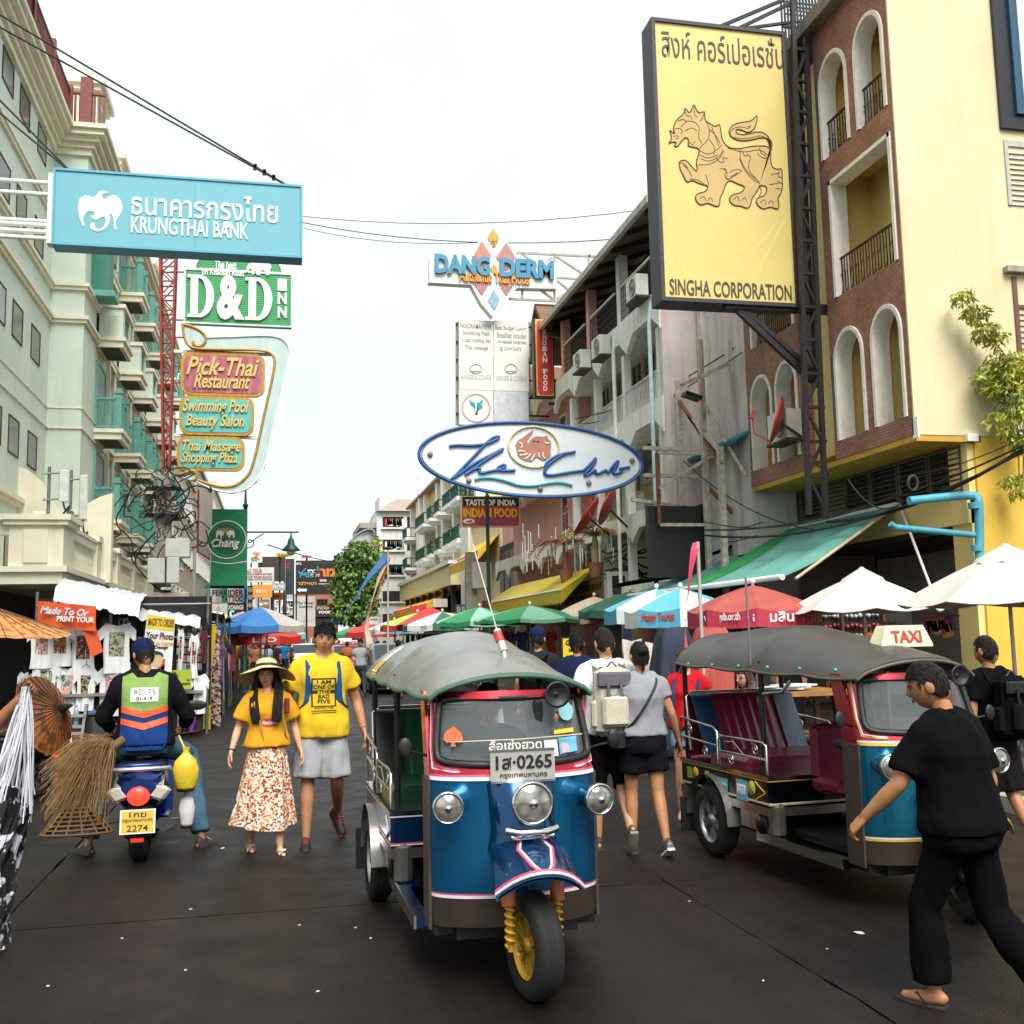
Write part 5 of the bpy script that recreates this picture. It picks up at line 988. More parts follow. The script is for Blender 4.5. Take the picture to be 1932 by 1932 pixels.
for k in range(34):
 c0 = V((a[0]+rr.uniform(-.5,.6),32.4+rr.uniform(-.3,.2),rr.uniform(4.2,6.6))); pts = [c0]
 for i in range(6): pts.append(pts[-1]+V((rr.uniform(-.45,.45),rr.uniform(-.1,.1),rr.uniform(-.55,.4))))
 MB().tube(chaikin(pts,2),rr.uniform(.012,.026),5).build('cable_loop',WIRE,up)
for z in (5.4,6.2): MB().box((a[0],32.5,z),(1.0,.1,.12)).build('crossarm',DKMET,up)
b0 = P(885,1130,Y=40); p2_ = pole(P(890,1200,Y=40).x,40,P(890,1042,Y=40).z,'concrete utility pole beside the yellow awning with grey meter box',.4)
MB().box((p2_.location.x+.35,39.7,P(900,1087,Y=40).z),(.75,.4,1.0),None,.03).build('meter_box',GBX,p2_)
b1 = P(1152,1060,Y=27.5); p3_ = pole(b1.x,27.5,P(1152,1040,Y=27.5).z,'concrete utility pole with black cable bundle and glass meter box by the cocktail bar',.34)
c = P(1164,1108,Y=27.2); bx_ = MB().box(c,(.62,.3,.82),None,.02).build('meter_box',GBX,p3_); MB().box(c+V((0,-.16,.05)),(.36,.02,.5)).build('meter_window',PANE,bx_)
for k in range(20):
 c0 = b1+V((rr.uniform(-.4,.5),-.3,rr.uniform(-.6,.3))); pts = [c0]
 for i in range(5): pts.append(pts[-1]+V((rr.uniform(-.1,.4),rr.uniform(-.1,.1),rr.uniform(-.25,.25))))
 MB().tube(chaikin(pts,2),rr.uniform(.012,.03),5).build('cable_loop',WIRE,p3_)
pole(P(597,1160,Y=100).x+9.5,88,9.5,'distant concrete pole in front of the hotel terrace',.4)
# cables
cab = 'cables strung along the street'
k = 0
for (x0,y0,Y0_,x1,y1,Y1_,s,r) in ((570,408,40,1220,395,33,.4,.014),(570,420,40,1230,445,33,.5,.018),(570,430,40,940,455,34,.3,.012),(505,1028,36,690,1060,80,.3,.02),(1085,790,30,1410,640,21,.3,.016),(1100,800,30,1400,665,21,.3,.014),(1240,1000,26,1430,1010,20.5,.25,.012),(1260,985,26,1440,985,20.5,.2,.012),(1330,985,20.5,1700,930,14.9,.3,.012),(1330,1000,20.5,1932,840,13.5,.35,.018),(1330,1010,20.5,1932,852,13.5,.45,.022),(1560,985,18,1932,846,13.5,.25,.03),(1700,900,15.5,1940,820,13.5,.1,.01),(1420,660,20.9,1560,900,17.5,.2,.01),(1290,870,22,1540,1000,19,.3,.012),(1600,905,16,1700,950,14.9,.25,.012)):
 wire(sag(P(x0,y0,Y=Y0_),P(x1,y1,Y=Y1_),s),r,['upper thin cable crossing the sky toward the white balconies','second cable crossing the sky beside the diamond sign','short lower cable running to the diamond sign','cable from the left street lamp to the far tree','upper cable crossing before the white balconies','lower cable crossing before the white balconies','cable sagging below the peeling wall','upper sagging cable below the peeling wall','cable running along the dark louvres','thick upper cable swooping to the yellow wall','lower swooping cable beside the thick one','heavy black bundled cable ending at the yellow wall','thin cable across the yellow side wall','cable slanting across the brick arches','cable from the scaffold to the black tower','short loop of cable over the green awning'][k],cab); k += 1
o = MB().tube([P(1722+math.cos(t*.5)*9,912+math.sin(t*.5)*14,Y=15.1) for t in range(26)],.03,6).build('cable_coil',WIRE); tag(o,'black coil of cable hanging from the louvre strip','cable coil')
cl_ = thing('work_lamp','small black flood lamp on an arm before the peeling wall','lamp',P(1305,748,Y=21)); q = P(1305,748,Y=21); MB().box(q,(.38,.3,.08),Matrix.Rotation(.3,4,'Y')).build('head',BLACKP,cl_); MB().tube([q,V((9.3,21.8,q.z+.2))],.02,5).build('arm',DKMET,cl_)
# market umbrellas ---------------------------------------------------------
def umbrella(px,py,zr,dia,cols_,label,val=.18,rise=.42,group=None,valm=None,vent=False,n=8,Y=None,text=None,polex=None):
 c = P(px,py,Z=zr) if Y is None else P(px,py,Y=Y); zr = c.z
 t = thing('market_umbrella',label,'umbrella',(c.x,c.y,0),group=group)
 R = dia/2
 for k in range(n):
  a0,a1 = 2*math.pi*(k+.5)/n,2*math.pi*(k+1.5)/n; m = MB()
  def fn(u,v):
   r = R*v; A = V((math.cos(a0),math.sin(a0),0)); B = V((math.cos(a1),math.sin(a1),0)); d = A.lerp(B,u)*r
   return c+V((d.x,d.y,rise*(1-v**1.25)-.05*math.sin(math.pi*u)*v*v))
  m.grid(4,6,fn); m.grid(4,6,lambda u,v: V(fn(u,v))-V((0,0,.006)))
  if val: m.grid(4,1,lambda u,v: V(fn(u,1))*1.0-V((0,0,val*v*(1-.12*math.sin(math.pi*u)))))
  mm = cols_[k % len(cols_)]; mats = [mm,valm or mm]
  if valm: nf = len(m.f); m.mi[-4:] = [1]*4
  m.build('canopy_panel',mats,t)
  MB().tube([c+V((0,0,rise-.03)),c+V((R*.98*math.cos(a0),R*.98*math.sin(a0),-.01))],.01,4).build('rib',STEEL,t)
 MB().tube([(c.x,c.y,.02),(c.x,c.y,c.z+rise+.06)],.024,8).build('pole',M('b9b5ae',.4,.3),t); MB().ball(c+V((0,0,rise+.06)),.045,8,6).build('finial',WHITEP,t)
 MB().lathe([(.26,.02),(.26,.08),(.06,.12),(.05,.3)],12,Matrix.Translation((c.x,c.y,0)),True,True).build('base',DKMET,t)
 if vent:
  m = MB(); nn = 16
  for lay in (0,1): m.loft([[c+V((rr_*math.cos(i*2*math.pi/nn),rr_*math.sin(i*2*math.pi/nn),zz-lay*.006-(.04 if (i % 2 and rr_ > .15) else 0))) for i in range(nn)] for rr_,zz in ((.02,rise+.09),(.26*R,rise-.06),(.3*R,rise-.13))],False,True)
  m.build('vent_cap',cols_[0],t)
 if text:
  for (s,ang,mat,dz) in text:
   A = V((math.cos(ang),math.sin(ang),0)); tan = V((-A.y,A.x,0)); pc = c+A*R*math.cos(math.pi/n)
   F = Matrix(((tan.x,0,A.x,pc.x),(tan.y,0,A.y,pc.y),(0,1,0,pc.z-val*.75),(0,0,0,1))); lettering(s,F,-.3*R,0,.3*R,val*.55,mat,t,.012,.003,bold=.02)
 return t
CANV = M('c6c2ba',.75,0,.08,3,.06,streak=.25,stain='a79f92',trans=0); UBL = M('58a9c4',.6,0,.1,5,.05); UWH = M('dde4e6',.6,0,.06,5,.05); URED = M('a24c44',.7,0,.15,4,.06); UREDV = M('b02f48',.6,0,.1)
UGRN = M('3c6f5a',.7,0,.12,5,.05); UTAN = M('c9b79c',.7,0,.12,5,.05); UGR2 = M('2f8a58',.65,0,.12,5,.05); ULG = M('a9c25a',.65,0,.1,5,.05); URD2 = M('c0342f',.6,0,.1); UY = M('d9bf3a',.6); UB2 = M('2f6fae',.6)
A_ = -math.pi/2
umbrella(1630,1150,2.22,2.2,Y=13.6,cols_=[CANV],label='plain off-white canvas umbrella with scalloped vent cap',val=0,rise=.5,vent=True)
umbrella(1905,1135,2.2,2.6,Y=11.2,cols_=[CANV],label='large off-white canvas umbrella at the right edge above the backpack man',val=0,rise=.6,vent=True)
umbrella(1422,1150,2.2,1.95,Y=14.6,cols_=[URED],label='faded red umbrella with crimson valance and bank lettering',val=.26,rise=.36,valm=UREDV,text=[('www.gsb.or.th',A_-.95,SW,0),('ออมสิน',A_-.15,SW,0),('โทร.1115',A_+.63,M('d9b8a0'),0)])
umbrella(1285,1150,2.2,1.95,Y=17.2,cols_=[UBL,UWH],label='blue and white striped umbrella with tourist sim lettering beside the red one',val=.3,rise=.36,text=[('Happy Tourist',A_-.8,URD2,0),('Happy',A_-.01,SW,0)])
umbrella(1240,1148,2.2,2.0,Y=18.8,cols_=[UWH,UBL],label='second blue and white umbrella tucked behind the first',val=.28,rise=.36,text=[('Happy',A_-.4,URD2,0)])
umbrella(1190,1150,2.15,2.6,Y=25,cols_=[UGRN],label='dark green umbrella under the grey meter box',val=.2,rise=.45)
umbrella(1122,1160,2.1,2.3,Y=27,cols_=[UTAN],label='beige umbrella in front of the cocktail bar signboard',val=.24,rise=.48,valm=M('d8a79c'))
umbrella(1000,1168,2.25,3.0,[UGR2,M('7fb89a',.6)],'green umbrella showing over the middle of the tuk-tuk roof',.1,.35,Y=27)
umbrella(905,1172,2.2,2.6,[UGR2,M('8fc4ae',.6)],'pale and dark green umbrella behind the tuk-tuk roof',.15,.4,Y=30)
umbrella(835,1178,2.2,2.6,[M('e1e4e0',.6),UGRN],'white and dark green beer umbrella beside the red tent',.2,.4,Y=34,text=[('Chang',A_-.4,M('2f5f4a'),0),('Chang',A_+.4,M('2f5f4a'),0)])
umbrella(788,1178,2.2,2.8,[ULG,ULG,URD2],'lime and red umbrella farthest left of the right-hand row',.22,.42,Y=38,valm=URD2)
umbrella(744,1187,2.1,2.6,[M('e3e6e4',.6),M('7fb5c9',.6)],'pale blue and white umbrella behind the lime one',.2,.4,Y=46)
umbrella(700,1192,2.1,2.6,[URD2],'plain red umbrella near the laundry board',.25,.42,Y=52)
umbrella(668,1196,2.1,2.6,[UGR2,URD2],'small green and red umbrella at the far right row',.2,.4,Y=60)
umbrella(492,1180,2.15,2.5,[UB2,UB2,M('b0a9a4',.6),UY],'blue, yellow and grey umbrella over the left stalls',.2,.5,Y=30)
umbrella(500,1200,2.0,2.3,[URD2],'red umbrella with pale lettering below the multicoloured one',.25,.42,Y=33,text=[('LEO',A_,SW,0)])
umbrella(516,1196,2.0,2.3,[M('8fd0c4',.6),M('cde0dc',.6)],'mint green umbrella peeking behind the red one on the left',.18,.42,Y=37)
tn = thing('market_tent','bright red peaked market tent among the umbrellas','tent',(P(815,1180,Y=36).x,36,0)); c = P(815,1178,Y=36); ap = P(812,1150,Y=36)
MB().add([(c.x-1.1,35,c.z),(c.x+1.3,35,c.z),(c.x+1.3,37.4,c.z),(c.x-1.1,37.4,c.z),(ap.x,36.2,ap.z+.1)],[(0,1,4),(1,2,4),(2,3,4),(3,0,4)]).build('roof',URD2,tn)
for sx,sy in ((-1.1,35),(1.3,35),(1.3,37.4),(-1.1,37.4)): MB().tube([(c.x+sx,sy,0),(c.x+sx,sy,c.z)],.02,6).build('leg',STEEL,tn)
tn = thing('market_tent','pink peaked tent behind the left stalls','tent',(P(458,1170,Y=32).x,32,0)); c = P(458,1172,Y=32); ap = P(458,1160,Y=32)
MB().add([(c.x-.7,31.3,c.z),(c.x+.7,31.3,c.z),(c.x+.7,32.7,c.z),(c.x-.7,32.7,c.z),(ap.x,32,ap.z+.1)],[(0,1,4),(1,2,4),(2,3,4),(3,0,4)]).build('roof',M('cf7f95',.6),tn)
for sx in (-.7,.7): MB().tube([(c.x+sx,31.3,0),(c.x+sx,31.3,c.z)],.02,6).build('leg',STEEL,tn)
# ribbons on tall poles --------------------------------------------------------
def ribbon(pts,Y,wd,mat,label,pole_px=None):
 t = thing('ribbon_streamer',label,'ribbon',(P(*pts[-1],Y=Y).x,Y,0)); q = chaikin([P(x,y,Y=Y) for x,y in pts],2); m = MB(); n = len(q)
 L = [];
 for i,p in enumerate(q):
  d = (q[min(i+1,n-1)]-q[max(i-1,0)]).normalized(); s = V((d.z,0,-d.x)); tw_ = .55+.45*math.cos(i*.35); L.append((p+s*wd*tw_+V((0,.03*math.sin(i*.35),0)),p-s*wd*tw_-V((0,.03*math.sin(i*.35),0))))
 m.add([a for pr in L for a in pr],[(2*i,2*i+1,2*i+3,2*i+2) for i in range(n-1)],True); m.build('ribbon',mat,t)
 if pole_px: MB().tube([P(*pole_px[0],Y=Y),P(*pole_px[1],Y=Y)],.018,6).build('pole',M('b0aaa4',.5),t)
 return t
ribbon([(730,1048),(690,1095),(655,1155),(622,1185)],20,.075,M('31679e',.6),'blue ribbon streaming from a tall pole in mid street',((732,1038),(732,1300)))
ribbon([(731,1050),(715,1090),(700,1140),(690,1180),(698,1215)],20.05,.06,M('cbbba8',.6),'cream ribbon hanging beside the blue one'); ribbon([(732,1050),(722,1090),(710,1130),(692,1170),(688,1180)],20.1,.06,M('c8663c',.6),'orange ribbon hanging beside the cream one')
ribbon([(1314,1025),(1305,1060),(1295,1150),(1292,1200),(1300,1255)],9.3,.035,M('d84a6a',.6),'hot pink ribbon on a thin pole behind the right tuk-tuk',((1316,1022),(1328,1290)))
# palms with hanging light tubes ----------------------------------------------
def palm(px,py0,py1,Y,label,tm,fm,n=13,L=2.0):
 a,b = P(px+4,py1,Y=Y),P(px,py0,Y=Y); t = thing('palm_tree',label,'palm tree',(a.x,Y,3.62));
 rs_ = []; K = 26
 for i in range(K+1): rs_.append((.1-.03*i/K)*(1.0 if i % 2 else 1.12))
 MB().lathe([(.16,3.2),(.22,3.62),(.2,3.62),(.001,3.55)],12,Matrix.Translation((a.x,Y,0))).build('planter',M('8a5a44',.8),t); MB().tube([V((a.x,Y,3.5)).lerp(b,i/K) for i in range(K+1)],rs_,9).build('trunk',tm,t)
 for k in range(n):
  ang = 2*math.pi*k/n+.3; el = .3+.5*random.random(); d = V((math.cos(ang),math.sin(ang),0)); pts = [b+d*L*s*math.cos(el*(1-s*.4))+V((0,0,L*(s*math.sin(el+.5)-1.05*s*s))) for s in [i/8 for i in range(9)]]
  m = MB(); m.tube(pts,[.03-.003*i for i in range(9)],5)
  side = V((-d.y,d.x,0))
  for i in range(1,9):
   for sgn in (-1,1):
    for h in (0,.5):
     p = pts[i]*(1-h)+pts[i-1]*h; ll = L*.3*(1-abs(i/8-.5)); e = p+side*sgn*ll+V((0,0,-.25*ll))+d*ll*.5; w_ = d*.035
     m.add([p-w_,p+w_,e],[(0,1,2)],False)
  m.build('frond',fm,t)
 return t
palm(1066,1028,1150,31.0,'palm with pink trunk and reddish fronds before the pink wall',M('b06a70',.8,0,.2,10,.2),M('8a5a4a',.7),13,1.15); palm(1122,1012,1130,28.0,'pale-trunked palm with yellow-green fronds beside the red dishes',M('c4b59a',.8,0,.2,10,.2),M('b59a50',.7),13,1.1)  # trunks and fronds each have one plain surface colour
m = MB(); rr = random.Random(5); tl_ = thing('light_tubes','cluster of white meteor light tubes hanging from the palm fronds','light tubes',P(1090,1060,Y=29.5))
for k in range(34):
 xx = 985+rr.random()*175; q = P(xx,985+rr.random()*55,Y=33.5-(xx-985)*.036); L = .35+rr.random()*.6; MB().tube([q,q-V((0,0,L))],.02,5).build('tube',M('dcdcd8',.4),tl_)
c = P(1108,975,X=8.2); dish(c,(-.75,.3,.55),.62,'red satellite dish higher up beside the white balconies',V((9.0,c.y+.4,c.z-.5))); c = P(1146,957,X=8.4); dish(c,(-.8,.45,.4),.5,'second red satellite dish nearest the black screen',V((9.0,c.y+.2,c.z-.5)))
# bamboo on the yellow wall --------------------------------------------------
def leaf_mat(a,b):
 m = bpy.data.materials.new('foliage'); m.use_nodes = True; nt = m.node_tree; bs = nt.nodes['Principled BSDF']; oi = nt.nodes.new('ShaderNodeTexNoise'); oi.inputs['Scale'].default_value = 3; oi.inputs['Detail'].default_value = 4; r = nt.nodes.new('ShaderNodeValToRGB')
 tc = nt.nodes.new('ShaderNodeTexCoord'); nt.links.new(tc.outputs['Object'],oi.inputs['Vector']); r.color_ramp.elements[0].position = .35; r.color_ramp.elements[1].position = .65; r.color_ramp.elements[0].color = (*lin(a),1); r.color_ramp.elements[1].color = (*lin(b),1); nt.links.new(oi.outputs['Fac'],r.inputs[0]); nt.links.new(r.outputs[0],bs.inputs['Base Color']); bs.inputs['Roughness'].default_value = .6; return m
LEAF = leaf_mat('6a7a24','b8b84a'); LEAF2 = leaf_mat('34521f','7a9a48')
def leafcloud(m,c,rad,n,size,rr,droop=.3,flat=1.0):
 for _ in range(n):
  while True:
   p = V((rr.uniform(-1,1),rr.uniform(-1,1),rr.uniform(-1,1)))
   if p.length < 1: break
  q = V(c)+V((p.x*rad[0],p.y*rad[1],p.z*rad[2])); d = V((rr.uniform(-1,1),rr.uniform(-1,1),rr.uniform(-1,.3)-droop)).normalized(); s = d.orthogonal().normalized(); s = Matrix.Rotation(rr.random()*6.28,3,d) @ s; L = size*rr.uniform(.6,1.3); w_ = L*.16*flat
  m.add([q,q+d*L*.45+s*w_,q+d*L,q+d*L*.45-s*w_],[(0,1,2,3)],False)
bm_ = thing('bamboo_plant','yellow-green bamboo growing out along the yellow wall at the right edge','plant',P(1932,940,Y=14.5)); rr = random.Random(9); m = MB()
BA = [(1815,560,.12,40),(1840,590,.15,60),(1858,625,.15,60),(1878,640,.12,40),(1895,690,.3,150),(1870,715,.25,120),(1920,700,.35,170),(1900,735,.3,120),(1915,780,.22,90),(1885,795,.2,60),(1925,830,.22,90),(1912,905,.12,30),(1928,930,.1,30)]
for (x,y,r,n) in BA: leafcloud(m,P(x,y,Y=14.55),(r*1.2,.3,r),n*3,.13,rr,.35)
m.build('leaves',LEAF,bm_);
for (x0,y0,x1,y1) in ((1925,940,1915,700),(1915,700,1870,640),(1870,640,1812,560),(1930,940,1935,700),(1915,840,1885,790)): MB().tube(sag(P(x0,y0,Y=14.6),P(x1,y1,Y=14.6),-.05,5),.012,5).build('stem',M('7a7a3a',.7),bm_)
# leafy street tree at the far end -------------------------------------------
tr = thing('street_tree','leafy green tree rising between the far billboard and the white flats','tree',(P(665,1200,Y=98).x,98,0)); q = P(668,1200,Y=98)
m = MB(); base = V((q.x,98,0)); top = P(668,1100,Y=98); m.tube([base,base.lerp(top,.5)+V((.2,0,0)),top],[.35,.28,.15],8)
rr = random.Random(21)
for k in range(9): e = top+V((rr.uniform(-2.4,2.4),rr.uniform(-2,2),rr.uniform(-3,3))); m.tube([base.lerp(top,.4+.06*k),(base.lerp(top,.6)+e)/2,e],[.12,.08,.04],6)
m.build('trunk',M('5a4a3a',.9,0,.3,8,.3),tr); m = MB()
for (x,y,r,n) in ((680,1045,1.6,420),(655,1060,1.2,320),(700,1060,1.5,320),(665,1085,1.7,420),(645,1105,1.2,300),(690,1095,1.7,420),(660,1125,1.6,360),(645,1145,1.1,260),(685,1130,1.6,320),(670,1160,1.3,260),(695,1160,1.0,160),(640,1165,.7,110),(712,1075,1.0,160)): leafcloud(m,P(x,y,Y=98)+V((0,rr.uniform(-1,1),0)),(r,1.6,r*.85),int(n*1.7),.44,rr,.3,2.2)
m.build('crown',LEAF2,tr)
for k,(px,py,Y) in enumerate(((703,1070,112),(706,1030,116))):
 t = thing('balcony_plant',['trailing green plant on the white flats balcony','small yellowish plant higher on the white flats'][k],'plant',P(px,py+15,Y=Y)); m = MB(); leafcloud(m,P(px,py,Y=Y),(1,.5,1.3),200,.45,rr,.5,1.8); m.build('leaves',LEAF,t); MB().tube([P(px,py+14,Y=Y),P(px,py,Y=Y)],.05,5).build('stem',M('5a4a3a',.9),t)
# far end: shophouses and billboards ---------------------------------------------
Y = 150; fe = thing('end_shophouse','pale grey shophouse with shuttered windows closing the far end of the street','building',(P(530,1200,Y=Y).x,Y,0))
def fz(x,y,Yv=150): q = P(x*.2604+352.2,y*.2604+905.7,Y=Yv); return q.x,q.z
FGR = M('a9b0b0',.8,0,.12,1,.1,streak=.5); x0,z1 = fz(430,835); x1,_ = fz(782,835); MB().bx(x0-6,x1,Y,Y+12,0,z1).build('wall',FGR,fe)
for (a0,b0_,a1,b1_) in ((690,870,775,925),(665,1010,775,1060),(640,870,680,920)):
 u0,v1_ = fz(a0,b0_); u1,v0_ = fz(a1,b1_); window(fe,frameY(0,Y,0),u0,v0_,u1,v1_,WHITEP,PANE,.12,4,2,.1,CONC)
MB().bx(x0-6,x1,Y-.9,Y,fz(0,985)[1]-.2,fz(0,985)[1]).build('ledge',CONC,fe)
ac_unit(frameY(0,Y,0),fz(655,960)[0],fz(655,965)[1],'white air conditioner on the far grey shophouse',2.0)
f2_ = thing('end_shophouse','orange-brick narrow house beside the guesthouse banner at the street end','building',(P(615,1200,Y=Y).x,Y,0)); x0,z1 = fz(782,825); x1,_ = fz(1098,825); MB().bx(x0,x1,Y+.5,Y+12,0,z1).build('wall',M('a2664c',.8,0,.15,1,.1,streak=.3),f2_)
for (a0,b0_,a1,b1_) in ((940,860,1025,910),): u0,v1_ = fz(a0,b0_); u1,v0_ = fz(a1,b1_); window(f2_,frameY(0,Y+.5,0),u0,v0_,u1,v1_,M('5a4a40'),PANE,.12,3,1,.1)
x0,z1 = fz(930,985); x1,z0 = fz(1060,1075); MB().bx(x0,x1,Y+.4,Y+.5,z0,z1).build('opening_shade',SHADEY,f2_); x0,z1 = fz(935,920); x1,z0 = fz(1075,990); MB().bx(x0,x1,Y+.2,Y+.5,z0,z1).build('sign_band',M('2a2220'),f2_)  # dark plate painted as the shade inside the opening
lettering('INDIAN',frameY(0,Y+.2,0),fz(945,0)[0],fz(0,952)[1],fz(1060,0)[0],fz(0,928)[1],M('c8a080'),f2_,.01,bold=.03); lettering('FOOD',frameY(0,Y+.2,0),fz(960,0)[0],fz(0,982)[1],fz(1050,0)[0],fz(0,962)[1],SW,f2_,.01,bold=.03)
def bill(label,x0,y0,x1,y1,Yv,mat,lines=(),name='billboard',t=.4,border=None):
 b = thing(name,label,'billboard',(fz(x0,y1,Yv)[0],Yv,fz(x0,y1,Yv)[1])); board(x0,y0,x1,y1,Z4,Yv,mat,b,'panel',t)
 q = bounds(x0,y0,x1,y1,Z4,Yv); MB().bx(q[0],q[0]+.15,Yv+t,Yv+t+.15,0,q[1]+.3).bx(q[2]-.15,q[2],Yv+t,Yv+t+.15,0,q[1]+.3).build('support_post',DKMET,b)
 for (s,a0,b0_,a1,b1_,mm,kw) in lines: let(s,a0,b0_,a1,b1_,Z4,Yv,mm,b,.02,.01,**kw)
 return b
K = dict(bold=.02); BOR = M('d87a32',.5); CYN = M('3fa9d0',.5)
hb = bill('black billboard with multicoloured Hebrew lettering and white arrow',790,582,1096,830,120,M('241d22',.5),[('ז',875,650,893,690,SW,K),('כר',893,648,945,690,SW,K),('המ',945,640,1075,700,BOR,dict(bold=.05)),('למטייל'[::-1],810,660,945,705,CYN,K),('BTC',795,598,832,615,SW,K),('issta',965,715,1014,735,SW,K),('www.issta.co.il',955,745,1070,757,SW,K),('תאילנד'[::-1],800,735,940,760,M('d9b23a'),K)])
shape([(797,797),(822,780),(822,788),(870,788),(870,806),(822,806),(822,814)],Z4,120,SW,hb,.02,.02,'arrow'); strokes([[(820,690),(850,655),(865,640)]],Z4,120,CYN,hb,.02,.06,'stroke')
bl = bill('dark blank video billboard above the tour sign',515,555,715,735,126,M('3a3230',.5)); bill('tall dark burger billboard with round logo',715,570,780,830,128,M('2f3a44',.5),[('KING',716,625,748,642,URD2,K),('GER',716,602,748,618,URD2,K)])
bill('white tour agency sign with red and blue lettering',428,632,634,742,112,M('cfccc4',.6,0,.08,1,.05,streak=.3),[('N.S. TOUR',432,645,545,672,URD2,K),('WIDE & DOMESTIC AIR TICKET',432,675,620,688,M('3a6a9a'),K),('TICKET EXPRESS BUS BOAT',432,695,620,708,M('b05a3a'),K),('TOURS / HOTEL BOOKING',432,712,620,726,M('3a6a9a'),K)])
bill('orange pharmacy billboard with blue swoosh',475,757,620,850,108,M('dd9433',.55),[('BOOTS',505,795,580,818,SW,K)]); bill('pale grey shop billboard above the orange ones',620,745,712,800,109,M('9fa5ac',.6),[('FL*W',625,762,708,785,SW,K)]); bill('small orange noodle billboard',620,815,708,868,110,M('d8742f',.55),[('KUNG',624,828,672,852,M('5a2a1a'),K)])
bill('faded pink and mint guesthouse banner',778,842,932,1062,140,M('c3bdb8',.6,0,.3,.5,.05,streak=.6,stain='8fb8a8'),[('The Royal',800,880,918,905,DKL,dict(bold=.0,shear=.3)),('Guesthouse',812,905,912,925,DKL,dict(bold=.0,shear=.3))],'guesthouse_banner'); bill('convenience store sign with orange, green and red stripes',462,517,548,598,118,M('d7d9d2',.5),[('7',478,525,535,570,BOR,dict(bold=.05)),('ELEV',468,560,530,585,M('3a7a4a'),K)],'store_sign')
bill('white poster wall of cafe adverts below the orange sign',430,865,500,960,100,M('cdc8c0',.6,0,.2,3,.05),[('SERVICE',440,920,490,932,URD2,K),('02-629 3699',435,940,495,950,DKL,K)]); bill('brown cafe poster board with pale lettering',530,865,600,955,112,M('8a6a4a',.6),[('CAFE',540,885,592,905,SW,K)]); bill('food photo banner over the far stalls',470,985,612,1062,90,M('b98a70',.6,0,.5,1.5,.05))
for pts,c,lb_ in (([(645,530),(742,530),(742,524),(768,543),(742,562),(742,556),(645,556)],'d9b12f','yellow arrow sign pointing to the right above the billboards'),([(900,548),(850,548),(850,541),(825,556),(850,571),(850,564),(900,564)],'c9502f','red arrow sign pointing to the left above the Hebrew billboard')):
 t = thing('arrow_sign',lb_,'sign',(fz(*pts[0],122)[0],122,0)); shape(pts,Z4,122,M(c,.5),t,0,.2,'arrow'); q = fz(pts[0][0]+(30 if c[0] == 'd' else -30),555,122); MB().beam((q[0],122.2,0),(q[0],122.2,q[1]),.2).build('post',DKMET,t)
 if c[0] == 'd': let('50 meters',660,533,738,554,Z4,122,M('7a5a2a'),t,.22,.01,**K)
wd = thing('rooftop_dish','grey mesh satellite dish on the flats rooftop','satellite dish',P(685,1040,Y=112)); T = Matrix.Translation(P(682,1020,Y=112)) @ V((-.6,-.5,.7)).to_track_quat('Z','Y').to_matrix().to_4x4(); MB(T).lathe([(.001,-.5),(.8,-.4),(1.7,.1),(1.75,.12),(.8,-.35),(.001,-.45)],20).build('reflector',M('8f9494',.5),wd); MB().tube([P(682,1021,Y=112),P(686,1045,Y=112)],.1,6).build('mast',DKMET,wd)
lbd = thing('laundry_board','white hand-lettered laundry board on a pole','sign',(P(703,1180,Y=45).x,45,0)); board(1320,990,1395,1045,Z4,45,M('d9d9d4',.6),lbd,'panel',.06); let('LAUNDRY',1328,1000,1390,1018,Z4,45,DKL,lbd,.004,**K); q = fz(1357,1045,45); MB().tube([(q[0],45.03,0),(q[0],45.03,q[1])],.02,6).build('pole',STEEL,lbd)
gsn = thing('bar_menu_sign','yellow cocktail menu board standing by the pedestrians','sign',(P(1078,1250,Y=20).x,20,0)); b = bounds(1255,1395,1355,1580,ZD,20); MB().bx(b[0],b[2],20,20.06,b[1]-.55,b[3]).build('board',M('e0be2c',.55),gsn); MB().bx(b[0]-.03,b[2]+.03,20.02,20.1,0,b[3]+.03).build('frame',BLACKP,gsn)
let('Golf',1268,1405,1345,1440,ZD,20,DKL,gsn,.004,bold=.03); let('bar',1290,1460,1330,1482,ZD,20,DKL,gsn,.004,**K); let('cocktails',1270,1500,1345,1522,ZD,20,DKL,gsn,.004,bold=.02); let('very strong',1270,1535,1345,1556,ZD,20,DKL,gsn,.004,bold=.02)
# ================================================================== market stalls
Z3 = (.2588,0,1006)
def photo_mat(seed,a,b,c):
 m = bpy.data.materials.new('photo_print'); m.use_nodes = True; nt = m.node_tree; bs = nt.nodes['Principled BSDF']; tc = nt.nodes.new('ShaderNodeTexCoord'); mp = nt.nodes.new('ShaderNodeMapping'); mp.inputs['Location'].default_value = (seed*3.7,seed*1.3,seed*7.1); n = nt.nodes.new('ShaderNodeTexNoise'); n.inputs['Scale'].default_value = 11; n.inputs['Detail'].default_value = 4
 r = nt.nodes.new('ShaderNodeValToRGB'); r.color_ramp.interpolation = 'CONSTANT'; r.color_ramp.elements[0].color = (*lin(a),1); r.color_ramp.elements[1].position = .45; r.color_ramp.elements[1].color = (*lin(b),1); e = r.color_ramp.elements.new(.54); e.color = (*lin(c),1); e = r.color_ramp.elements.new(.62); e.color = (*lin('2a2422'),1)
 nt.links.new(tc.outputs['Object'],mp.inputs[0]); nt.links.new(mp.outputs[0],n.inputs['Vector']); nt.links.new(n.outputs['Fac'],r.inputs[0]); nt.links.new(r.outputs[0],bs.inputs['Base Color']); bs.inputs['Roughness'].default_value = .8; return m
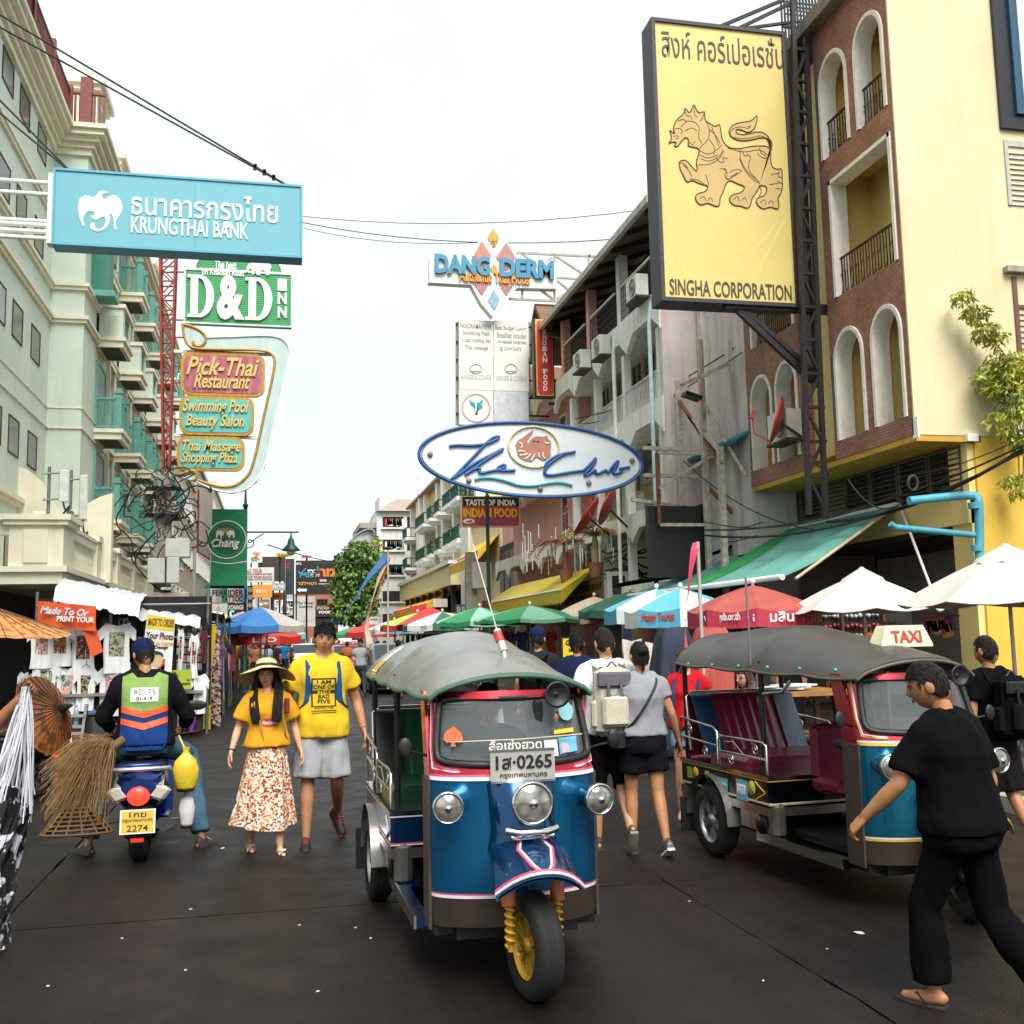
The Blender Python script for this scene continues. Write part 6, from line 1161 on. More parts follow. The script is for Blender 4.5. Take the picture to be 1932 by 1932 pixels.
PRINTS = [photo_mat(k,*c) for k,c in enumerate((('7a5a58','b08a80','c9b0a0'),('a8702f','6a3a2f','d8a890'),('8a5a3a','3a2f2f','c98a70'),('6a5a48','8fa08a','b0a890'),('6f8a3a','a8b08a','4a4a3a'),('c98a80','e0b0a0','3f8a94'),('5a4a3a','a89a80','2f2a28'),('c99a9a','b05a6a','d9c0b8')))]
def garment(x0,y0,x1,y1,zf,Y,mat,label,kind='tee',pr=None,group=None,name='t_shirt',yaw=0):
 b = bounds(x0,y0,x1,y1,zf,Y); w,h = b[2]-b[0],b[3]-b[1]; cx = (b[0]+b[2])/2; sd = random.random()*9
 t = thing(name,label,'garment',(cx,Y,b[1]),group=group,rz=0)
 wav = lambda u,v: .03*math.sin(u*9+sd+v*2)*(.3+v)+.018*math.sin(u*21+sd*2)*v
 bw = .64 if kind == 'tee' else .9
 R = Matrix.Translation((cx,Y,0)) @ Matrix.Rotation(yaw,4,'Z') @ Matrix.Translation((-cx,-Y,0)); m = MB(R)
 def body(u,v,dy=0):
  half = w*bw/2*(1+.08*v) if kind != 'pants' else w*.5
  zt = b[3]-(.05*h*(1-abs(2*u-1))*1.2 if v == 0 else 0) ; return (cx+(u-.5)*2*half+.01*math.sin(v*7+sd),Y+wav(u,v)+dy,zt+(b[1]-zt)*v)
 m.grid(12,10,body); m.grid(12,10,lambda u,v: body(u,v,.05))
 if kind == 'tee':
  for s in (-1,1):
   for dy in (0,.045):
    m.grid(3,4,lambda u,v: (cx+s*(w*bw/2*.96+u*(w*(1-bw)/2)),Y+wav(u,v)*.6+dy,b[3]-.02*h-u*.13*h-v*h*(.26-.02*u)))
 m.build('cloth',mat,t)
 if pr: MB(R).grid(6,6,lambda u,v: (cx+(u-.5)*w*bw*.62,Y-.006+wav(.5+(u-.5)*.62,.2+v*.5),b[3]-h*(.18+.48*v))).build('print',pr,t)
 if kind == 'tee': MB(R).tube([(cx-.15*w,Y+.02,b[3]),(cx,Y+.02,b[3]+.06),(cx+.15*w,Y+.02,b[3])],.008,5).tube([(cx,Y+.02,b[3]+.06),(cx,Y+.02,b[3]+.14)],.006,5).build('hanger',DKMET,t)
 return t
TW = M('e3e4e6',.85,0,.05,6,.1,fine=30); gp_ = 'white photo print t-shirts on the stall'
st = thing('t_shirt_stall','dark t-shirt printing stall with crumpled white tarpaulin roof','market stall',(-2.8,20.5,0))
xL = P(58,1300,Y=20).x; xR = P(420,1300,Y=20.8).x
MB().bx(xL,xR-.2,20.5,20.6,.5,2.5).build('back_panel',SHADEY,st)
for x in (xL,-2.9,xR-.25): MB().tube([(x,20.3,0),(x,20.3,2.6)],.03,8).build('post',STEEL,st)
for z in (.95,1.75,2.35): MB().tube([(xL,20.2,z),(xR-.2,20.2,z)],.018,6).build('rail',STEEL,st)
def tarp(u,v):
 a = P(105+u*160,1125+u*32,Y=19.8);
 return V((a.x,19.6+v*2.2,a.z+.1+.25*math.sin(v*3)+.06*mnoise.noise(V((u*9,v*6,1)))+.03*mnoise.noise(V((u*25,v*16,4)))-(.18 if v == 0 else 0)))
WT = M('cdd0d4',.45,0,.1,4,.3,fine=12); m = MB(); m.grid(50,14,tarp); m.build('tarpaulin',WT,st)
m = MB(); m.grid(30,8,lambda u,v: P(262+u*115,1152+u*16,Y=20)+V((0,v*2,.08*math.sin(v*3)+.05*mnoise.noise(V((u*9,v*6,9)))-(.15 if v == 0 else 0)))); m.build('tarpaulin',WT,st); m = MB(); m.grid(24,6,lambda u,v: P(296+u*82,1150+u*18,Y=20.4)+V((0,v*2,.08*math.sin(v*3)+.06*mnoise.noise(V((u*9,v*6,5)))-(.2*(1-v))))); m.build('green_tarpaulin',M('2f7f5a',.6,0,.15,5,.2),st)
MB().bx(xL,xR-.3,19.9,20.5,.75,.8).build('table_top',M('8a8278',.7),st)
for x in (xL+.1,-2.4,-1.7): MB().bx(x,x+.04,20,20.04,0,.75).build('leg',STEEL,st)
MB().grid(60,4,lambda u,v: (xL+(xR-.3-xL)*u,20.1+.04*math.sin(u*70)*v,.75-.68*v)).build('added_dark_skirt',M('26221f',.85,0,.3,5,.1),st)  # added dark cloth, stands for the darkness under the table
shirts = [((210,680,400,950),0,'leftmost white shirt in the upper row with crowd photo'),((345,690,530,935),1,'upper white shirt with two friends photo'),((505,690,705,1000),2,'upper white shirt partly behind the orange banner tail'),((735,660,965,985),3,'large upper white shirt with dog photo'),((250,960,420,1200),4,'lower white shirt with small green print'),((400,975,570,1290),5,'lower white shirt with portrait print'),((545,985,700,1260),6,'lower white shirt with temple print'),((705,985,945,1300),7,'lower white shirt with motorbike print'),((1290,700,1345,1030),1,'narrow white shirt beside the photo poster'),((1375,740,1455,1060),2,'white shirt hanging edge-on before the yellow panel'),((1385,1030,1525,1320),None,'plain white shirt on a hanger low by the yellow panel')]
for i,(b,k,lb_) in enumerate(shirts):
 e = (b[2]-b[0])*.14 if k is not None and b[2]-b[0] > 100 else 0; b = (b[0]-e,b[1]-8,b[2]+e,b[3]+40 if e else b[3]); garment(*b,Z3,19.95+.05*(i % 3),TW,lb_,pr=PRINTS[k] if k is not None else None,group=gp_)
garment(1455,700,1515,950,Z3,20.1,M('5a2433',.8),'dark red shirt hanging by the yellow panel'); garment(1495,660,1545,770,Z3,20.2,M('1d2420',.8),'small black shirt at the stall corner')
for k in range(9): garment(690+k*42,600+14*(k % 3),775+k*42,800+20*(k % 2),Z3,20.35,M(['2a2a30','6a6a70','8a3038','1d2430','b0b0b0','31404a','4a2a3a','20201f','7a7468'][k],.85),'%s shirt, %s in the dim back row of the printing stall' % (['black','grey','red','navy','pale','slate','plum','charcoal','taupe'][k],['first','second','third','fourth','fifth','sixth','seventh','eighth','ninth'][k]))
for k in range(7): garment(120+k*75,1010+10*(k % 3),215+k*75,1250+20*(k % 2),Z3,20.3,M(['d0d0d4','b8bcc4','c8c4bc','d4d6da','9aa0a8','c9ccd2','dadada'][k],.85),'pale shirt, %s in the lower back row of the printing stall' % ['first','second','third','fourth','fifth','sixth','seventh'][k],pr=PRINTS[k])
bn = thing('orange_banner','orange vinyl banner with silver lettering across the shirts','banner',P(95,1180,Y=19.6)); ORB = M('d8552a',.5,0,.08,4,.04)
def bf(u,v): a = P((270+u*430)*.2588,1006+(492+u*40+v*185)*.2588,Y=19.55); a.y += .05*math.sin(u*9+v*2); return a
MB().grid(24,6,bf).build('cloth',ORB,bn); shape([(600,685),(700,680),(752,865),(668,902)],Z3,19.6,ORB,bn,0,.01,'tail')
let('Made To Or',295,540,650,600,Z3,19.5,M('c9d4e4',.5),bn,.02,bold=.03,shear=.25,rot=-.09); let('PRINT YOUR',415,605,690,650,Z3,19.5,SW,bn,.02,bold=.03,rot=-.06)
bb = thing('photo_banner','white and yellow made to order banner with portrait and red lettering','banner',P(300,1280,Y=19.5))
shape([(1075,590),(1278,625),(1245,1085),(1020,1040)],Z3,19.5,M('dfdeda',.6),bb,0,.01,'cloth'); shape([(1075,590),(1278,625),(1272,718),(1066,690)],Z3,19.5,M('d6c832',.6),bb,.01,.004,'yellow_band')
let('MADE TO ORDER',1082,622,1272,680,Z3,19.5,M('8a2a22'),bb,.016,rot=-.1,bold=.02); let('Your Photo',1064,722,1268,775,Z3,19.5,M('5a1f2a'),bb,.012,bold=.03,rot=-.09); let('You Name',1112,782,1265,818,Z3,19.5,M('d9a55a'),bb,.012,bold=.03,rot=-.07); let('You Design',1050,815,1228,850,Z3,19.5,M('4a2420'),bb,.012,bold=.03,rot=-.07)
shape([(1090,905),(1105,870),(1145,858),(1185,875),(1190,920),(1180,960),(1150,985),(1115,970),(1100,940)],Z3,19.5,M('c9b08a'),bb,.012,.003,'portrait',1); shape([(1090,910),(1100,865),(1145,855),(1190,875),(1192,910),(1170,885),(1130,885)],Z3,19.5,M('1f2a3a'),bb,.016,.003,'portrait_hair',1)
for k,c in enumerate(('b03a2f','31507a')): shape([(1150+k*30,930+k*40),(1205,915+k*40),(1195,1000+k*20),(1150,1020+k*10)],Z3,19.5,M(c),bb,.012,.002,'colour_block')
pc = thing('photo_poster','dark poster covered with rows of small photographs','poster',P(350,1265,Y=20)); board(1280,660,1482,1010,Z3,20.3,BLACKP,pc,'sheet',.03)
for i in range(5):
 for j in range(6): board(1287+i*38,668+j*56,1320+i*38,715+j*56,Z3,20.29,PRINTS[(i*3+j) % 8] if (i+j) % 3 else M('b9c4cc'),pc,'photograph',.012)
lm = thing('lime_sign','lime green t-shirt shop sign at waist height','sign',P(340,1295,Y=19.6)); board(1248,995,1395,1140,Z3,19.6,M('9fae2f',.6),lm,'panel',.03); let('Khaosantshirt',1290,1085,1385,1105,Z3,19.6,DKL,lm,.004,bold=.01); let('by',1365,1060,1385,1078,Z3,19.6,DKL,lm,.004); shape([(1250,1030),(1275,1005),(1300,1040),(1290,1070),(1252,1075)],Z3,19.6,M('3a3f30'),lm,.004,.004,'picture')
YP = M('d6b81c',.55,0,.1,3,.05); yp = thing('folding_screen','tall bright yellow folding panel at the stall corner','panel',P(395,1375,Y=21));
shape([(1480,640),(1582,680),(1545,985),(1440,960)],Z3,21,YP,yp,0,.05,'upper_board'); shape([(1455,990),(1545,1000),(1535,1428),(1405,1420)],Z3,21,YP,yp,0,.05,'lower_board'); strokes([[(1440,968),(1548,992)]],Z3,21,BLACKP,yp,.03,.03,'strap',0); strokes([[(1415,1310),(1530,1315)],[(1470,1315),(1468,1420)]],Z3,21,M('a88f18'),yp,.05,.012,'fold',0)
o = garment(1380,1310,1425,1450,Z3,19.9,M('6a2f86',.8),'purple cloth hanging to the ground under the shirts','cloth')
# water bottle, ladder, dustbin
wbt = thing('water_bottle','clear blue-capped water bottle on the stall ladder','bottle',P(143,1370,Y=19.3)); q = P(143,1372,Y=19.3); MB().lathe([(.045,0),(.05,.02),(.05,.2),(.045,.22),(.05,.24),(.03,.31),(.015,.33)],12,Matrix.Translation(q)).build('body',glass('8fb8d8',.1,.7),wbt); MB().lathe([(.018,.33),(.018,.36),(.001,.36)],10,Matrix.Translation(q)).build('cap',UB2,wbt)
ld = thing('step_ladder','paint-stained aluminium step ladder under the shirts','ladder',P(150,1400,Y=19.2))
for x0,x1 in ((505,520),(625,600)): p = pxs([(x0,1250),(x1,1530)],Z3,19.2); MB().beam((p[0][0],19.3,p[0][1]),(p[1][0],19.1,max(p[1][1],.02)),.05).build('rail',STEEL,ld)
for y_ in (1330,1410,1460): p = pxs([(508,y_),(615,y_)],Z3,19.2); MB().beam((p[0][0],19.2,p[0][1]),(p[1][0],19.2,p[1][1]),.05).build('step',M('9a958c',.6),ld)
db = thing('dustbin','dark grey dustbin with blue lid below the shirts','bin',P(190,1390,Y=19.2)); b = bounds(660,1320,790,1500,Z3,19.2); MB().box(((b[0]+b[2])/2,19.3,b[3]/2),(b[2]-b[0],.5,b[3]),None,.04).build('body',M('2f3a3c',.6),db); MB().box(((b[0]+b[2])/2,19.3,b[3]+.03),(b[2]-b[0]+.06,.55,.07),None,.02).build('lid',M('2f5a7a',.6),db)
# clothes stalls farther down on the left
pal = ['2b5f8a','c94f3a','d8a63a','3f9a94','6a3f6a','2a2a34','e0ddd6','8a3a4a','4a7a4a','c98f9a','37434f','b07a3f','9fb8c4','1f1c20']
gl = 'garments on the clothes stalls down the left side'
rr = random.Random(13); kk = 0
adj = ['blue','coral','mustard','teal','plum','black','white','wine','green','pink','slate','tan','pale blue','dark']
for si,(ya,n) in enumerate(((22.3,9),(25.5,9),(29.5,8),(34,8),(40,6))):
 s_ = thing('clothes_stall',['clothes stall with yellow canopy just beyond the yellow panel','second clothes stall beyond the yellow panel','third clothes stall on the left, under the multicoloured umbrella','fourth clothes stall on the left near the walking crowd','farthest clothes stall on the left'][si],'market stall',(-1.9,ya+1,0))
 for x in (-1.15,-2.9):
  for y in (ya,ya+2.6): MB().tube([(x,y,0),(x,y,2.25)],.025,6).build('post',STEEL,s_)
 m = MB(); m.grid(10,6,lambda u,v: (-3.0+u*1.95,ya-.1+v*2.9,2.42-.22*u+.06*math.sin(v*9)+.05*mnoise.noise(V((u*4,v*6,si))))); m.build('canopy',M(['cfc9b8','4a5a50','b9c0c4','7a4a3a','5a6a74'][si],.6,0,.15,4,.2),s_)
 MB().tube([(-1.2,ya,2.05),(-1.2,ya+2.6,2.05)],.018,6).tube([(-1.2,ya,2.05),(-2.9,ya,2.05)],.018,6).build('rail',STEEL,s_); MB().bx(-2.95,-2.85,ya,ya+2.6,0,2.2).build('back',SHADEY,s_); MB().bx(-2.8,-1.4,ya+.2,ya+2.4,.0,.7).build('table',M('4a4440',.8),s_)
 for k in range(n):
  ci = rr.randrange(14); fr_ = k < n//2
  x,y = (-1.25-.3*k,ya-.06) if fr_ else (-1.12,ya+.2+(k-n//2)*.45); h = rr.choice((.6,.7,.75,1.1,1.3)); zt = 2.0-rr.random()*.5
  F = frameY(x,y,0) if fr_ else frameL(x,y,0); wv = rr.random()*6
  m = MB(F)
  for dz in (0,-.05): m.grid(6,6,lambda u,v: ((u-.5)*(.32+.12*v),zt-.04*abs(u-.5)-h*v,dz+.03*math.sin(u*11+wv)*v))
  for s2 in (-1,1): m.grid(2,3,lambda u,v: (s2*(.15+u*.14),zt-.03-.1*u-.22*v,.02*math.sin(v*5)))
  o = m.build('hanging_garment',M(pal[ci],.85,0,.2,9,.15)); tag(o,'%s garment, %s %s the %s left clothes stall' % (adj[ci],('first','second','third','fourth','fifth')[k if fr_ else k-n//2],'from the street on the near end of' if fr_ else 'along the street rail of',('nearest','second','third','fourth','farthest')[si]),'garment',gl)
m = MB(); rr = random.Random(2)
for k in range(420): q = P(400+rr.random()*14,1190+rr.random()*180,Y=22+rr.random()*.3); m.box(q,(.05*rr.random()+.02,.04,.05*rr.random()+.03),Matrix.Rotation(rr.random()*3,4,'Y'))
tag(m.build('trinket_strings',M('c9a8a0',.5,0,.5,9,.1)),'hanging strings of small pale trinkets beside the yellow panel','trinkets',kind='stuff')
# ------------------------------------------------------------------ right-hand goods
ZR = (.3125,1105,955)
jw = thing('jewellery_stall','dark souvenir stall hung with rows of bright trinkets','market stall',(8.5,14.6,0))
b = bounds(1270,630,1760,880,ZR,15.2); MB().bx(b[0],b[2]+.6,15.2,15.25,.6,b[3]+.1).build('back_board',M('1f1a18',.7),jw)
for k in range(6):
 m = MB(); z = b[3]-.06-k*.16; x = b[0]+.05
 while x < b[2]: m.ball((x,15.15,z-.03*rr.random()),.028+.02*rr.random(),6,4); x += .075
 m.build('trinket_row',M(['b9c4c9','8a2f2f','c9a84a','a8a8b0','b04a6a','5a8a9a'][k],.35,.2,.6,12,0),jw)
for x in (b[0],(b[0]+b[2])/2,b[2]): MB().bx(x,x+.05,15.05,15.12,0,b[3]+.1).build('post',M('4a2a20',.7),jw)
tb = thing('stall_table','wooden stall table with stacked papers behind the right tuk-tuk','table',(6.8,12.6,0)); q0 = P(1430,1306,Y=12.6); q1 = P(1600,1300,Y=12.6)
MB().bx(q0.x,q1.x,12.4,13.4,q0.z-.06,q0.z).build('top',M('9a6f3a',.6,0,.2,8,.1),tb); MB().bx(q0.x+.1,q1.x-.1,12.5,13.3,.3,.36).build('shelf',M('6a4526',.7),tb)
for x in (q0.x+.05,q1.x-.1):
 for y in (12.45,13.3): MB().bx(x,x+.06,y,y+.06,0,q0.z-.06).build('leg',M('5a3a22',.7),tb)
for k in range(3): o = MB().box((q0.x+.35+k*.1,12.7,q0.z+.03+k*.02),(.5,.35,.02),Matrix.Rotation(.2*k,4,'Z')).build('paper_stack',M('ccd6da',.7)); tag(o,['lowest','middle','topmost'][k]+' sheet of papers on the stall table','paper')
hb_ = thing('handbag_bunch','bunch of colourful beaded handbags hanging under the white umbrella','handbags',P(1672,1230,Y=13)); BC = ['d0653a','b83a6a','d8a04a','7a3f8a','c94a4a','8a9a3a','cfae9a']
for k in range(12):
 q = P(1640+k*6.0+rr.random()*4,1192+rr.random()*16,Y=12.9+.1*rr.random()); MB().box(q-V((0,0,.08)),(.13,.08,.2),Matrix.Rotation(rr.uniform(-.2,.2),4,'Y'),.02).build('bag',M(BC[k % 7],.6,0,.5,30,.3),hb_); MB().tube([q+V((-.04,0,.02)),q+V((0,0,.18)),q+V((.04,0,.02))],.008,4).build('strap',M('b08a5a'),hb_)
MB().tube([P(1636,1172,Y=12.95),P(1715,1178,Y=12.95)],.015,5).build('rail',STEEL,hb_)
hb2 = thing('handbag_bunch','second bunch of patterned bags hanging farther right by the taxi sign','handbags',P(1770,1200,Y=12));
for k in range(8): q = P(1745+k*7,1175+rr.random()*14,Y=12); MB().box(q,(.14,.07,.2),Matrix.Rotation(rr.uniform(-.3,.3),4,'Y'),.02).build('bag',M(BC[(k+3) % 7],.6,0,.5,30,.3),hb2)
MB().tube([P(1740,1160,Y=12),P(1810,1162,Y=12)],.015,5).build('rail',STEEL,hb2)
def drape(px,y0,y1,Y,w,mat,label):
 """cloth thrown over a rack: uneven shoulders, deep folds, hem on the ground"""
 a = P(px,y0,Y=Y); m = MB(); n = 56
 def R(k,t): th = k*2*math.pi/n; sq = 1/max(abs(math.cos(th)),abs(math.sin(th)),.75)**.6; return w*(.18+.2*t**.5)*sq*(1+(.05+.13*t)*math.sin(k*1.37+2*math.sin(k*.3))*min(1,t*2))
 m.loft([[V((a.x+R(k,t)*math.cos(k*2*math.pi/n),Y+R(k,t)*math.sin(k*2*math.pi/n),a.z*(1-t)+.14*t+.05*mnoise.noise(V((k*.3,t*3,px))))) for k in range(n)] for t in [i/14 for i in range(15)]],True,True)
 return tag(m.build('covered_rack',mat),label,'covered rack')
drape(1268,1185,1345,13.5,.95,M('262d42',.8,0,.2,4,.2),'stall goods wrapped under a navy blue cover'); drape(1340,1185,1345,12.9,.95,M('a64a40',.8,0,.15,4,.2),'stall goods wrapped under a red cover')
for (x,y,Y,c,lb_) in ((1195,1240,14,'c6c0b2','beige cloth bag hanging by the yellow menu board'),(1238,1245,14.2,'cfcac0','long pale dress hanging behind the grey-shirted woman'),(1262,1235,14.4,'9a9284','olive grey cloth hanging beside the pale dress')):
 garment((x-18-1105)/.3125,(y-35-955)/.3125,(x+18-1105)/.3125,(y+45-955)/.3125,ZR,Y,M(c,.85),lb_,'cloth',name='hanging_cloth')
o = MB().bx(6.9,9.0,22.5,22.9,0,1.0).build('stall_counter',M('b9a8ac',.7)); tag(o,'low pale counter in front of the cocktail bar','counter')
for k,(px,c) in enumerate(((960,'7a2f3a'),(985,'31507a'),(1010,'8a8a84'),(1040,'b04a2f'))): garment((px-12-1105)/.3125,(1190-955)/.3125,(px+12-1105)/.3125,(1245-955)/.3125,ZR,27.5,M(c,.85),['wine','blue','grey','rust'][k]+' garment hanging in the shop behind the tuk-tuk',name='hanging_garment')
# racks of clothes and bags under the green awning
rr = random.Random(31); adj2 = ['rust','navy','olive','grey','maroon','cream','black','teal','mustard','brown']; pc2 = ['7a3a24','1f2a44','4a4a2a','6a6a68','5a1f2a','b8ae98','1a181a','2f5f60','a8822f','4a3424']
for ri,(xa,ya,xb,yb_,n) in enumerate(((8.2,16.5,9.9,16.5,9),(8.0,19.2,9.8,19.2,9),(7.4,22.2,8.9,22.2,7))):
 rk = thing('clothes_rack',['clothes rack under the near end of the green awning','clothes rack under the middle of the green awning','clothes rack before the black screen'][ri],'rack',((xa+xb)/2,ya,0)); MB().tube([(xa,ya,0),(xa,ya,1.95)],.02,6).tube([(xa,ya,1.95),(xb,yb_,1.95)],.02,6).tube([(xb,yb_,1.95),(xb,yb_,0)],.02,6).build('rail',STEEL,rk)
 for k in range(n):
  ci = rr.randrange(10); cx = xa+.12+(xb-xa-.2)*k/n; h = rr.uniform(.7,1.25); wv = rr.random()*6; m = MB(frameY(cx,ya,0))
  for dz in (.03,-.05): m.grid(6,6,lambda u,v: ((u-.5)*(.24+.1*v),1.9-.05*abs(u-.5)-h*v,dz+.03*math.sin(u*11+wv)*v))
  tag(m.build('hanging_garment',M(pc2[ci],.85,0,.25,9,.15)),'%s garment, %s on the %s' % (adj2[ci],('first','second','third','fourth','fifth','sixth','seventh','eighth','ninth')[k],rk['label']),'garment','garments on the racks at the right')
# litter
rr = random.Random(4)
for k,(x,y,s) in enumerate(((421,1600,.13),(1622,1760,.11),(1885,1700,.05),(360,1715,.04),(350,1830,.04),(670,1750,.03),(1560,1790,.03),(700,1770,.03),(565,1745,.03),(230,1770,.03),(1300,1700,.03),(1440,1850,.04),(90,1860,.03),(600,1870,.03))):
 q = P(x,y,Z=.006); a9 = rr.random()*6; s *= rr.uniform(.6,1); c9,s9 = math.cos(a9),math.sin(a9); o = MB().prism([(q.x+s*.5*rr.uniform(.4,1)*(c9*math.cos(t)-.55*s9*math.sin(t)),q.y+s*.5*rr.uniform(.4,1)*(s9*math.cos(t)+.55*c9*math.sin(t))) for t in [i*.9 for i in range(7)]],.004,.008).build('litter_scrap',M('d0ccc4',.8)); tag(o,['crumpled white paper by the girl in the hat','flattened white wrapper on the road before the right tuk-tuk'][k] if k < 2 else 'tiny pale scrap of litter on the dark road','litter','litter on the road')
# ================================================================== vehicles
def wheel(T,r,wd,parent,rim=None,spokes=5,name='wheel',rr_=.62):
 """wheel on a local x axle: tyre with tread grooves, rim and spokes"""
 A = T @ Matrix.Rotation(math.pi/2,4,'Y'); h = wd/2
 w_ = MB(A).lathe([(r*rr_,-h),(r*.9,-h*1.05),(r*.985,-h*.7),(r,-h*.25),(r*.985,-h*.18),(r*.985,-h*.1),(r,-h*.04),(r,h*.04),(r*.985,h*.1),(r*.985,h*.18),(r,h*.25),(r*.985,h*.7),(r*.9,h*1.05),(r*rr_,h)],32).build(name,RUBBER,parent)
 m = MB(A).lathe([(r*rr_,-h*.9),(r*rr_*.93,-h*.85),(r*rr_*.9,-h*.3),(r*rr_*.9,h*.3),(r*rr_*.93,h*.85),(r*rr_,h*.9)],28)
 for k in range(spokes):
  for s in (-1,1):
   a = 2*math.pi*k/spokes+s*.16; m.beam((r*.1*math.cos(a),r*.1*math.sin(a),0),(r*rr_*.92*math.cos(a),r*rr_*.92*math.sin(a),0),r*.1,h*1.1)
 m.lathe([(.001,-h*.8),(r*.16,-h*.8),(r*.16,h*.8),(.001,h*.8)],14); m.build('rim',rim or STEEL,w_); return w_
def lamp(c,aim,r,parent,name='headlight',L=.12,shell=None):
 T = Matrix.Translation(c) @ V(aim).to_track_quat('Z','Y').to_matrix().to_4x4()
 h = MB(T).lathe([(.001,-L),(r*.5,-L*.92),(r*.85,-L*.5),(r,-.01),(r*1.08,0),(r*1.1,.02),(r*1.0,.03),(r*.95,.02)],24).build(name,shell or CHROME,parent)
 MB(T).lathe([(r*.95,.018),(r*.6,.035),(.001,.042)],22).build('lens',LENS,h); MB(T).lathe([(r*.3,.02),(r*.22,.046),(.001,.05)],12).build('bulb_cover',CHROME,h); return h
def lens_mat():
 m = bpy.data.materials.new('lens'); m.use_nodes = True; nt = m.node_tree; b = nt.nodes['Principled BSDF']; v = nt.nodes.new('ShaderNodeTexVoronoi'); v.inputs['Scale'].default_value = 22; r = nt.nodes.new('ShaderNodeValToRGB'); r.color_ramp.elements[0].color = (.55,.53,.48,1); r.color_ramp.elements[1].color = (.12,.11,.1,1); tc = nt.nodes.new('ShaderNodeTexCoord')
 nt.links.new(tc.outputs['Object'],v.inputs['Vector']); nt.links.new(v.outputs['Distance'],r.inputs[0]); nt.links.new(r.outputs[0],b.inputs['Base Color']); b.inputs['Roughness'].default_value = .08; b.inputs['Metallic'].default_value = .6; return m
LENS = lens_mat()
def vinyl(h): return M(h,.32,0,.1,4,.05,coat=.2)
WSG = glass('8a9498',.05,.3)
def tuktuk(name,label,loc,rz,C):
 t = thing(name,label,'tuk-tuk',(*loc,0),rz,local=True); BODY,DARK,RED,LINE,LINE2,ROOF,SEAT,SEAT2 = C
 # front cowl as a curved sheet: blue below, red windscreen surround above, chrome skirt at the foot
 def cowl(a,z): # a in -1..1
  hw = .415 - (.03 if z > .95 else 0)*(z-.95)/.38; x = hw*math.sin(a*1.45)/math.sin(1.45); y = .17+.2*(1-math.cos(a*1.45))+max(0,z-.95)*.32+max(0,.5-z)*.12
  return V((x,y,z))
 def strip(z0,z1,n,mat,nm,off=0,a0=-1,a1=1,par=None):
  m = MB(); m.grid(28,n,lambda u,v: cowl(a0+(a1-a0)*u,z0+(z1-z0)*v)*1.0+V((0,-off,0))); m.grid(28,n,lambda u,v: cowl(a0+(a1-a0)*u,z0+(z1-z0)*v)+V((0,.02,0))); return m.build(nm,mat,par or t)
 cw = strip(.40,.955,8,BODY,'front_cowl'); strip(.27,.4,2,M('5a5148',.35,.7,.2,9,.05),'front_skirt',.004)
 strip(.948,.965,1,LINE,'trim_line',.008,par=cw); strip(.966,.976,1,LINE2,'trim_line',.007,par=cw); strip(.405,.42,1,LINE,'trim_line',.006,par=cw); strip(.42,.428,1,LINE2,'trim_line',.005,par=cw)
 # windscreen surround with opening
 sr = MB(); A = .84; zlo,zhi = 1.03,1.325
 for (a0,a1,z0,z1) in ((-1,1,.976,zlo),(-1,-A,zlo,1.36),(A,1,zlo,1.36),(-A,A,zhi,1.36)): sr.grid(24 if a1-a0 > 1 else 4,3,lambda u,v: cowl(a0+(a1-a0)*u,z0+(z1-z0)*v)); sr.grid(24 if a1-a0 > 1 else 4,3,lambda u,v: cowl(a0+(a1-a0)*u,z0+(z1-z0)*v)+V((0,.025,0)))
 so_ = sr.build('windscreen_surround',RED,t)
 loop = [(-A+.06,zlo),(-.4,zlo-.012),(0,zlo-.016),(.4,zlo-.012),(A-.06,zlo),(A,zlo+.05),(A-.02,1.2),(A-.05,zhi-.02),(A-.1,zhi),(0,zhi),(-A+.1,zhi),(-A+.05,zhi-.02),(-A+.02,1.2),(-A,zlo+.05)]
 lp = [cowl(a,z)+V((0,-.008,0)) for a,z in loop]; lp = chaikin(lp,2,True); MB().tube(lp+[lp[0]],.02,8,False).build('rubber_seal',BLACKP,so_)
 for mm,k in ((LINE2,0),(LINE,1)):
  MB().tube([cowl(-.93-.03*k,1.33)+V((0,-.003,0)),cowl(-.94-.03*k,1.1)+V((0,-.003,0)),cowl(-.88-.03*k,1.01-.01*k)+V((0,-.003,0)),cowl(-.6,.995-.008*k)+V((0,-.003,0)),cowl(0,.992-.008*k)+V((0,-.003,0)),cowl(.6,.995-.008*k)+V((0,-.003,0)),cowl(.88+.03*k,1.01-.01*k)+V((0,-.003,0)),cowl(.94+.03*k,1.1)+V((0,-.003,0)),cowl(.93+.03*k,1.33)+V((0,-.003,0))],.006,5).build('trim_line',mm,so_)
 MB().grid(20,4,lambda u,v: cowl(-A+2*A*u,zlo+(zhi-zlo)*v)+V((0,.012,0))).build('windscreen',WSG,so_)
 # side returns of the cab and dashboard
 for s in (-1,1):
  MB().bx(s*.41,s*.425,.34,.5,.25,.95).build('cab_side',M('4a3f38',.5,.2,.2,6,.05),t); MB().prism([(.36,.95),(.5,.95),(.62,1.36),(.5,1.36)],s*.40,s*.415,Matrix(((0,0,1,0),(1,0,0,0),(0,1,0,0),(0,0,0,1)))).build('windscreen_pillar',RED,t,fixn=True)
 MB().box((0,.52,.93),(.78,.3,.06),None,.02).build('dashboard',BLACKP,t); MB().bx(-.4,.4,.34,1.15,.22,.27).build('cab_floor',DKMET,t)
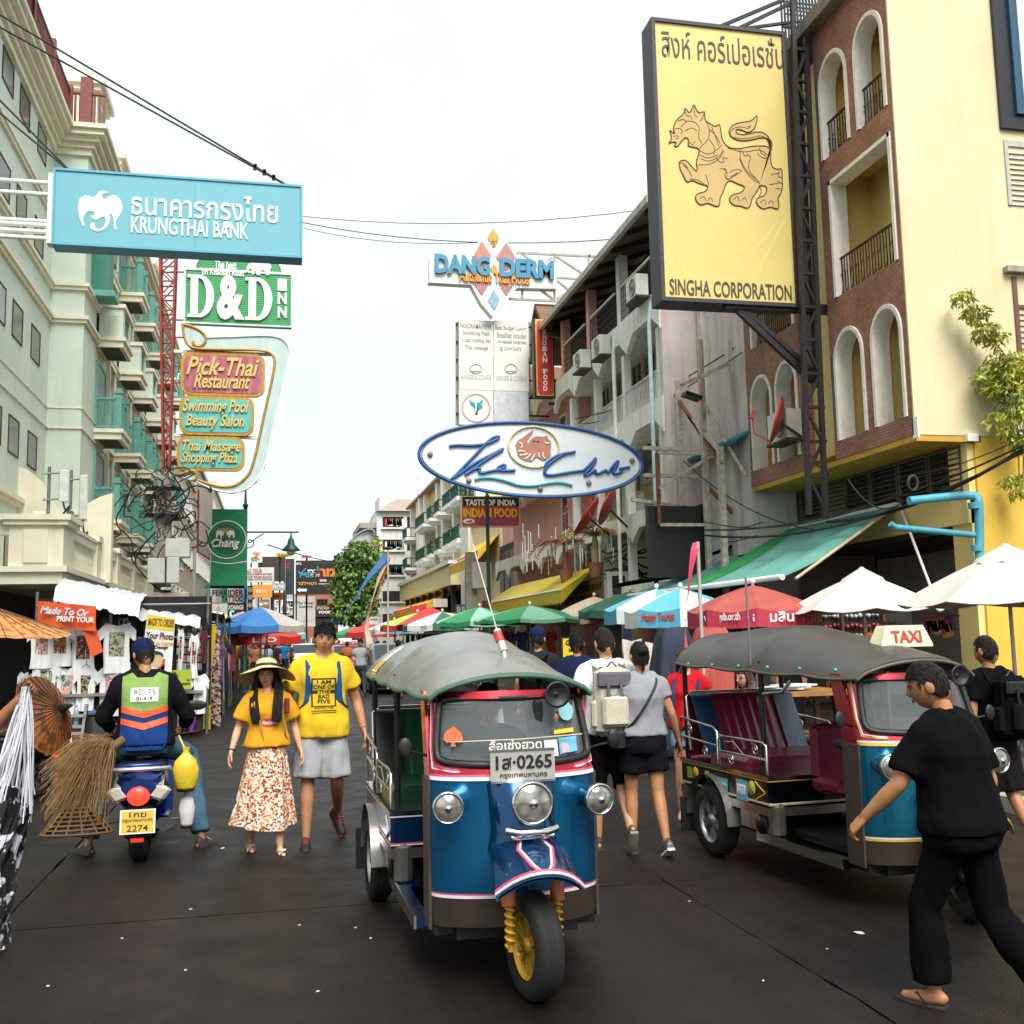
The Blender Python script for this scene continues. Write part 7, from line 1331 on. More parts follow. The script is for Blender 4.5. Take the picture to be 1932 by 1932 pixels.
 # nose spine, headlamp, horn bar, front fender, fork and wheel
 MB().loft([[V((x*k,y,z)) for x,y in ((-.17,.2),(-.15,y0+.06),(-.07,y0),(.07,y0),(.15,y0+.06),(.17,.2))] for z,k,y0 in ((.94,1,.12),(.86,.95,.06),(.72,.9,.03),(.62,1.0,.02))],True,True).build('nose_spine',DARK,t)
 lamp((0,-.02,.865),(0,-1,.05),.09,t,L=.16)
 for s in (-1,1): lamp((s*.365,.12,.845),(s*.12,-1,0),.068,t,L=.2)
 MB().tube([(-.12,-.01,.745),(-.06,-.04,.735),(.06,-.04,.735),(.12,-.01,.745)],.018,8).tube([(-.1,-.02,.715),(.1,-.02,.715)],.014,8).build('horn_bar',CHROME,t)
 f = MB(); f.grid(16,10,lambda u,v: ((u-.5)*2*(.15+.055*v),.16-.42*v*(1-.25*abs(2*u-1)**2),.715-.13*v*v-.1*abs(2*u-1)**2.2*(.4+v*.6))); f.grid(16,10,lambda u,v: ((u-.5)*2*(.15+.055*v),.16-.42*v*(1-.25*abs(2*u-1)**2),.70-.13*v*v-.1*abs(2*u-1)**2.2*(.4+v*.6))); fd = f.build('front_fender',DARK,t)
 fp = lambda u,v,d=.004: V(((u-.5)*2*(.15+.055*v),.16-.42*v*(1-.25*abs(2*u-1)**2)-d,.715-.13*v*v-.1*abs(2*u-1)**2.2*(.4+v*.6)+d))
 for d,mm,w_ in ((.03,LINE2,.009),(0,LINE,.008)):
  MB().tube([fp(u/12,.96-d) for u in range(13)],w_,5).build('trim_line',mm,fd)
  for s in (-1,1): MB().tube([fp(.5+s*(.12+d),.3),fp(.5+s*(.2+d),.55),fp(.5+s*(.1+d),.85),fp(.5+s*(.03+d),.95)],w_*.8,5).build('trim_line',mm,fd)
 ST = Matrix.Rotation(C_STEER,4,'Z')
 for s in (-1,1):
  MB(ST).tube([(s*.12,.02,.62),(s*.12,-.01,.42)],.034,12).build('fork_sleeve',M('c05a22',.4,0,.15,8,.05,coat=.3),t); sp_ = []
  for k in range(40): sp_.append((s*.118+.02*math.cos(k*.9),-.012+.02*math.sin(k*.9),.43-.19*k/40))
  MB(ST).tube(sp_,.008,5).tube([(s*.118,-.012,.43),(s*.112,0,.22)],.014,8).build('fork_spring',M('c99a2a',.4,.2,.15),t)
 wheel(ST @ Matrix.Translation((0,0,.235)),.235,.115,t,M('b98f2a',.4,.4) if 'blue' in label else DKMET,6)
 # floor, running boards, engine box
 for s in (-1,1):
  MB().bx(s*.34,s*.46,.5,1.5,.22,.27).build('running_board',DARK,t); MB().bx(s*.462,s*.475,.5,1.5,.215,.275).build('board_edge',CHROME,t); MB().box((s*.42,1.5,.37),(.1,.5,.24),None,.03).build('engine_cover',M('8f8c88',.3,.8,.2,10,.05),t)
  MB(Matrix.Translation((s*.472,1.42,.34)) @ Matrix.Rotation(math.pi/2,4,'Y')).lathe([(.001,.0),(.07,.0),(.075,s*.01),(.001,s*.012)],18).build('vent_disc',DKMET,t)
 # passenger tub
 tub = MB().box((0,1.95,.55),(.98,1.35,.2),None,.02).build('tub',DARK,t); MB().bx(-.497,.497,1.27,2.63,.638,.66).build('tub_rim',CHROME,tub); MB().bx(-.494,.494,1.27,2.62,.4,.455).build('tub_skirt',M('7d7770',.3,.8,.2,9,.05),tub)
 for z,mm in ((.625,LINE),(.47,LINE),(.478,LINE2)): MB().bx(-.4945,.4945,1.272,2.628,z,z+.007).build('trim_line',mm,tub)
 for s in (-1,1): MB().tube([(s*.496,1.45,.49),(s*.496,1.32,.55),(s*.496,1.45,.61)],.006,5).build('trim_line',LINE,tub)
 MB().box((0,1.95,.68),(.86,.6,.12),None,.03).build('seat_cushion',SEAT,t)
 sb = MB(); nseg = 12
 sb.grid(44,10,lambda u,v: (-.44+.88*u,2.28+.22*v+.012*abs(math.sin(u*math.pi*11)),.7+.42*v)); sb.grid(44,6,lambda u,v: (-.44+.88*u,2.5+.06*v+.0*u,1.12+.03*math.sin(math.pi*v))); sb.grid(8,6,lambda u,v: (-.44+.88*u,2.58,1.12-.45*v)); sbo = sb.build('seat_back',SEAT,t)
 for x0,x1 in ((-.445,-.27),(.27,.445)): MB().grid(8,8,lambda u,v: (x0+(x1-x0)*u,2.268+.22*v,.705+.42*v)).grid(8,4,lambda u,v: (x0+(x1-x0)*u,2.49+.1*v,1.127+.025*math.sin(math.pi*v))).build('seat_panel',SEAT2,sbo)
 MB().tube([(-.45,2.52,.72),(-.45,2.56,1.13),(-.4,2.58,1.16),(.4,2.58,1.16),(.45,2.56,1.13),(.45,2.52,.72)],.012,8).build('seat_rail',CHROME,t)
 # chrome side rails with scrolls
 for s in (-1,1):
  x = s*.485; rl = MB().tube([(x,1.3,.67),(x,1.3,.86),(x,1.34,.88),(x,1.95,.88),(x,1.97,.86),(x,1.97,.67)],.009,8).tube([(x,1.3,.77),(x,1.97,.77)],.008,8).tube([(x,2.0,.67),(x,2.0,.9),(x,2.05,.93),(x,2.6,.97),(x,2.62,.9),(x,2.62,.67)],.009,8).tube([(x,2.0,.8),(x,2.62,.83)],.008,8).build('side_rail',CHROME,t)
  for (y,z) in ((1.45,.82),(1.8,.72),(2.2,.74),(2.45,.88)): MB().tube([(x,y+.045*math.cos(k*.55)*(1-k/22),z+.045*math.sin(k*.55)*(1-k/22)) for k in range(18)],.006,5).build('scroll',CHROME,rl)
  MB().tube([(x,1.55,.74),(x,1.75,.85),(x,1.9,.84)],.007,6).build('scroll',CHROME,rl)
 # pillars and roof
 for s in (-1,1):
  for y0,y1,zt in ((1.42,1.42,1.42),(2.6,2.62,1.42)): MB().tube([(s*.43,y0,.5),(s*.43,y1,zt)],.02,10).build('pillar',DKMET,t)
 def roof(u,v,e=0): # u across -1..1, v along
  yy = .33+2.34*v; hw = .41+.07*min(1,v*2)+e; zed = 1.36+.055*v; pk = (.09+.185*min(1,v*2.0)**.7)*(1-.25*max(0,v-.6)/.4); a = abs(u); s = math.copysign(1,u)
  facet = 1-a**2.3; scal = -.012*abs(math.sin(v*math.pi*4))*(.3+a); x = u*hw; yy += -.07*(1-a*a)*(1-v)+(.05*(1-a*a) if v > .95 else 0)
  return V((x,yy,zed+pk*facet+scal-(.015 if a > .98 else 0)))
 r = MB(); r.grid(24,36,lambda u,v: roof(u*2-1,v)); r.grid(24,36,lambda u,v: roof(u*2-1,v)-V((0,0,.014))); r.grid(24,1,lambda u,v: roof(u*2-1,0)-V((0,0,.03*v))); r.grid(24,1,lambda u,v: roof(u*2-1,1)-V((0,0,.1*v))); ro = r.build('roof_canopy',ROOF,t)
 for s in (-1,1): MB().tube([roof(s,v/20)-V((0,0,.012)) for v in range(21)],.012,6).build('roof_edge',C_EDGE,ro)
 MB().tube([roof(u/10-1,0)-V((0,0,.018)) for u in range(21)],.012,6).build('roof_edge',C_EDGE,ro)
 if 'blue' in label: MB().grid(6,6,lambda u,v: roof(-.97+.42*u,.8+.12*v)+V((0,0,.004))).build('roof_sticker',M('d5cfc0',.5),ro); MB().grid(4,4,lambda u,v: roof(-.985+.16*u,.8+.12*v)+V((0,0,.006))).build('roof_sticker',M('cfa12c',.5),ro)
 for v in (.25,.5,.75): MB().tube([roof(u/10-1,v)-V((0,0,.02)) for u in range(21)],.012,6).build('roof_bow',DKMET,ro)
 MB().tube([roof(u/10-1,.995)-V((0,0,.05)) for u in range(21)],.014,6).build('roof_bow',DKMET,ro)
 # rear wheels with guards
 for s in (-1,1):
  wheel(Matrix.Translation((s*.47,2.1,.26)),.26,.13,t,M('b9b9b6',.3,.8),5); g = MB()
  g.grid(14,2,lambda u,v: (s*(.38+.17*v),2.1-.33*math.cos(math.pi*u),.26+.33*math.sin(math.pi*u))); g.build('mudguard',M('a8a5a0',.3,.8,.15,9,.03),t); MB().box((s*.5,2.46,.25),(.16,.02,.26)).build('mud_flap',RUBBER,t)
 MB().bx(-.45,.45,2.62,2.7,.3,.42).build('rear_bumper',M('a8a5a0',.3,.8),t); MB().bx(-.3,.3,.3,2.6,.2,.3).build('chassis',BLACKP,t)
 # cab interior: driver seat, handlebar, mirrors, horn
 MB().box((0,.98,.62),(.5,.36,.1),None,.03).box((0,1.16,.82),(.46,.08,.36),None,.03).build('driver_seat',SEAT,t); MB().tube([(-.24,.62,1.0),(-.2,.55,1.02),(0,.5,.98),(.2,.55,1.02),(.24,.62,1.0)],.014,8).build('handlebar',BLACKP,t)
 MB(Matrix.Translation((.19,.24,1.34)) @ Matrix.Rotation(math.pi/2,4,'X')).lathe([(.02,-.1),(.03,0),(.062,.06),(.065,.07),(.05,.065),(.02,.03),(.001,.05)],18).build('horn_speaker',BLACKP,t); MB().box((.12,.3,1.24),(.05,.05,.14),None,.01).build('radio',BLACKP,t)
 for s in (-1,1): MB().tube([(s*.4,.42,1.05),(s*.5,.36,1.08)],.008,6).ball((s*.53,.35,1.1),(.035,.012,.05),10,6).build('mirror',BLACKP,t)
 return t
C_STEER = math.radians(8); C_EDGE = M('2f5f4a',.5)
PAINT = lambda h: M(h,.22,.7,.12,3,.02,coat=.4)
GLET_W = M('e3d5dc',.4); PKL = M('c04a6a',.4)
RF1 = M('7d7c78',.34,.15,.2,3,.06,streak=.2,stain='5a5248',coat=.25); RF2 = M('3c3938',.45,0,.25,4,.08,coat=.1)
tk = tuktuk('tuk_tuk','blue and red tuk-tuk with grey canopy driving toward the camera',(1.15,4.87),math.radians(1),(PAINT('0f6899'),PAINT('12406c'),PAINT('b01f2c'),GLET_W,PKL,RF1,vinyl('1e4a2e'),vinyl('1a1f1c')))
FF = Matrix(((1,0,0,0),(0,0,-1,.155),(0,1,0,0),(0,0,0,1)))
pl = MB(FF).bx(-.155,.16,.945,1.085,0,.012).build('number_plate',M('b9b7b2',.35,.4,.1,6,.03),tk); MB(FF).bx(-.155,.16,.937,.947,.0,.016).bx(-.155,.16,1.083,1.093,0,.016).build('plate_edge',CHROME,pl)
lettering('1ส·0265',FF,-.13,1.0,.145,1.065,BLACKP,pl,.013,.002,bold=.02); lettering('กรุงเทพมหานคร',FF,-.11,.953,.12,.98,BLACKP,pl,.013,.002); lettering('ล้อเซ่งฮวด',FF,-.16,1.09,.1,1.14,M('dad6d0',.4),tk,.004,.002,bold=.02)
FW_ = Matrix(((1,0,0,0),(0,.3,-.95,.285),(0,.95,.3,0),(0,0,0,1)))
def sticker(pts,c,par,dy=0,nm='sticker'):
 m = MB(); q = [V((x,.168+.2*(1-math.cos(math.asin(max(-1,min(1,x/.415*.99)))))+max(0,z-.95)*.32-.008-dy,z)) for x,z in pts]; m.add(q,[tuple(range(len(q)))]); return m.build(nm,M(c,.5),par)
sticker([(-.3,1.2),(-.27,1.17),(-.26,1.14),(-.28,1.12),(-.305,1.135),(-.295,1.105),(-.32,1.105),(-.31,1.135),(-.335,1.12),(-.35,1.14),(-.34,1.17)],'d06a3a',tk); sticker([(.13,1.045),(.2,1.045),(.2,1.12),(.13,1.12)],'cfd8d6',tk); sticker([(.21,1.05),(.31,1.06),(.31,1.13),(.21,1.125)],'5fa8c4',tk); sticker([(.22,1.055),(.26,1.06),(.26,1.1),(.22,1.1)],'d99ab0',tk,.003); sticker([(.19,1.145),(.3,1.15),(.3,1.17),(.19,1.165)],'d0b82f',tk); sticker([(.27+.045*math.cos(k*.6),1.25+.045*math.sin(k*.6)) for k in range(10)],'7fb8c0',tk)
MB().tube([(-.33,.245,1.128),(0,.165,1.135),(.33,.245,1.14)],.004,5).build('wiper_line',M('b9a890',.4),tk)
MB().tube([(.02,.55,1.5),(.02,.57,1.55)],.012,8).tube([(.02,.57,1.55),(.0,.64,1.66)],.02,8).tube([(0,.64,1.66),(-.05,1.0,2.15)],.004,5).build('roof_aerial',M('b8b4b0',.4),tk)
MB().tube([(.01,.6,1.6),(0,.63,1.645)],.024,8).build('aerial_base',M('b0302a',.4),tk)
C_STEER = math.radians(-12); C_EDGE = M('55503f',.5)
YLN = M('c9a23a',.4)
t2 = tuktuk('tuk_tuk','dark tuk-tuk with maroon seats and taxi roof sign parked at the right',(3.79,5.45),math.radians(4),(PAINT('12708f'),PAINT('0e1118'),PAINT('a82c38'),YLN,GLET_W,RF2,vinyl('6e1a34'),vinyl('14304a')))
tx = MB().loft([[V((x*k*.17,y*k*.06,z)) for x,y in ((-1,-1),(1,-1),(1,1),(-1,1))] for z,k in ((1.64,1.12),(1.66,1.1),(1.76,.85),(1.775,.8))],True,False).build('taxi_sign',M('d9d8b8',.4),t2); lettering('TAXI',Matrix(((1,0,0,0),(0,.17,-.98,-.345),(0,.98,.17,0),(0,0,0,1))),-.11,1.70,.11,1.775,M('b8402f',.5),tx,.012,.002,bold=.03)
tx.location = (.12,.62,-.13)
FL_ = Matrix(((0,0,-1,-.494),(-1,0,0,0),(0,1,0,0),(0,0,0,1)))
for (u0,v0,u1,v1,c,s) in ((-2.02,.49,-1.85,.58,'5fa8c0','TAXI'),(-1.72,.46,-1.56,.6,'6fb4c8','BANGKOK'),(-2.5,.52,-2.42,.6,'9fa83a',None),(-2.2,.55,-2.14,.6,'a8b04a',None)):
 o = MB(FL_).bx(u0,u1,v0,v1,0,.003).build('sticker',M(c,.5),t2)
 if s: lettering(s,FL_,u0+.02,v0+.04,u1-.02,v1-.03,SW,o,.004,.001,bold=.02)
for (u,v,c) in ((-1.5,.56,'b8b03a'),(-2.36,.56,'c98f2a')): MB(FL_ @ Matrix.Translation((u,v,0))).lathe([(.05,0),(.05,.004),(.001,.005)],18).build('round_sticker',M(c,.5),t2)
for k in range(6): MB().ball((-.475,.45+k*.4,1.385),.012,8,6).build('roof_button',M('2fa8a8',.3),t2)
MB().tube([(-.43,1.42,1.2),(-.4,1.2,1.22),(-.36,1.15,1.3)],.014,8).build('grab_bar',CHROME,t2); MB().tube([(-.48,1.46,1.4),(-.49,1.46,2.0)],.008,6).build('roof_aerial',STEEL,t2)
# ---- cars
def car(name,label,x,y,rz,col,L=4.2,W=1.72,H=1.48,kind='car',sign=None):
 t = thing(name,label,'car',(x,y,0),rz,local=True); h = W/2; BP = M(col,.25,.1,.05,2,0,coat=.7)
 def ring(yy,zb,zs,zt,wt,ws): return [V((-ws,yy,zb)),V((-ws*1.02,yy,(zb+zs)/2)),V((-ws,yy,zs)),V((-wt,yy,zt)),V((-wt*.5,yy,zt+.03)),V((wt*.5,yy,zt+.03)),V((wt,yy,zt)),V((ws,yy,zs)),V((ws*1.02,yy,(zb+zs)/2)),V((ws,yy,zb))]
 b = .2; bel = H*.62
 if kind == 'van': rings = [ring(0,b+.1,.6,.72,h*.75,h*.85),ring(.12,b,.8,.92,h*.85,h*.97),ring(.7,b,1.0,1.08,h*.86,h),ring(1.5,b,1.05,H,h*.82,h),ring(L*.8,b,1.05,H+.02,h*.82,h),ring(L,b+.05,1.0,H-.06,h*.78,h*.95)]
 else: rings = [ring(0,b+.1,.55,.62,h*.72,h*.82),ring(.12,b,.68,.76,h*.8,h*.96),ring(.95,b,bel-.04,bel+.04,h*.82,h),ring(1.75,b,bel,H-.04,h*.7,h),ring(2.3,b,bel,H,h*.7,h),ring(L*.72,b,bel,H-.05,h*.68,h),ring(L*.9,b,bel,bel+.1,h*.72,h*.97),ring(L,b+.1,bel-.1,bel,h*.7,h*.9)]
 MB().loft(rings,True,True).build('body',BP,t); G = glass('1c2226',.05)
 i0,i1 = (2,3); a,c_ = rings[i0],rings[i1]; q = [a[3]*.93+c_[3]*.07,a[6]*.93+c_[6]*.07,c_[6]*.94+a[6]*.06,c_[3]*.94+a[3]*.06]; off = V((0,-.03,.035)); MB().add([p*1.0+off for p in (V((q[0].x*.95,q[0].y,q[0].z)),V((q[1].x*.95,q[1].y,q[1].z)),V((q[2].x*.96,q[2].y,q[2].z)),V((q[3].x*.96,q[3].y,q[3].z)))],[(0,1,2,3)]).build('windscreen',G,t)
 for s in (-1,1):
  MB().add([(s*(h*1.0),1.35,bel+.06),(s*(h*1.0),L*.72,bel+.06),(s*(h*.76),L*.68,H-.13),(s*(h*.76),1.85,H-.13)],[(0,1,2,3)]).build('side_window',G,t)
  hl = MB().box((s*h*.68,.06,.68),(.36,.16,.15),Matrix.Rotation(s*.3,4,'Z'),.03).build('headlight',LENS,t); MB().ball((s*h*1.12,1.5,bel+.08),(.1,.06,.07),8,6).build('mirror',BP,t)
  for yy in (.78,L-.8): wheel(Matrix.Translation((s*(h-.1),yy,.31)),.31,.2,t,STEEL,6)
  MB().box((s*h*.72,.02,.38),(.2,.08,.1),None,.02).build('fog_lamp',DKMET,t)
 MB().box((0,.03,.64),(h*.95,.1,.1),None,.02).build('grille',CHROME,t); MB().box((0,.02,.4),(h*1.1,.1,.14),None,.02).build('lower_intake',BLACKP,t); MB().box((0,-.03,.5),(.42,.02,.14)).build('number_plate',SW,t)
 if sign: s_ = MB().box((0,2.1,H+.1),(.7,.14,.16),None,.03).build('roof_sign',M('d8e0dc',.4),t); lettering('TAXI-METER',Matrix(((1,0,0,0),(0,0,-1,2.03),(0,1,0,0),(0,0,0,1))),-.3,H+.05,.3,H+.14,URD2,s_,.004,.002,bold=.02)
 return t
def gp(px,py): q = P(px,py,Z=0); return q.x,q.y
x,y = gp(577,1270); car('car','white hatchback waiting in the street behind the couple',x,y,.03,'dfdfe0',4.1,1.75,1.5)
x,y = gp(568,1256); car('car','silver van behind the white hatchback',x-.3,y+2,.03,'9fa3a6',4.6,1.8,1.95,'van')
x,y = gp(668,1292); car('taxi','bright pink taxi beside the man with the crossbody bag',x,y,.02,'b01f4a',4.4,1.75,1.46,sign=True)
x,y = gp(632,1268); car('taxi','red-pink taxi partly hidden behind the yellow shirt man',x,y,.02,'a02244',4.4,1.75,1.46,sign=True)
x,y = gp(608,1250); car('car','white pickup van far back in the traffic',x,y,.02,'d0d2d2',4.6,1.8,1.9,'van')
x,y = gp(738,1310); car('car','dark car mostly hidden behind the tuk-tuk canopy',x+.3,y,.02,'22252a',4.3,1.75,1.5)
# ---- scooter
def scooter(name,label,x,y,rz,c1,c2,plate=True):
 t = thing(name,label,'motorbike',(x,y,0),rz,local=True); t.scale = (1.3,.95,.87) # rear wheel contact at origin, front is +y
 wheel(Matrix.Translation((0,0,.25)),.25,.1,t,DKMET,5); wheel(Matrix.Translation((0,1.22,.25)),.25,.09,t,DKMET,5)
 C1,C2 = PAINT(c1),PAINT(c2)
 tl_ = MB().loft([[V((sx*w_,yy,z)) for sx,z in ((-.55,z0),(-1,(z0+z1)/2),(-.7,z1),(0,z1+.03),(.7,z1),(1,(z0+z1)/2),(.55,z0),(0,z0-.02))] for yy,w_,z0,z1 in ((-.26,.1,.56,.7),(-.2,.15,.5,.74),(0,.17,.44,.76),(.35,.16,.4,.7),(.6,.13,.35,.6))],True,True).build('tail_body',C1,t)
 for s in (-1,1):
  MB().loft([[V((s*(.1+wx),yy,z)) for wx,z in ((0,z0),(.03,z0),(.035,z1),(0,z1))] for yy,z0,z1 in ((-.25,.57,.66),(-.15,.54,.72),(.1,.5,.74),(.4,.46,.68))],True,True).build('side_panel',C2,t); MB().box((s*.115,-.24,.6),(.1,.05,.12),Matrix.Rotation(s*.5,4,'Y'),.02).build('turn_signal',M('c9c4b8',.2,.2),t)
  MB().tube([(s*.05,1.05,.95),(s*.3,.98,1.0)],.014,8).tube([(s*.22,1.0,1.0),(s*.26,.95,1.2)],.007,6).build('handlebar',DKMET,t); MB().ball((s*.28,.95,1.26),(.07,.012,.05),12,8).build('mirror',BLACKP,t); MB().tube([(s*.12,.2,.3),(s*.27,.18,.3)],.012,6).build('foot_peg',STEEL,t)
 MB().ball((0,-.27,.58),(.062,.035,.08),14,10).build('tail_light',M('d8281c',.2,0,.3,20,0,emit=1.2),t)
 MB().box((0,.22,.8),(.26,.72,.08),None,.03).build('seat',BLACKP,t); MB().tube([(-.15,.0,.76),(-.16,-.2,.8),(-.08,-.3,.81),(.08,-.3,.81),(.16,-.2,.8),(.15,0,.76)],.02,8).build('grab_rail',C2,t); MB().tube([(-.12,-.24,.835),(-.06,-.29,.84),(.06,-.29,.84),(.12,-.24,.835)],.018,8).build('grab_pad',C1,t)
 MB().box((0,-.18,.36),(.15,.05,.3),Matrix.Rotation(-.25,4,'X'),.02).build('rear_mudguard',BLACKP,t); MB().tube([(.13,.35,.25),(.15,-.1,.3),(.15,-.28,.34)],[.03,.05,.055],12).build('exhaust',DKMET,t); MB().box((0,-.3,.22),(.07,.02,.03)).build('reflector',M('d03a28',.3),t)
 MB().box((0,.85,.55),(.3,.12,.6),Matrix.Rotation(-.25,4,'X'),.04).box((0,.6,.28),(.28,.5,.08),None,.02).build('leg_shield',C1,t); MB().tube([(0,1.2,.25),(0,1.05,.9)],.03,8).build('fork',DKMET,t); MB().box((0,1.06,.98),(.2,.14,.16),None,.04).build('headlamp_cowl',C1,t)
 if plate:
  F = Matrix(((.77,0,0,0),(0,.2,-.98,-.37),(0,.98,.2,-.06),(0,0,0,1))); p_ = MB(F).bx(-.125,.125,.34,.54,.0,.006).build('number_plate',M('dad8d0',.4),t); MB(F).bx(-.112,.112,.352,.528,.006,.009).build('plate_face',M('c9a72c',.45),p_)
  for s,v0,v1,u in (('1กฆ',.475,.52,.06),('กรุงเทพมหานคร',.428,.462,.105),('2274',.36,.412,.075)): lettering(s,F,-u,v0,u,v1,BLACKP,p_,.01,.001,bold=.01)
  lettering('YAMAHA',Matrix(((1,0,0,0),(0,.5,-.86,-.26),(0,.86,.5,0),(0,0,0,1))),-.035,.772,.035,.785,SW,t,.09,.001,bold=.02)
 return t
scooter('motor_scooter','blue and white scooter with lit tail light and yellow plate',-1.0,8.75,math.radians(2),'1b3f8a','dcdcdc')
scooter('motor_scooter','dark parked scooter half hidden behind the paper parasol',P(120,1500,Z=0).x-.3,12.6,math.radians(75),'1a1a1c','2a2a2c',False)
# ================================================================== people
_SC = {}
def solid(mb,voxel,smooth=4,wr=0,wf=9,seed=0):
 """fuse overlapping lofts into one continuous skin (voxel remesh), relax it, add cloth folds"""
 key = (voxel,smooth,len(mb.v),hash(tuple(round(c,3) for v in mb.v[::7] for c in v))) if not wr else None
 if key in _SC: return _SC[key].copy()
 me = mb.mesh('tmp'); o = bpy.data.objects.new('tmp',me); TMP.collection.objects.link(o)
 r = o.modifiers.new('r','REMESH'); r.mode = 'VOXEL'; r.voxel_size = voxel; r.use_smooth_shade = True
 s = o.modifiers.new('s','SMOOTH'); s.factor = .5; s.iterations = smooth
 TVL.update(); out = bpy.data.meshes.new_from_object(o.evaluated_get(TVL.depsgraph)); bpy.data.objects.remove(o); bpy.data.meshes.remove(me)
 if wr:
  new = []
  for c,nn in [(v.co.copy(),v.normal.copy()) for v in out.vertices]: new.extend(c+nn*wr*(mnoise.noise(V((c.x*wf+seed,c.y*wf,c.z*wf*.55)))+.5*mnoise.noise(V((c.x*wf*2.3,c.y*wf*2.3+seed,c.z*wf*1.1)))))
  out.vertices.foreach_set('co',new)
 out.polygons.foreach_set('use_smooth',[True]*len(out.polygons))
 if key: _SC[key] = out.copy()
 return out
def ell(c,rx,ry,n=16,R=None,p=2.0):
 R = R or Matrix.Identity(3); o = []
 for k in range(n):
  a = 2*math.pi*k/n; ca,sa = math.cos(a),math.sin(a); o.append(V(c)+R @ V((rx*math.copysign(abs(ca)**(2/p),ca),ry*math.copysign(abs(sa)**(2/p),sa),0)))
 return o
def limb(m,pts,rad,flat=1.0,end=True):
 P_ = []; R_ = []
 for i in range(len(pts)-1):
  for k in range(4): P_.append(V(pts[i]).lerp(V(pts[i+1]),k/4)); R_.append(rad[i]+(rad[i+1]-rad[i])*k/4)
 P_.append(V(pts[-1])); R_.append(rad[-1]); m.tube(P_,R_,12,True,flat)
 for p,r in ((P_[0],R_[0]),(P_[-1],R_[-1]))[:2 if end else 1]: m.ball(p,r*.96,10,8)
def head_mesh(m,C,R,female=False,glasses=False):
 """head with jaw, nose, sockets, lips, ears, eyes and brows; material slots 0 skin 1 white 2 dark 3 lips"""
 nu,nv = 32,26
 g = lambda x,z,x0,z0,sx,sz: math.exp(-((x-x0)/sx)**2-((z-z0)/sz)**2)
 def fn(u,v):
  th = u*2*math.pi; ph = -math.pi/2+math.pi*v; x,y,z = math.cos(ph)*math.sin(th),-math.cos(ph)*math.cos(th),math.sin(ph)
  q = V((x*.076,y*(.088 if y < 0 else .102),z*.118)); f = max(0,-y)
  if z < 0: q.x *= 1-(.24 if not female else .3)*(-z)**1.6; q.y += -.012*(-z)**2*f+ (.02*(-z) if y > 0 else 0)
  d = .024*g(x,z,0,-.14,.13,.13)+.013*g(x,z,0,.05,.09,.16)-.009*g(x,z,.36,.03,.2,.13)-.009*g(x,z,-.36,.03,.2,.13)+.004*g(x,z,0,.25,.6,.1)+.006*g(x,z,0,-.42,.26,.08)-.004*g(x,z,0,-.44,.25,.022)+.005*g(x,z,0,-.72,.25,.12)+.004*g(x,z,.45,-.2,.2,.2)+.004*g(x,z,-.45,-.2,.2,.2)
  q.y -= d*f; return C+R @ q
 m.k = 0; m.grid(nu,nv,fn); T = lambda x,y,z: C+R @ V((x,y,z))
 for s in (-1,1):
  m.k = 0; m.ball(T(s*.078,.012,-.005),(.012,.024,.033),10,8,R.to_4x4()); m.k = 1; m.ball(T(s*.029,-.073,.004),(.0135,.009,.007),10,8,R.to_4x4()); m.k = 2; m.ball(T(s*.029,-.0795,.0045),(.0065,.004,.0065),8,6,R.to_4x4())
  m.tube([T(s*.044,-.073,.007),T(s*.034,-.081,.0125),T(s*.018,-.083,.008)],.0022,5); m.tube([T(s*.05,-.07,.025),T(s*.034,-.084,.03),T(s*.014,-.088,.026)],.004 if not female else .0028,6,True,.6); m.ball(T(s*.007,-.103,-.028),.003,6,4)
 m.k = 3; m.tube([T(-.021,-.086,-.051),T(-.008,-.094,-.048),T(0,-.0945,-.0495),T(.008,-.094,-.048),T(.021,-.086,-.051)],[.003,.0055,.005,.0055,.003],8); m.tube([T(-.018,-.0865,-.0545),T(0,-.093,-.0565),T(.018,-.0865,-.0545)],[.003,.0068,.003],8); m.k = 0
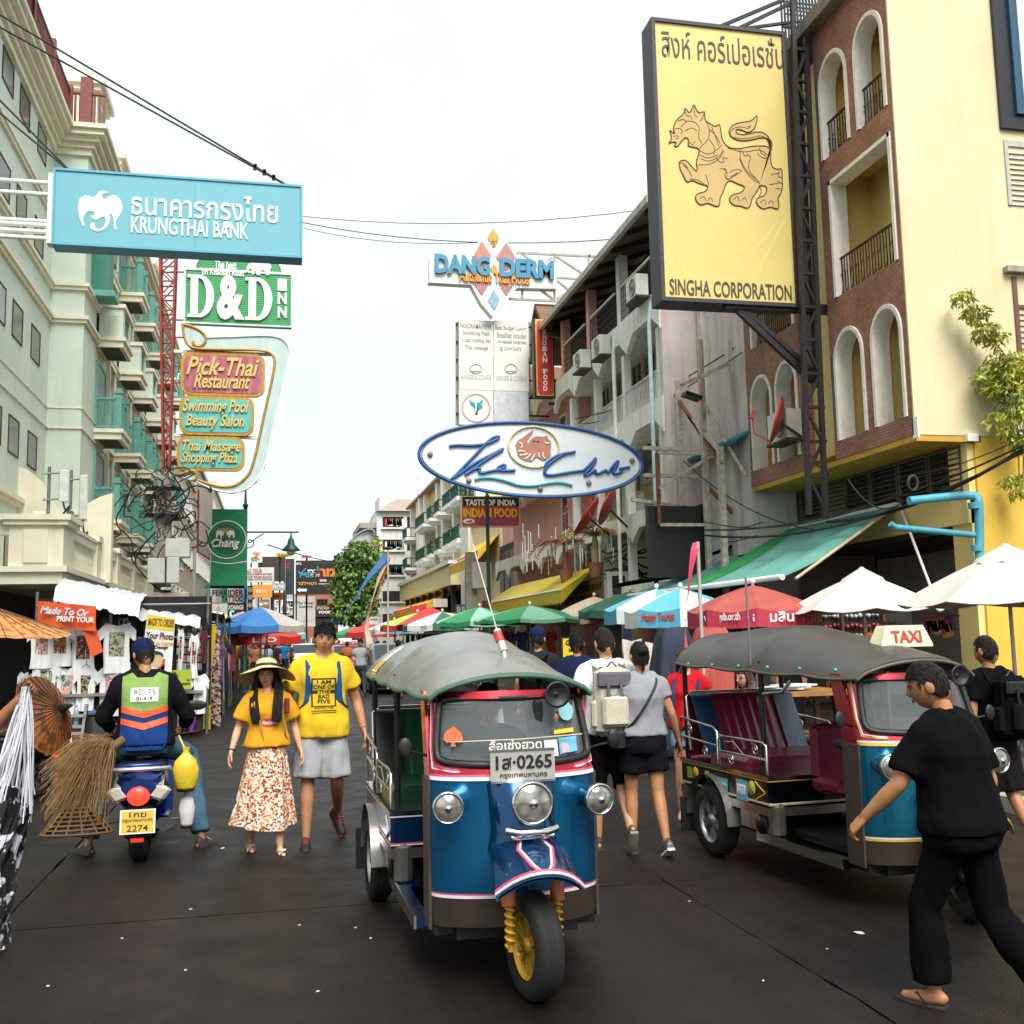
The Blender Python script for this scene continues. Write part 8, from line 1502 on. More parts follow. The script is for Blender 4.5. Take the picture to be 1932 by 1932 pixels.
def hair_mesh(C,R,style,seed=0):
 m = MB(); T = lambda q: C+R @ q
 def cap(front,low,side,grow,nz=.006):
  nu,nv = 44,24
  def fn(u,v):
   th = u*2*math.pi; cs_ = math.cos(th); lim = side+(front-side)*cs_**.5 if cs_ > 0 else side+(low-side)*(-cs_)**.6
   ph = math.radians(90)-(math.radians(90)-lim)*v; x,y,z = math.cos(ph)*math.sin(th),-math.cos(ph)*math.cos(th),math.sin(ph); q = V((x*.081,y*(.094 if y < 0 else .108),z*.123)); k = 1+grow*max(0,z)+nz*12*mnoise.noise(V((x*6+seed,y*6,z*5)))*.35+nz*6*mnoise.noise(V((x*19,y*19+seed,z*8)))*.5
   if v > .96: k *= .96
   return T(q*k)
  m.grid(nu,nv,fn); m.grid(nu,2,lambda u,v: V(fn(u,1)).lerp(T(V((0,.01,.03))),v*.12))
 if style == 'short': cap(math.radians(24),math.radians(-50),math.radians(-8),.2,.009)
 elif style == 'crop': cap(math.radians(38),math.radians(-50),math.radians(-6),.07,.006)
 else:
  cap(math.radians(30 if style == 'long' else 40),math.radians(-45),math.radians(-6),.03,.004)
  if style == 'bun': m.ball(T(V((0,.1,.05))),(.05,.045,.045),14,10); m.tube([T(V((.01,.1,-.03))),T(V((.0,.095,-.1))),T(V((.005,.09,-.14)))],[.03,.014,.004],8)
  if style == 'long':
   def fn(u,v): th = math.pi+(u-.5)*2.9; r = 1.05+.25*v; return T(V((math.sin(th)*.088*r*(1+.25*v),-math.cos(th)*.1*r+.02*v,.04-.36*v+.008*math.sin(u*60))))
   m.grid(50,12,fn); m.grid(50,12,lambda u,v: V(fn(u,v))+V((0,.01,0)))
   for s in (-1,1):
    for i in range(7): w_ = i*.008; m.tube(chaikin([T(V((s*(.06+w_*.4),-.045+w_,.08))),T(V((s*(.083+w_*.3),-.03+w_*1.5,0))),T(V((s*(.09+w_),-.04+w_,-.12))),T(V((s*(.085+w_*1.2),-.12+w_*.5,-.2))),T(V((s*(.07+w_*1.4),-.165+w_*.4,-.33-.02*(i % 3)))),T(V((s*(.065+w_*1.3),-.165+w_*.4,-.4-.015*(i % 3))))],2),.014,6)
 if style in ('short','crop','bun','tied','long'):   # loose tufts that break up the outline
  rr = random.Random(int(seed*7)); L0 = {'short': .034,'crop': .022}.get(style,.02)
  for _ in range(700 if style == 'short' else 450):
   th = rr.random()*2*math.pi; lo = -.6 if math.cos(th) < -.45 else .1 if math.cos(th) < .35 else .45; z = rr.uniform(lo,.98); c_ = math.sqrt(1-z*z); x,y = c_*math.sin(th),-c_*math.cos(th); n_ = V((x,y,z)); g_ = 1+(.2 if style == 'short' else .04)*max(0,z); q = V((x*.082,y*(.095 if y < 0 else .109),z*.124))*g_; dn = V((rr.uniform(-.5,.5),rr.uniform(-.5,.5)-.25,-1)); dn = (dn-dn.dot(n_)*n_).normalized(); tip_ = q+(dn+n_*.16).normalized()*L0*rr.uniform(.6,1.3); sd = n_.cross(dn)*.007; m.add([T(q-sd),T(q+sd),T(tip_)],[(0,1,2)],True)
 return m.mesh('hair')
SKINS = {}
def skin(h):
 if h not in SKINS: SKINS[h] = [M(h,.5,0,.08,14,.05,trans=.12),M('d8d2cc',.3,0,0,5,0),M('15100e',.35,0,0,5,0),M('9a4a46',.45,0,.1,20,0)]
 return SKINS[h]
def cloth(h,var=.08): return M(h,.9,0,var,5,.18,fine=140,spec=.08)
HAIRM = M('0d0a09',.5,0,.4,70,.5,fine=220,spec=.3); HAIRB = M('1c120c',.5,0,.4,70,.5,fine=220,spec=.3)
def person(label,loc,rz,H,S):
 """S: pose and clothes. Joints are offsets in metres on a 1.75 m figure that faces -Y; l/r are viewer's sides when it faces the camera"""
 k = H/1.75; near = S.get('near',True); vx = .0145 if near else .034; fem = S.get('fem',False); lean = S.get('lean',(0,0)); pel = V(S.get('pelvis',(0,0,.95)))
 sh_w = .165 if fem else .19; hip_w = .088
 def tor(z,x=0,y=0): t = (z-.95)/.5; return pel+V((x+lean[0]*t,y+lean[1]*t,z-.95))
 SH = {s: tor(1.40,q*sh_w) for s,q in (('l',-1),('r',1))}; HP = {s: pel+V((q*hip_w,0,-.03)) for s,q in (('l',-1),('r',1))}
 arm = {s: [SH[s],SH[s]+V(S['arm_'+s][0]),SH[s]+V(S['arm_'+s][1])] for s in 'lr'}; leg = {s: [HP[s],HP[s]+V(S['leg_'+s][0]),HP[s]+V(S['leg_'+s][1])] for s in 'lr'}
 hr = S.get('head',(0,0,0)); RH = (Matrix.Rotation(math.radians(hr[0]),3,'Z') @ Matrix.Rotation(math.radians(hr[2]),3,'Y') @ Matrix.Rotation(math.radians(hr[1]),3,'X')); NB = tor(1.47); HC = NB+V((lean[0]*.15,lean[1]*.2,0))+RH @ V((0,-.015,.155))
 tw = 1.0 if fem else 1.06; w = S.get('wide',1.0)
 prof = [(.84,.13,.10),(.9,.165,.115),(.96,.165,.12),(1.04,.15,.11),(1.12,.135 if fem else .145,.1),(1.2,.145,.105),(1.28,.16,.115 if not fem else .12),(1.36,.165,.1),(1.42,.13,.08),(1.46,.075,.062)]
 def torso(m,z0,z1,e,flare=0): m.loft([ell(tor(z),(max(rx,.166) if e and z < 1.0 else rx)*tw*w+e+flare*max(0,min(1,(1.2-z)/.2))*.5,(max(ry,.118) if e and z < 1.0 else ry)*w+e*.8+flare*max(0,min(1,(1.2-z)/.2))*.5,20,None,2.4) for z,rx,ry in prof if z0 <= z <= z1])
 b = MB(); torso(b,.84,1.46,0); limb(b,[NB+V((0,0,-.05)),NB+V((0,-.005,.03)),HC+RH @ V((0,.015,-.05))],[.062 if not fem else .054,.052 if not fem else .045,.052 if not fem else .045])
 for s in 'lr':
  a,l = arm[s],leg[s]; am = 1.08 if not fem else .93; limb(b,[a[0],a[0].lerp(a[1],.5),a[1],a[1].lerp(a[2],.35),a[2]],[.05*am,.047*am,.04*am,.041*am,.027*am]); limb(b,[l[0],l[0].lerp(l[1],.5),l[1],l[1].lerp(l[2],.3),l[2]],[.09,.075,.055,.056,.034])
  ft = S.get('foot_'+s,(0,0)); fy,fp = math.radians(ft[0]),math.radians(ft[1]); FRm = Matrix.Rotation(fy,3,'Z') @ Matrix.Rotation(-fp,3,'X');
  limb(b,[l[2]+FRm @ V((0,.04,-.045)),l[2]+FRm @ V((0,-.05,-.055)),l[2]+FRm @ V((0,-.16,-.066))],[.034,.036,.024],1)
 me = solid(b,vx,5); tmp = MB(); head_mesh(tmp,HC,RH,fem)
 if near:
  for s in 'lr':
   a = arm[s]; d = (a[2]-a[1]).normalized(); curl = S.get('grip_'+s,.35); q = -1 if s == 'l' else 1; pn = S.get('palm_'+s); nrm = V(pn).normalized() if pn else V((-q,0,0)); nrm = (nrm-nrm.dot(d)*d).normalized(); side = d.cross(nrm).normalized()
   side = side if side.y < 0 else -side   # thumb side forward
   w0 = a[2]; pc = w0+d*.055; tmp.loft([ell_axes(w0+d*t,side,nrm,wd,th) for t,wd,th in ((-.02,.026,.022),(.02,.034,.018),(.06,.041,.016),(.085,.04,.014))])
   for i,(o_,L) in enumerate(((.03,.072),(.01,.08),(-.01,.075),(-.028,.06))):
    p0 = w0+d*.08+side*o_; ang = curl*(.7+.12*i); d1 = (d*math.cos(ang)+nrm*math.sin(ang)); d2 = (d*math.cos(ang*2.2)+nrm*math.sin(ang*2.2)); d3 = (d*math.cos(ang*3.1)+nrm*math.sin(ang*3.1)); p1 = p0+d1*L*.45; p2 = p1+d2*L*.32; tmp.tube([p0-d*.012,p0,p1,p2,p2+d3*L*.25,p2+d3*L*.29],[.0095,.0095,.009,.0082,.007,.003],8)
   tmp.tube([w0+d*.02+side*.028,w0+d*.05+side*.05+nrm*.008,w0+d*.08+side*.056+nrm*.02,w0+d*.1+side*.054+nrm*.028],[.013,.012,.0095,.005],8)
 else:
  for s in 'lr': a = arm[s]; tmp.ball(a[2]+(a[2]-a[1]).normalized()*.06,(.035,.035,.06),8,6)
 m2 = tmp.mesh('h'); off = len(me.vertices); vs_ = [v.co.copy() for v in me.vertices]+[v.co.copy() for v in m2.vertices]; fs_ = [tuple(p.vertices) for p in me.polygons]+[tuple(i+off for i in p.vertices) for p in m2.polygons]; mi = [0]*len(me.polygons)+[p.material_index for p in m2.polygons]
 fm = bpy.data.meshes.new('person'); fm.from_pydata(vs_,[],fs_); fm.polygons.foreach_set('material_index',mi); fm.polygons.foreach_set('use_smooth',[True]*len(fs_)); fm.update()
 for q in skin(S.get('skin','b98a68')): fm.materials.append(q)
 o = put('person',fm); o.location = (loc[0],loc[1],loc[2] if len(loc) > 2 else 0); o.rotation_euler = (0,0,rz); o.scale = (k,k,k); tag(o,label,'person',S.get('group'))
 def add(nm,mesh,mat):
  for q in (mat if isinstance(mat,list) else [mat]): mesh.materials.append(q)
  return put(nm,mesh,o)
 seed = random.random()*50; parts = {}
 if S.get('top'):
  tp_ = S['top']; m = MB(); e = tp_.get('e',.018); torso(m,tp_.get('z0',.9),1.46,e,tp_.get('flare',.02)); zb = tp_.get('z0',.9);
  for s in 'lr': limb(m,[NB+V((0,.01,-.03)),NB.lerp(SH[s],.5)+V((0,.01,.0)),SH[s]+V((0,0,-.012))],[.062,.06+e*.5,.06+e*.6])
  m.loft([ell(NB+V((0,0,-.06)),.09,.08,16),ell(NB+V((0,.005,.006)),.064 if not fem else .057,.062,16)])
  sl = tp_.get('sleeve',.55)
  for s in 'lr':
   a = arm[s]; fl = tp_.get('loose',.02)
   if sl <= 1: limb(m,[a[0]+V((0,0,-.012)),a[0].lerp(a[1],sl)],[.062+e*.5,.052+e*.4+fl*.7],1.0,False)
   else: limb(m,[a[0]+V((0,0,-.012)),a[1],a[1].lerp(a[2],sl-1)],[.062+e*.5,.047+e*.6,.032+e*.7],1.0,False)
  parts['top'] = add(tp_.get('name','shirt'),solid(m,vx,5,.014 if near else 0,10,seed),tp_['mat'])
 if S.get('bottom'):
  bt_ = S['bottom']; m = MB(); e = bt_.get('e',.016); L = bt_.get('len',2.0); fl = bt_.get('flare',.0)
  if bt_.get('skirt'):
   zh = bt_['skirt']; n = 72; rows = 18; zt = 1.06; hem = bt_.get('hem',.3); sw = bt_.get('sway',(0,0))
   def fn(u,v):
    th = u*2*math.pi; r = .15+(hem-.15)*v**1.1+.012; fold = 1+(.10*v)*math.sin(th*9+2*math.sin(th*2))+.05*v*math.sin(th*17+1); zz = zt+(zh-zt)*v+.03*v*math.sin(th*2+1); x,y = r*fold*math.cos(th),r*fold*.78*math.sin(th); return pel+V((x+sw[0]*v*v,y+sw[1]*v*v,zz-.95))
   m.grid(n,rows,fn); m.grid(n,rows,lambda u,v: V(fn(u,v))*1.0+V((0,0,-.004))); me_ = m.mesh('skirt')
  else:
   m.loft([ell(pel+V((0,0,z-.95)),rx*tw*w+e,ry*w+e,18,None,2.3) for z,rx,ry in ((.82,.135,.105),(.88,.158,.112),(.94,.15,.11),(1.02,.13,.095))])
   for s in 'lr':
    l = leg[s]
    if L <= 1: limb(m,[l[0]+V((0,0,-.02)),l[0].lerp(l[1],.5*L),l[0].lerp(l[1],L)],[.092+e*.6,.086+e*.6+fl*.5,.072+e*.6+fl],1.0,False)
    else: limb(m,[l[0]+V((0,0,-.02)),l[0].lerp(l[1],.5),l[1],l[1].lerp(l[2],(L-1)*.6),l[1].lerp(l[2],L-1)],[.092+e*.6,.078+e*.6,.058+e*.7+fl*.3,.058+e*.6+fl*.6,.044+e*.7+fl],1.0,False)
   me_ = solid(m,vx,4,.011 if near else 0,10,seed+3)
  parts['bottom'] = add(bt_.get('name','trousers'),me_,bt_['mat'])
 if S.get('shoe'):
  for s in 'lr':
   l = leg[s]; ft = S.get('foot_'+s,(0,0)); FRm = Matrix.Rotation(math.radians(ft[0]),3,'Z') @ Matrix.Rotation(-math.radians(ft[1]),3,'X'); A = l[2]; st = S['shoe']; f = lambda x,y,z: A+FRm @ V((x,y,z)); q = 1 if s == 'r' else -1
   sole = [(.0,.065,.03),(.0,.03,.036),(0,-.06,.04),(0,-.13,.044),(0,-.185,.03),(0,-.2,.012)]
   m = MB(); m.k = 1; m.loft([[f(-w_,y,-.1),f(w_,y,-.1),f(w_*1.03,y,-.078),f(-w_*1.03,y,-.078)] for _,y,w_ in sole]);
   if st[0] == 'shoe':
    m.k = 0; m.loft([[f(w_*math.cos(t*math.pi/8),y,-.08+h*math.sin(t*math.pi/8)) for t in range(9)] for y,w_,h in ((.062,.03,.07),(.04,.037,.1),(0,.039,.105),(-.05,.041,.085),(-.1,.044,.06),(-.15,.043,.045),(-.185,.032,.034),(-.198,.012,.015))],True,True,False)
    m.k = 1; [m.tube([f(-.022,yy,zz),f(0,yy-.008,zz+.012),f(.022,yy,zz)],.004,5) for yy,zz in ((-.06,-.008),(-.08,-.02),(-.1,-.032))]
   elif st[0] == 'flip': m.k = 0; m.tube([f(-.038,-.03,-.075),f(-.02,-.08,-.035),f(0,-.125,-.06)],.006,6); m.tube([f(.038,-.03,-.075),f(.02,-.08,-.035),f(0,-.125,-.06)],.006,6)
   else: m.k = 0; m.grid(10,4,lambda u,v: f(-.045+.09*u,-.08-.06*v,-.075+.05*math.sin(math.pi*u))); [m.ball(f(-.02+.02*i,-.11,-.02),(.014,.014,.01),8,6) for i in range(3)]
   sm = m.mesh('shoe'); add('shoe' if st[0] == 'shoe' else 'sandal',sm,[st[1],st[2]])
 if S.get('hair'): parts['hair'] = add('hair',hair_mesh(HC,RH,S['hair'],seed),S.get('hairm',HAIRM))
 return o,dict(HC=HC,RH=RH,NB=NB,tor=tor,arm=arm,leg=leg,pel=pel,k=k,parts=parts,SH=SH)
def ell_axes(c,a,b,ra,rb,n=12): return [V(c)+a*ra*math.cos(2*math.pi*i/n)+b*rb*math.sin(2*math.pi*i/n) for i in range(n)]
def worn(o,name,label,cat):
 """a thing carried by a person: top-level, standing where the person stands"""
 t = thing(name,label,cat,o.location,o.rotation_euler[2],local=True); t.scale = o.scale; return t
def decal(mesh,target,F,lift=.004,mats=(),parent=None,name='print'):
 """press flat artwork (u, v in frame F, w toward the viewer) onto a garment"""
 bvh = BVHTree.FromPolygons([v.co for v in target.data.vertices],[tuple(p.vertices) for p in target.data.polygons]); b = bmesh.new(); b.from_mesh(mesh)
 for _ in range(5):
  es = [e for e in b.edges if e.calc_length() > .022]
  if es: bmesh.ops.subdivide_edges(b,edges=es,cuts=1)
  bmesh.ops.triangulate(b,faces=b.faces)
 Fw = F.to_3x3() @ V((0,0,1));
 for v in b.verts:
  p = F @ V((v.co.x,v.co.y,.3)); hit = bvh.ray_cast(p,-Fw); q = hit[0] if hit[0] is not None else F @ V((v.co.x,v.co.y,0)); v.co = q+Fw*lift
 b.to_mesh(mesh); b.free(); mesh.materials.clear(); [mesh.materials.append(q) for q in mats]; return put(name,mesh,parent or target)
def flat_text(s,u0,v0,u1,v1,bold=0,shear=0):
 me = curve_text(s,0,bold,shear); xs = [q.co.x for q in me.vertices]; ys = [q.co.y for q in me.vertices]
 sx,sy = (u1-u0)/(max(xs)-min(xs)),(v1-v0)/(max(ys)-min(ys))
 for v in me.vertices: v.co = (u0+(v.co.x-min(xs))*sx,v0+(v.co.y-min(ys))*sy,0)
 return me
def flat_poly(polys): m = MB(); [m.add([(x,y,0) for x,y in p],[tuple(range(len(p)))]) for p in polys]; return m.mesh('art')
FRONT = lambda y0=0: Matrix(((1,0,0,0),(0,0,-1,y0),(0,1,0,0),(0,0,0,1)))
BACK = lambda: Matrix(((-1,0,0,0),(0,0,1,0),(0,1,0,0),(0,0,0,1)))
STAND = dict(arm_l=((-.05,.03,-.29),(-.06,-.04,-.54)),arm_r=((.05,.03,-.29),(.06,-.04,-.54)),leg_l=((-.01,-.04,-.42),(-.02,.02,-.82)),leg_r=((.01,.02,-.42),(.02,.1,-.82)))
SHB = ('shoe',M('1c1a1c',.6),M('c9c6c0',.6)); SHW = ('shoe',M('c9c6c4',.6),M('e0ded8',.6)); SHD = ('shoe',M('17161a',.6),M('2a2524',.7))
def backpack(o,I,mats,label,w=.28,h=.42,d=.14,z=1.2,strapm=None,front=True):
 t = worn(o,'backpack',label,'backpack'); c = I['tor'](z,0,.14+d/2)
 MB().box(c,(w,d,h),None,.045).build('main_body',mats[0],t); MB().box(c+V((0,d/2+.03,-.07)),(w*.7,.07,h*.45),None,.025).build('pocket',mats[1],t); MB().box(c+V((0,d/2+.005,h*.32)),(w*.9,.04,h*.22),None,.015).build('lid',mats[2],t)
 for s in (-1,1): MB().box(c+V((s*w*.17,d/2+.035,h*.12)),(.022,.012,h*.34)).box(c+V((s*w*.17,d/2+.045,h*.1)),(.03,.012,.03)).build('buckle_strap',mats[2],t); MB().box(c+V((s*w*.5,0,-h*.18)),(.05,d*.7,h*.4),None,.02).build('side_pocket',mats[1],t)
 MB().tube([c+V((-.05,0,h/2-.01)),c+V((0,0,h/2+.04)),c+V((.05,0,h/2-.01))],.01,6).build('grab_loop',mats[2],t)
 bv = I['parts']['top'].data; bvh = BVHTree.FromPolygons([v.co for v in bv.vertices],[tuple(p.vertices) for p in bv.polygons])
 for s in (-1,1):
  pts = []
  for (x,y,z_) in ((.09,.3,1.36),(.105,.15,1.42),(.11,.05,1.55),(.112,-.06,1.46),(.115,-.3,1.36),(.118,-.3,1.27),(.12,-.3,1.18),(.135,-.3,1.1),(.3,-.06,1.06)):
   p = I['tor'](z_,s*x,0); dr = V((0,0,-1)) if z_ > 1.44 else V((-s,0,0)) if abs(x) > .2 else V((0,1 if y < 0 else -1,0)); st_ = I['tor'](z_,s*x,y) if z_ <= 1.44 else I['tor'](1.6,s*x,y); hit = bvh.ray_cast(st_,dr); pts.append((hit[0] if hit[0] is not None else p)-dr*.006)
  pts.append(c+V((s*w*.42,-d/2,-h*.38))); q = chaikin(pts,2); m = MB(); sd = [(V((1,0,0)))*.028]*len(q); m.add([a for p,w_ in zip(q,sd) for a in (p-w_,p+w_)],[(2*i,2*i+1,2*i+3,2*i+2) for i in range(len(q)-1)],True); m.build('shoulder_strap',strapm or mats[0],t)
 return t
# ---- man in yellow
YT = cloth('cfae2c'); BLU = cloth('1f4a7a')
o,I = person('young man in yellow printed t-shirt and grey shorts walking toward the camera',(.37,8.95),math.radians(6),1.77,dict(arm_l=((-.1,.04,-.28),(-.13,-.06,-.53)),arm_r=((.1,.05,-.28),(.15,-.02,-.52)),leg_l=((-.03,-.06,-.42),(-.05,-.1,-.85)),leg_r=((.03,-.04,-.43),(.09,.28,-.72)),foot_l=(-8,0),foot_r=(15,-40),head=(-6,4,9),skin='b07f5c',hair='short',wide=1.06,
 top=dict(mat=YT,z0=.84,sleeve=.62,e=.026,loose=.035,flare=.03),bottom=dict(mat=cloth('9b9ca0',.12),len=.95,flare=.035,e=.03,name='shorts'),shoe=('shoe',M('1b181b',.6),M('b8322c',.6))))
tp_ = I['parts']['top']; INK = M('241f18',.8,0,.1); F = FRONT()
for s,u0,v0,u1,v1 in (('I AM',-.055,1.265,.055,1.295),('ONE OF',-.085,1.225,.085,1.257),('THE',-.045,1.188,.045,1.218),('BAD',-.045,1.15,.045,1.18),('FIVE',-.05,1.11,.05,1.142),('BASKETBALL TEAM',-.075,1.068,.075,1.08)): decal(flat_text(s,u0,v0,u1,v1,.02),tp_,F,.004,[INK],tp_,'lettering')
decal(flat_poly([[(-.1,1.09),(-.088,1.09),(-.088,1.3),(-.1,1.3)],[(.088,1.09),(.1,1.09),(.1,1.3),(.088,1.3)],[(-.1,1.3),(.1,1.3),(.1,1.31),(-.1,1.31)],[(-.1,1.085),(.1,1.085),(.1,1.092),(-.1,1.092)],[(-.1,1.05),(.1,1.05),(.1,1.056),(-.1,1.056)],[(-.1,1.035),(.1,1.035),(.1,1.04),(-.1,1.04)],[(-.09,1.19),(-.05,1.19),(-.05,1.215),(-.09,1.215)],[(.05,1.19),(.09,1.19),(.09,1.215),(.05,1.215)]]),tp_,F,.004,[INK],tp_,'print_frame')
backpack(o,I,[BLU,BLU,BLACKP],'blue backpack worn by the man in yellow',strapm=BLU)
br = worn(o,'bracelet','thin orange bracelet on the yellow shirt man','bracelet'); a = I['arm']['r']; c = a[2]-(a[2]-a[1]).normalized()*.02; MB(Matrix.Translation(c) @ (a[2]-a[1]).to_track_quat('Z','Y').to_matrix().to_4x4()).lathe([(.031,-.004),(.035,0),(.031,.004)],14).build('band',M('b8562a',.5),br)
# ---- girl in the sun hat
def floral():
 m = bpy.data.materials.new('floral_print'); m.use_nodes = True; nt = m.node_tree; bs = nt.nodes['Principled BSDF']; tc = nt.nodes.new('ShaderNodeTexCoord'); v = nt.nodes.new('ShaderNodeTexVoronoi'); v.inputs['Scale'].default_value = 66; n = nt.nodes.new('ShaderNodeTexNoise'); n.inputs['Scale'].default_value = 30; r = nt.nodes.new('ShaderNodeValToRGB'); r.color_ramp.interpolation = 'CONSTANT'
 cs = ['d9cdbd','c0622f','e0d5c6','4a3428','d9cdbd','cf8a4a','d9cdbd','9a4a2c']; r.color_ramp.elements[0].color = (*lin(cs[0]),1); r.color_ramp.elements[1].position = .16; r.color_ramp.elements[1].color = (*lin(cs[1]),1)
 for i in range(2,8): e = r.color_ramp.elements.new(.16+.11*(i-1)); e.color = (*lin(cs[i]),1)
 nt.links.new(tc.outputs['Object'],v.inputs['Vector']); nt.links.new(v.outputs['Color'],r.inputs[0]); nt.links.new(r.outputs[0],bs.inputs['Base Color']); bs.inputs['Roughness'].default_value = .85; return m
GY = cloth('cf9426')
o,I = person('young woman in mustard t-shirt, wide hat and floral skirt walking toward the camera',(-.06,8.75),math.radians(8),1.47,dict(fem=True,arm_l=((-.1,.03,-.26),(-.17,-.05,-.47)),arm_r=((.09,.03,-.26),(.14,-.03,-.48)),leg_l=((-.02,.02,-.43),(-.04,.16,-.82)),leg_r=((.0,-.06,-.42),(.02,-.1,-.86)),foot_l=(0,-10),foot_r=(5,0),head=(-16,3,-3),skin='cf9f80',hair='long',wide=1.1,
 top=dict(mat=GY,z0=.96,sleeve=.72,e=.024,loose=.05,flare=.035),bottom=dict(mat=floral(),skirt=.24,hem=.27,name='skirt',sway=(-.03,.02)),shoe=('slide',M('d8ccc4',.6),M('c9b8a8',.6))))
tp_ = I['parts']['top']; decal(flat_poly([[(.085*math.cos(t*.35),1.19+.038*math.sin(t*.35)) for t in range(18)]]),tp_,F,.004,[M('c04450',.7)],tp_,'logo_oval'); decal(flat_text('Recove',-.07,1.172,.07,1.208,.02,.3),tp_,F,.007,[M('e8e2d8',.7)],tp_,'lettering')
ht = worn(o,'sun_hat','wide floppy straw sun hat with dark ribbon on the girl','hat'); T = Matrix.Translation(I['HC']) @ I['RH'].to_4x4() @ Matrix.Translation((0,.02,.062)) @ Matrix.Rotation(math.radians(-20),4,'X'); STRAW = M('cdb88c',.8,0,.15,30,.3,fine=200); m = MB(T); n = 60
def brim(k,r,dz): th = 2*math.pi*k/n; return (r*math.cos(th)*1.08,r*math.sin(th),dz-.03*(max(0,r-.1)/.17)**1.5*(1+.8*math.sin(th*3+.8))-.06*abs(math.cos(th))*(max(0,r-.1)/.17))
m.loft([[brim(k,r,z) for k in range(n)] for r,z in ((.002,.09),(.06,.088),(.085,.07),(.096,.02),(.1,.0),(.14,-.005),(.19,-.012),(.24,-.02),(.25,-.024),(.24,-.026),(.19,-.018),(.1,-.006))],False,True); m.build('straw',STRAW,ht); MB(T).lathe([(.099,.005),(.1015,.005),(.0985,.03),(.096,.03)],40,Matrix.Diagonal((1.08,1,1,1))).build('ribbon',BLACKP,ht)
bg_ = worn(o,'crossbody_bag','small red and brown crossbody bag with chain strap on the girl','bag'); MB().tube(chaikin([I['tor'](1.44,.1,-.02),I['tor'](1.36,.1,-.13),I['tor'](1.2,.13,-.16),I['tor'](1.06,.15,-.13),I['tor'](1.0,.2,-.05)],2),.007,6).tube(chaikin([I['tor'](1.44,-.1,-.02),I['tor'](1.34,-.11,-.13),I['tor'](1.15,-.08,-.16),I['tor'](1.02,-.05,-.15)],2),.006,6).build('strap',M('b9975a',.5,.3,.3,60,.2),bg_); MB().box(I['tor'](1.34,.13,.0)+V((.03,-.14,.0)),(.05,.03,.14),None,.01).build('red_strap',M('6a1f24',.6),bg_)
ph = worn(o,'phone','pink phone in the hand of the girl in the hat','phone'); a = I['arm']['l']; MB().box(a[2]+(a[2]-a[1]).normalized()*.09+V((.01,-.02,0)),(.012,.07,.13),Matrix.Rotation(.3,4,'X'),.004).build('case',M('d8707a',.4),ph)
bd = worn(o,'wristband','black band on the wrist of the girl in the hat','bracelet'); MB(Matrix.Translation(a[2]-(a[2]-a[1]).normalized()*.02) @ (a[2]-a[1]).to_track_quat('Z','Y').to_matrix().to_4x4()).lathe([(.027,-.008),(.031,0),(.027,.008)],12).build('band',BLACKP,bd)
# ---- scooter rider in the vest
JK = cloth('17161b'); JN = cloth('4a6a80',.2)
o,I = person('scooter rider in dark jacket, green and blue safety vest and cap seen from behind',(-1.0,8.75),math.pi+math.radians(2),1.72,dict(pelvis=(0,-.25,.9),lean=(.01,-.04),arm_l=((-.14,-.08,-.28),(-.1,-.32,-.38)),arm_r=((.14,-.08,-.28),(.1,-.32,-.38)),leg_l=((-.24,-.34,-.14),(-.36,-.1,-.8)),leg_r=((.22,-.34,-.14),(.34,-.12,-.8)),foot_l=(-35,0),foot_r=(40,0),head=(22,14,0),skin='a97a58',hair='crop',wide=1.12,
 top=dict(mat=JK,z0=.9,sleeve=1.9,e=.03,loose=.02),bottom=dict(mat=JN,len=1.93,e=.022,flare=.02,name='jeans'),shoe=('shoe',M('3a3436',.6),M('c9c4be',.6))))
tp_ = I['parts']['top']; vt = worn(o,'safety_vest','green and blue safety vest with orange chevrons and white number patch','vest'); Bk = BACK(); dy = .0
VG = cloth('7d9a55'); VB = cloth('1c3a72'); VO = M('e0562a',.6);
def vest(polys,mat,lift,nm): decal(flat_poly([[(x,z) for x,z in p] for p in polys]),tp_,Bk,lift,[mat],vt,nm)
vest([[(-.175,1.12),(-.175,1.40),(-.1,1.43),(-.06,1.39),(.06,1.39),(.1,1.43),(.175,1.40),(.175,1.12)]],VG,.012,'vest_back'); vest([[(-.18,.86),(-.178,1.125),(.178,1.125),(.18,.86),(.14,.83),(-.14,.83)]],VB,.012,'vest_back')
for z in (1.12,1.03): vest([[(-.178,z),(-.178,z+.045),(0,z),(.178,z+.045),(.178,z),(0,z-.05)]],VO,.017,'chevron')
vest([[(-.105,1.2),(.105,1.2),(.105,1.31),(-.105,1.31)]],SW,.016,'patch'); decal(flat_text('พระนคร',-.08,1.255,.08,1.3,.0),tp_,Bk,.02,[BLACKP],vt,'lettering'); decal(flat_text('01-419',-.06,1.212,.06,1.242,.015),tp_,Bk,.02,[BLACKP],vt,'lettering')
cp = worn(o,'baseball_cap','navy baseball cap on the scooter rider','cap'); T = Matrix.Translation(I['HC']) @ I['RH'].to_4x4(); NV = cloth('18233f'); MB(T).lathe([(.1,.02),(.104,.05),(.098,.09),(.075,.125),(.03,.143),(.001,.145)],24,Matrix.Diagonal((.88,1.06,1,1))).build('crown',NV,cp); MB(T).grid(12,5,lambda u,v: ((u-.5)*.16*(1-.25*v*v),-.085-.085*v,.035-.02*v-.03*(2*u-1)**2)).grid(12,5,lambda u,v: ((u-.5)*.16*(1-.25*v*v),-.085-.085*v,.031-.02*v-.03*(2*u-1)**2)).build('peak',NV,cp)
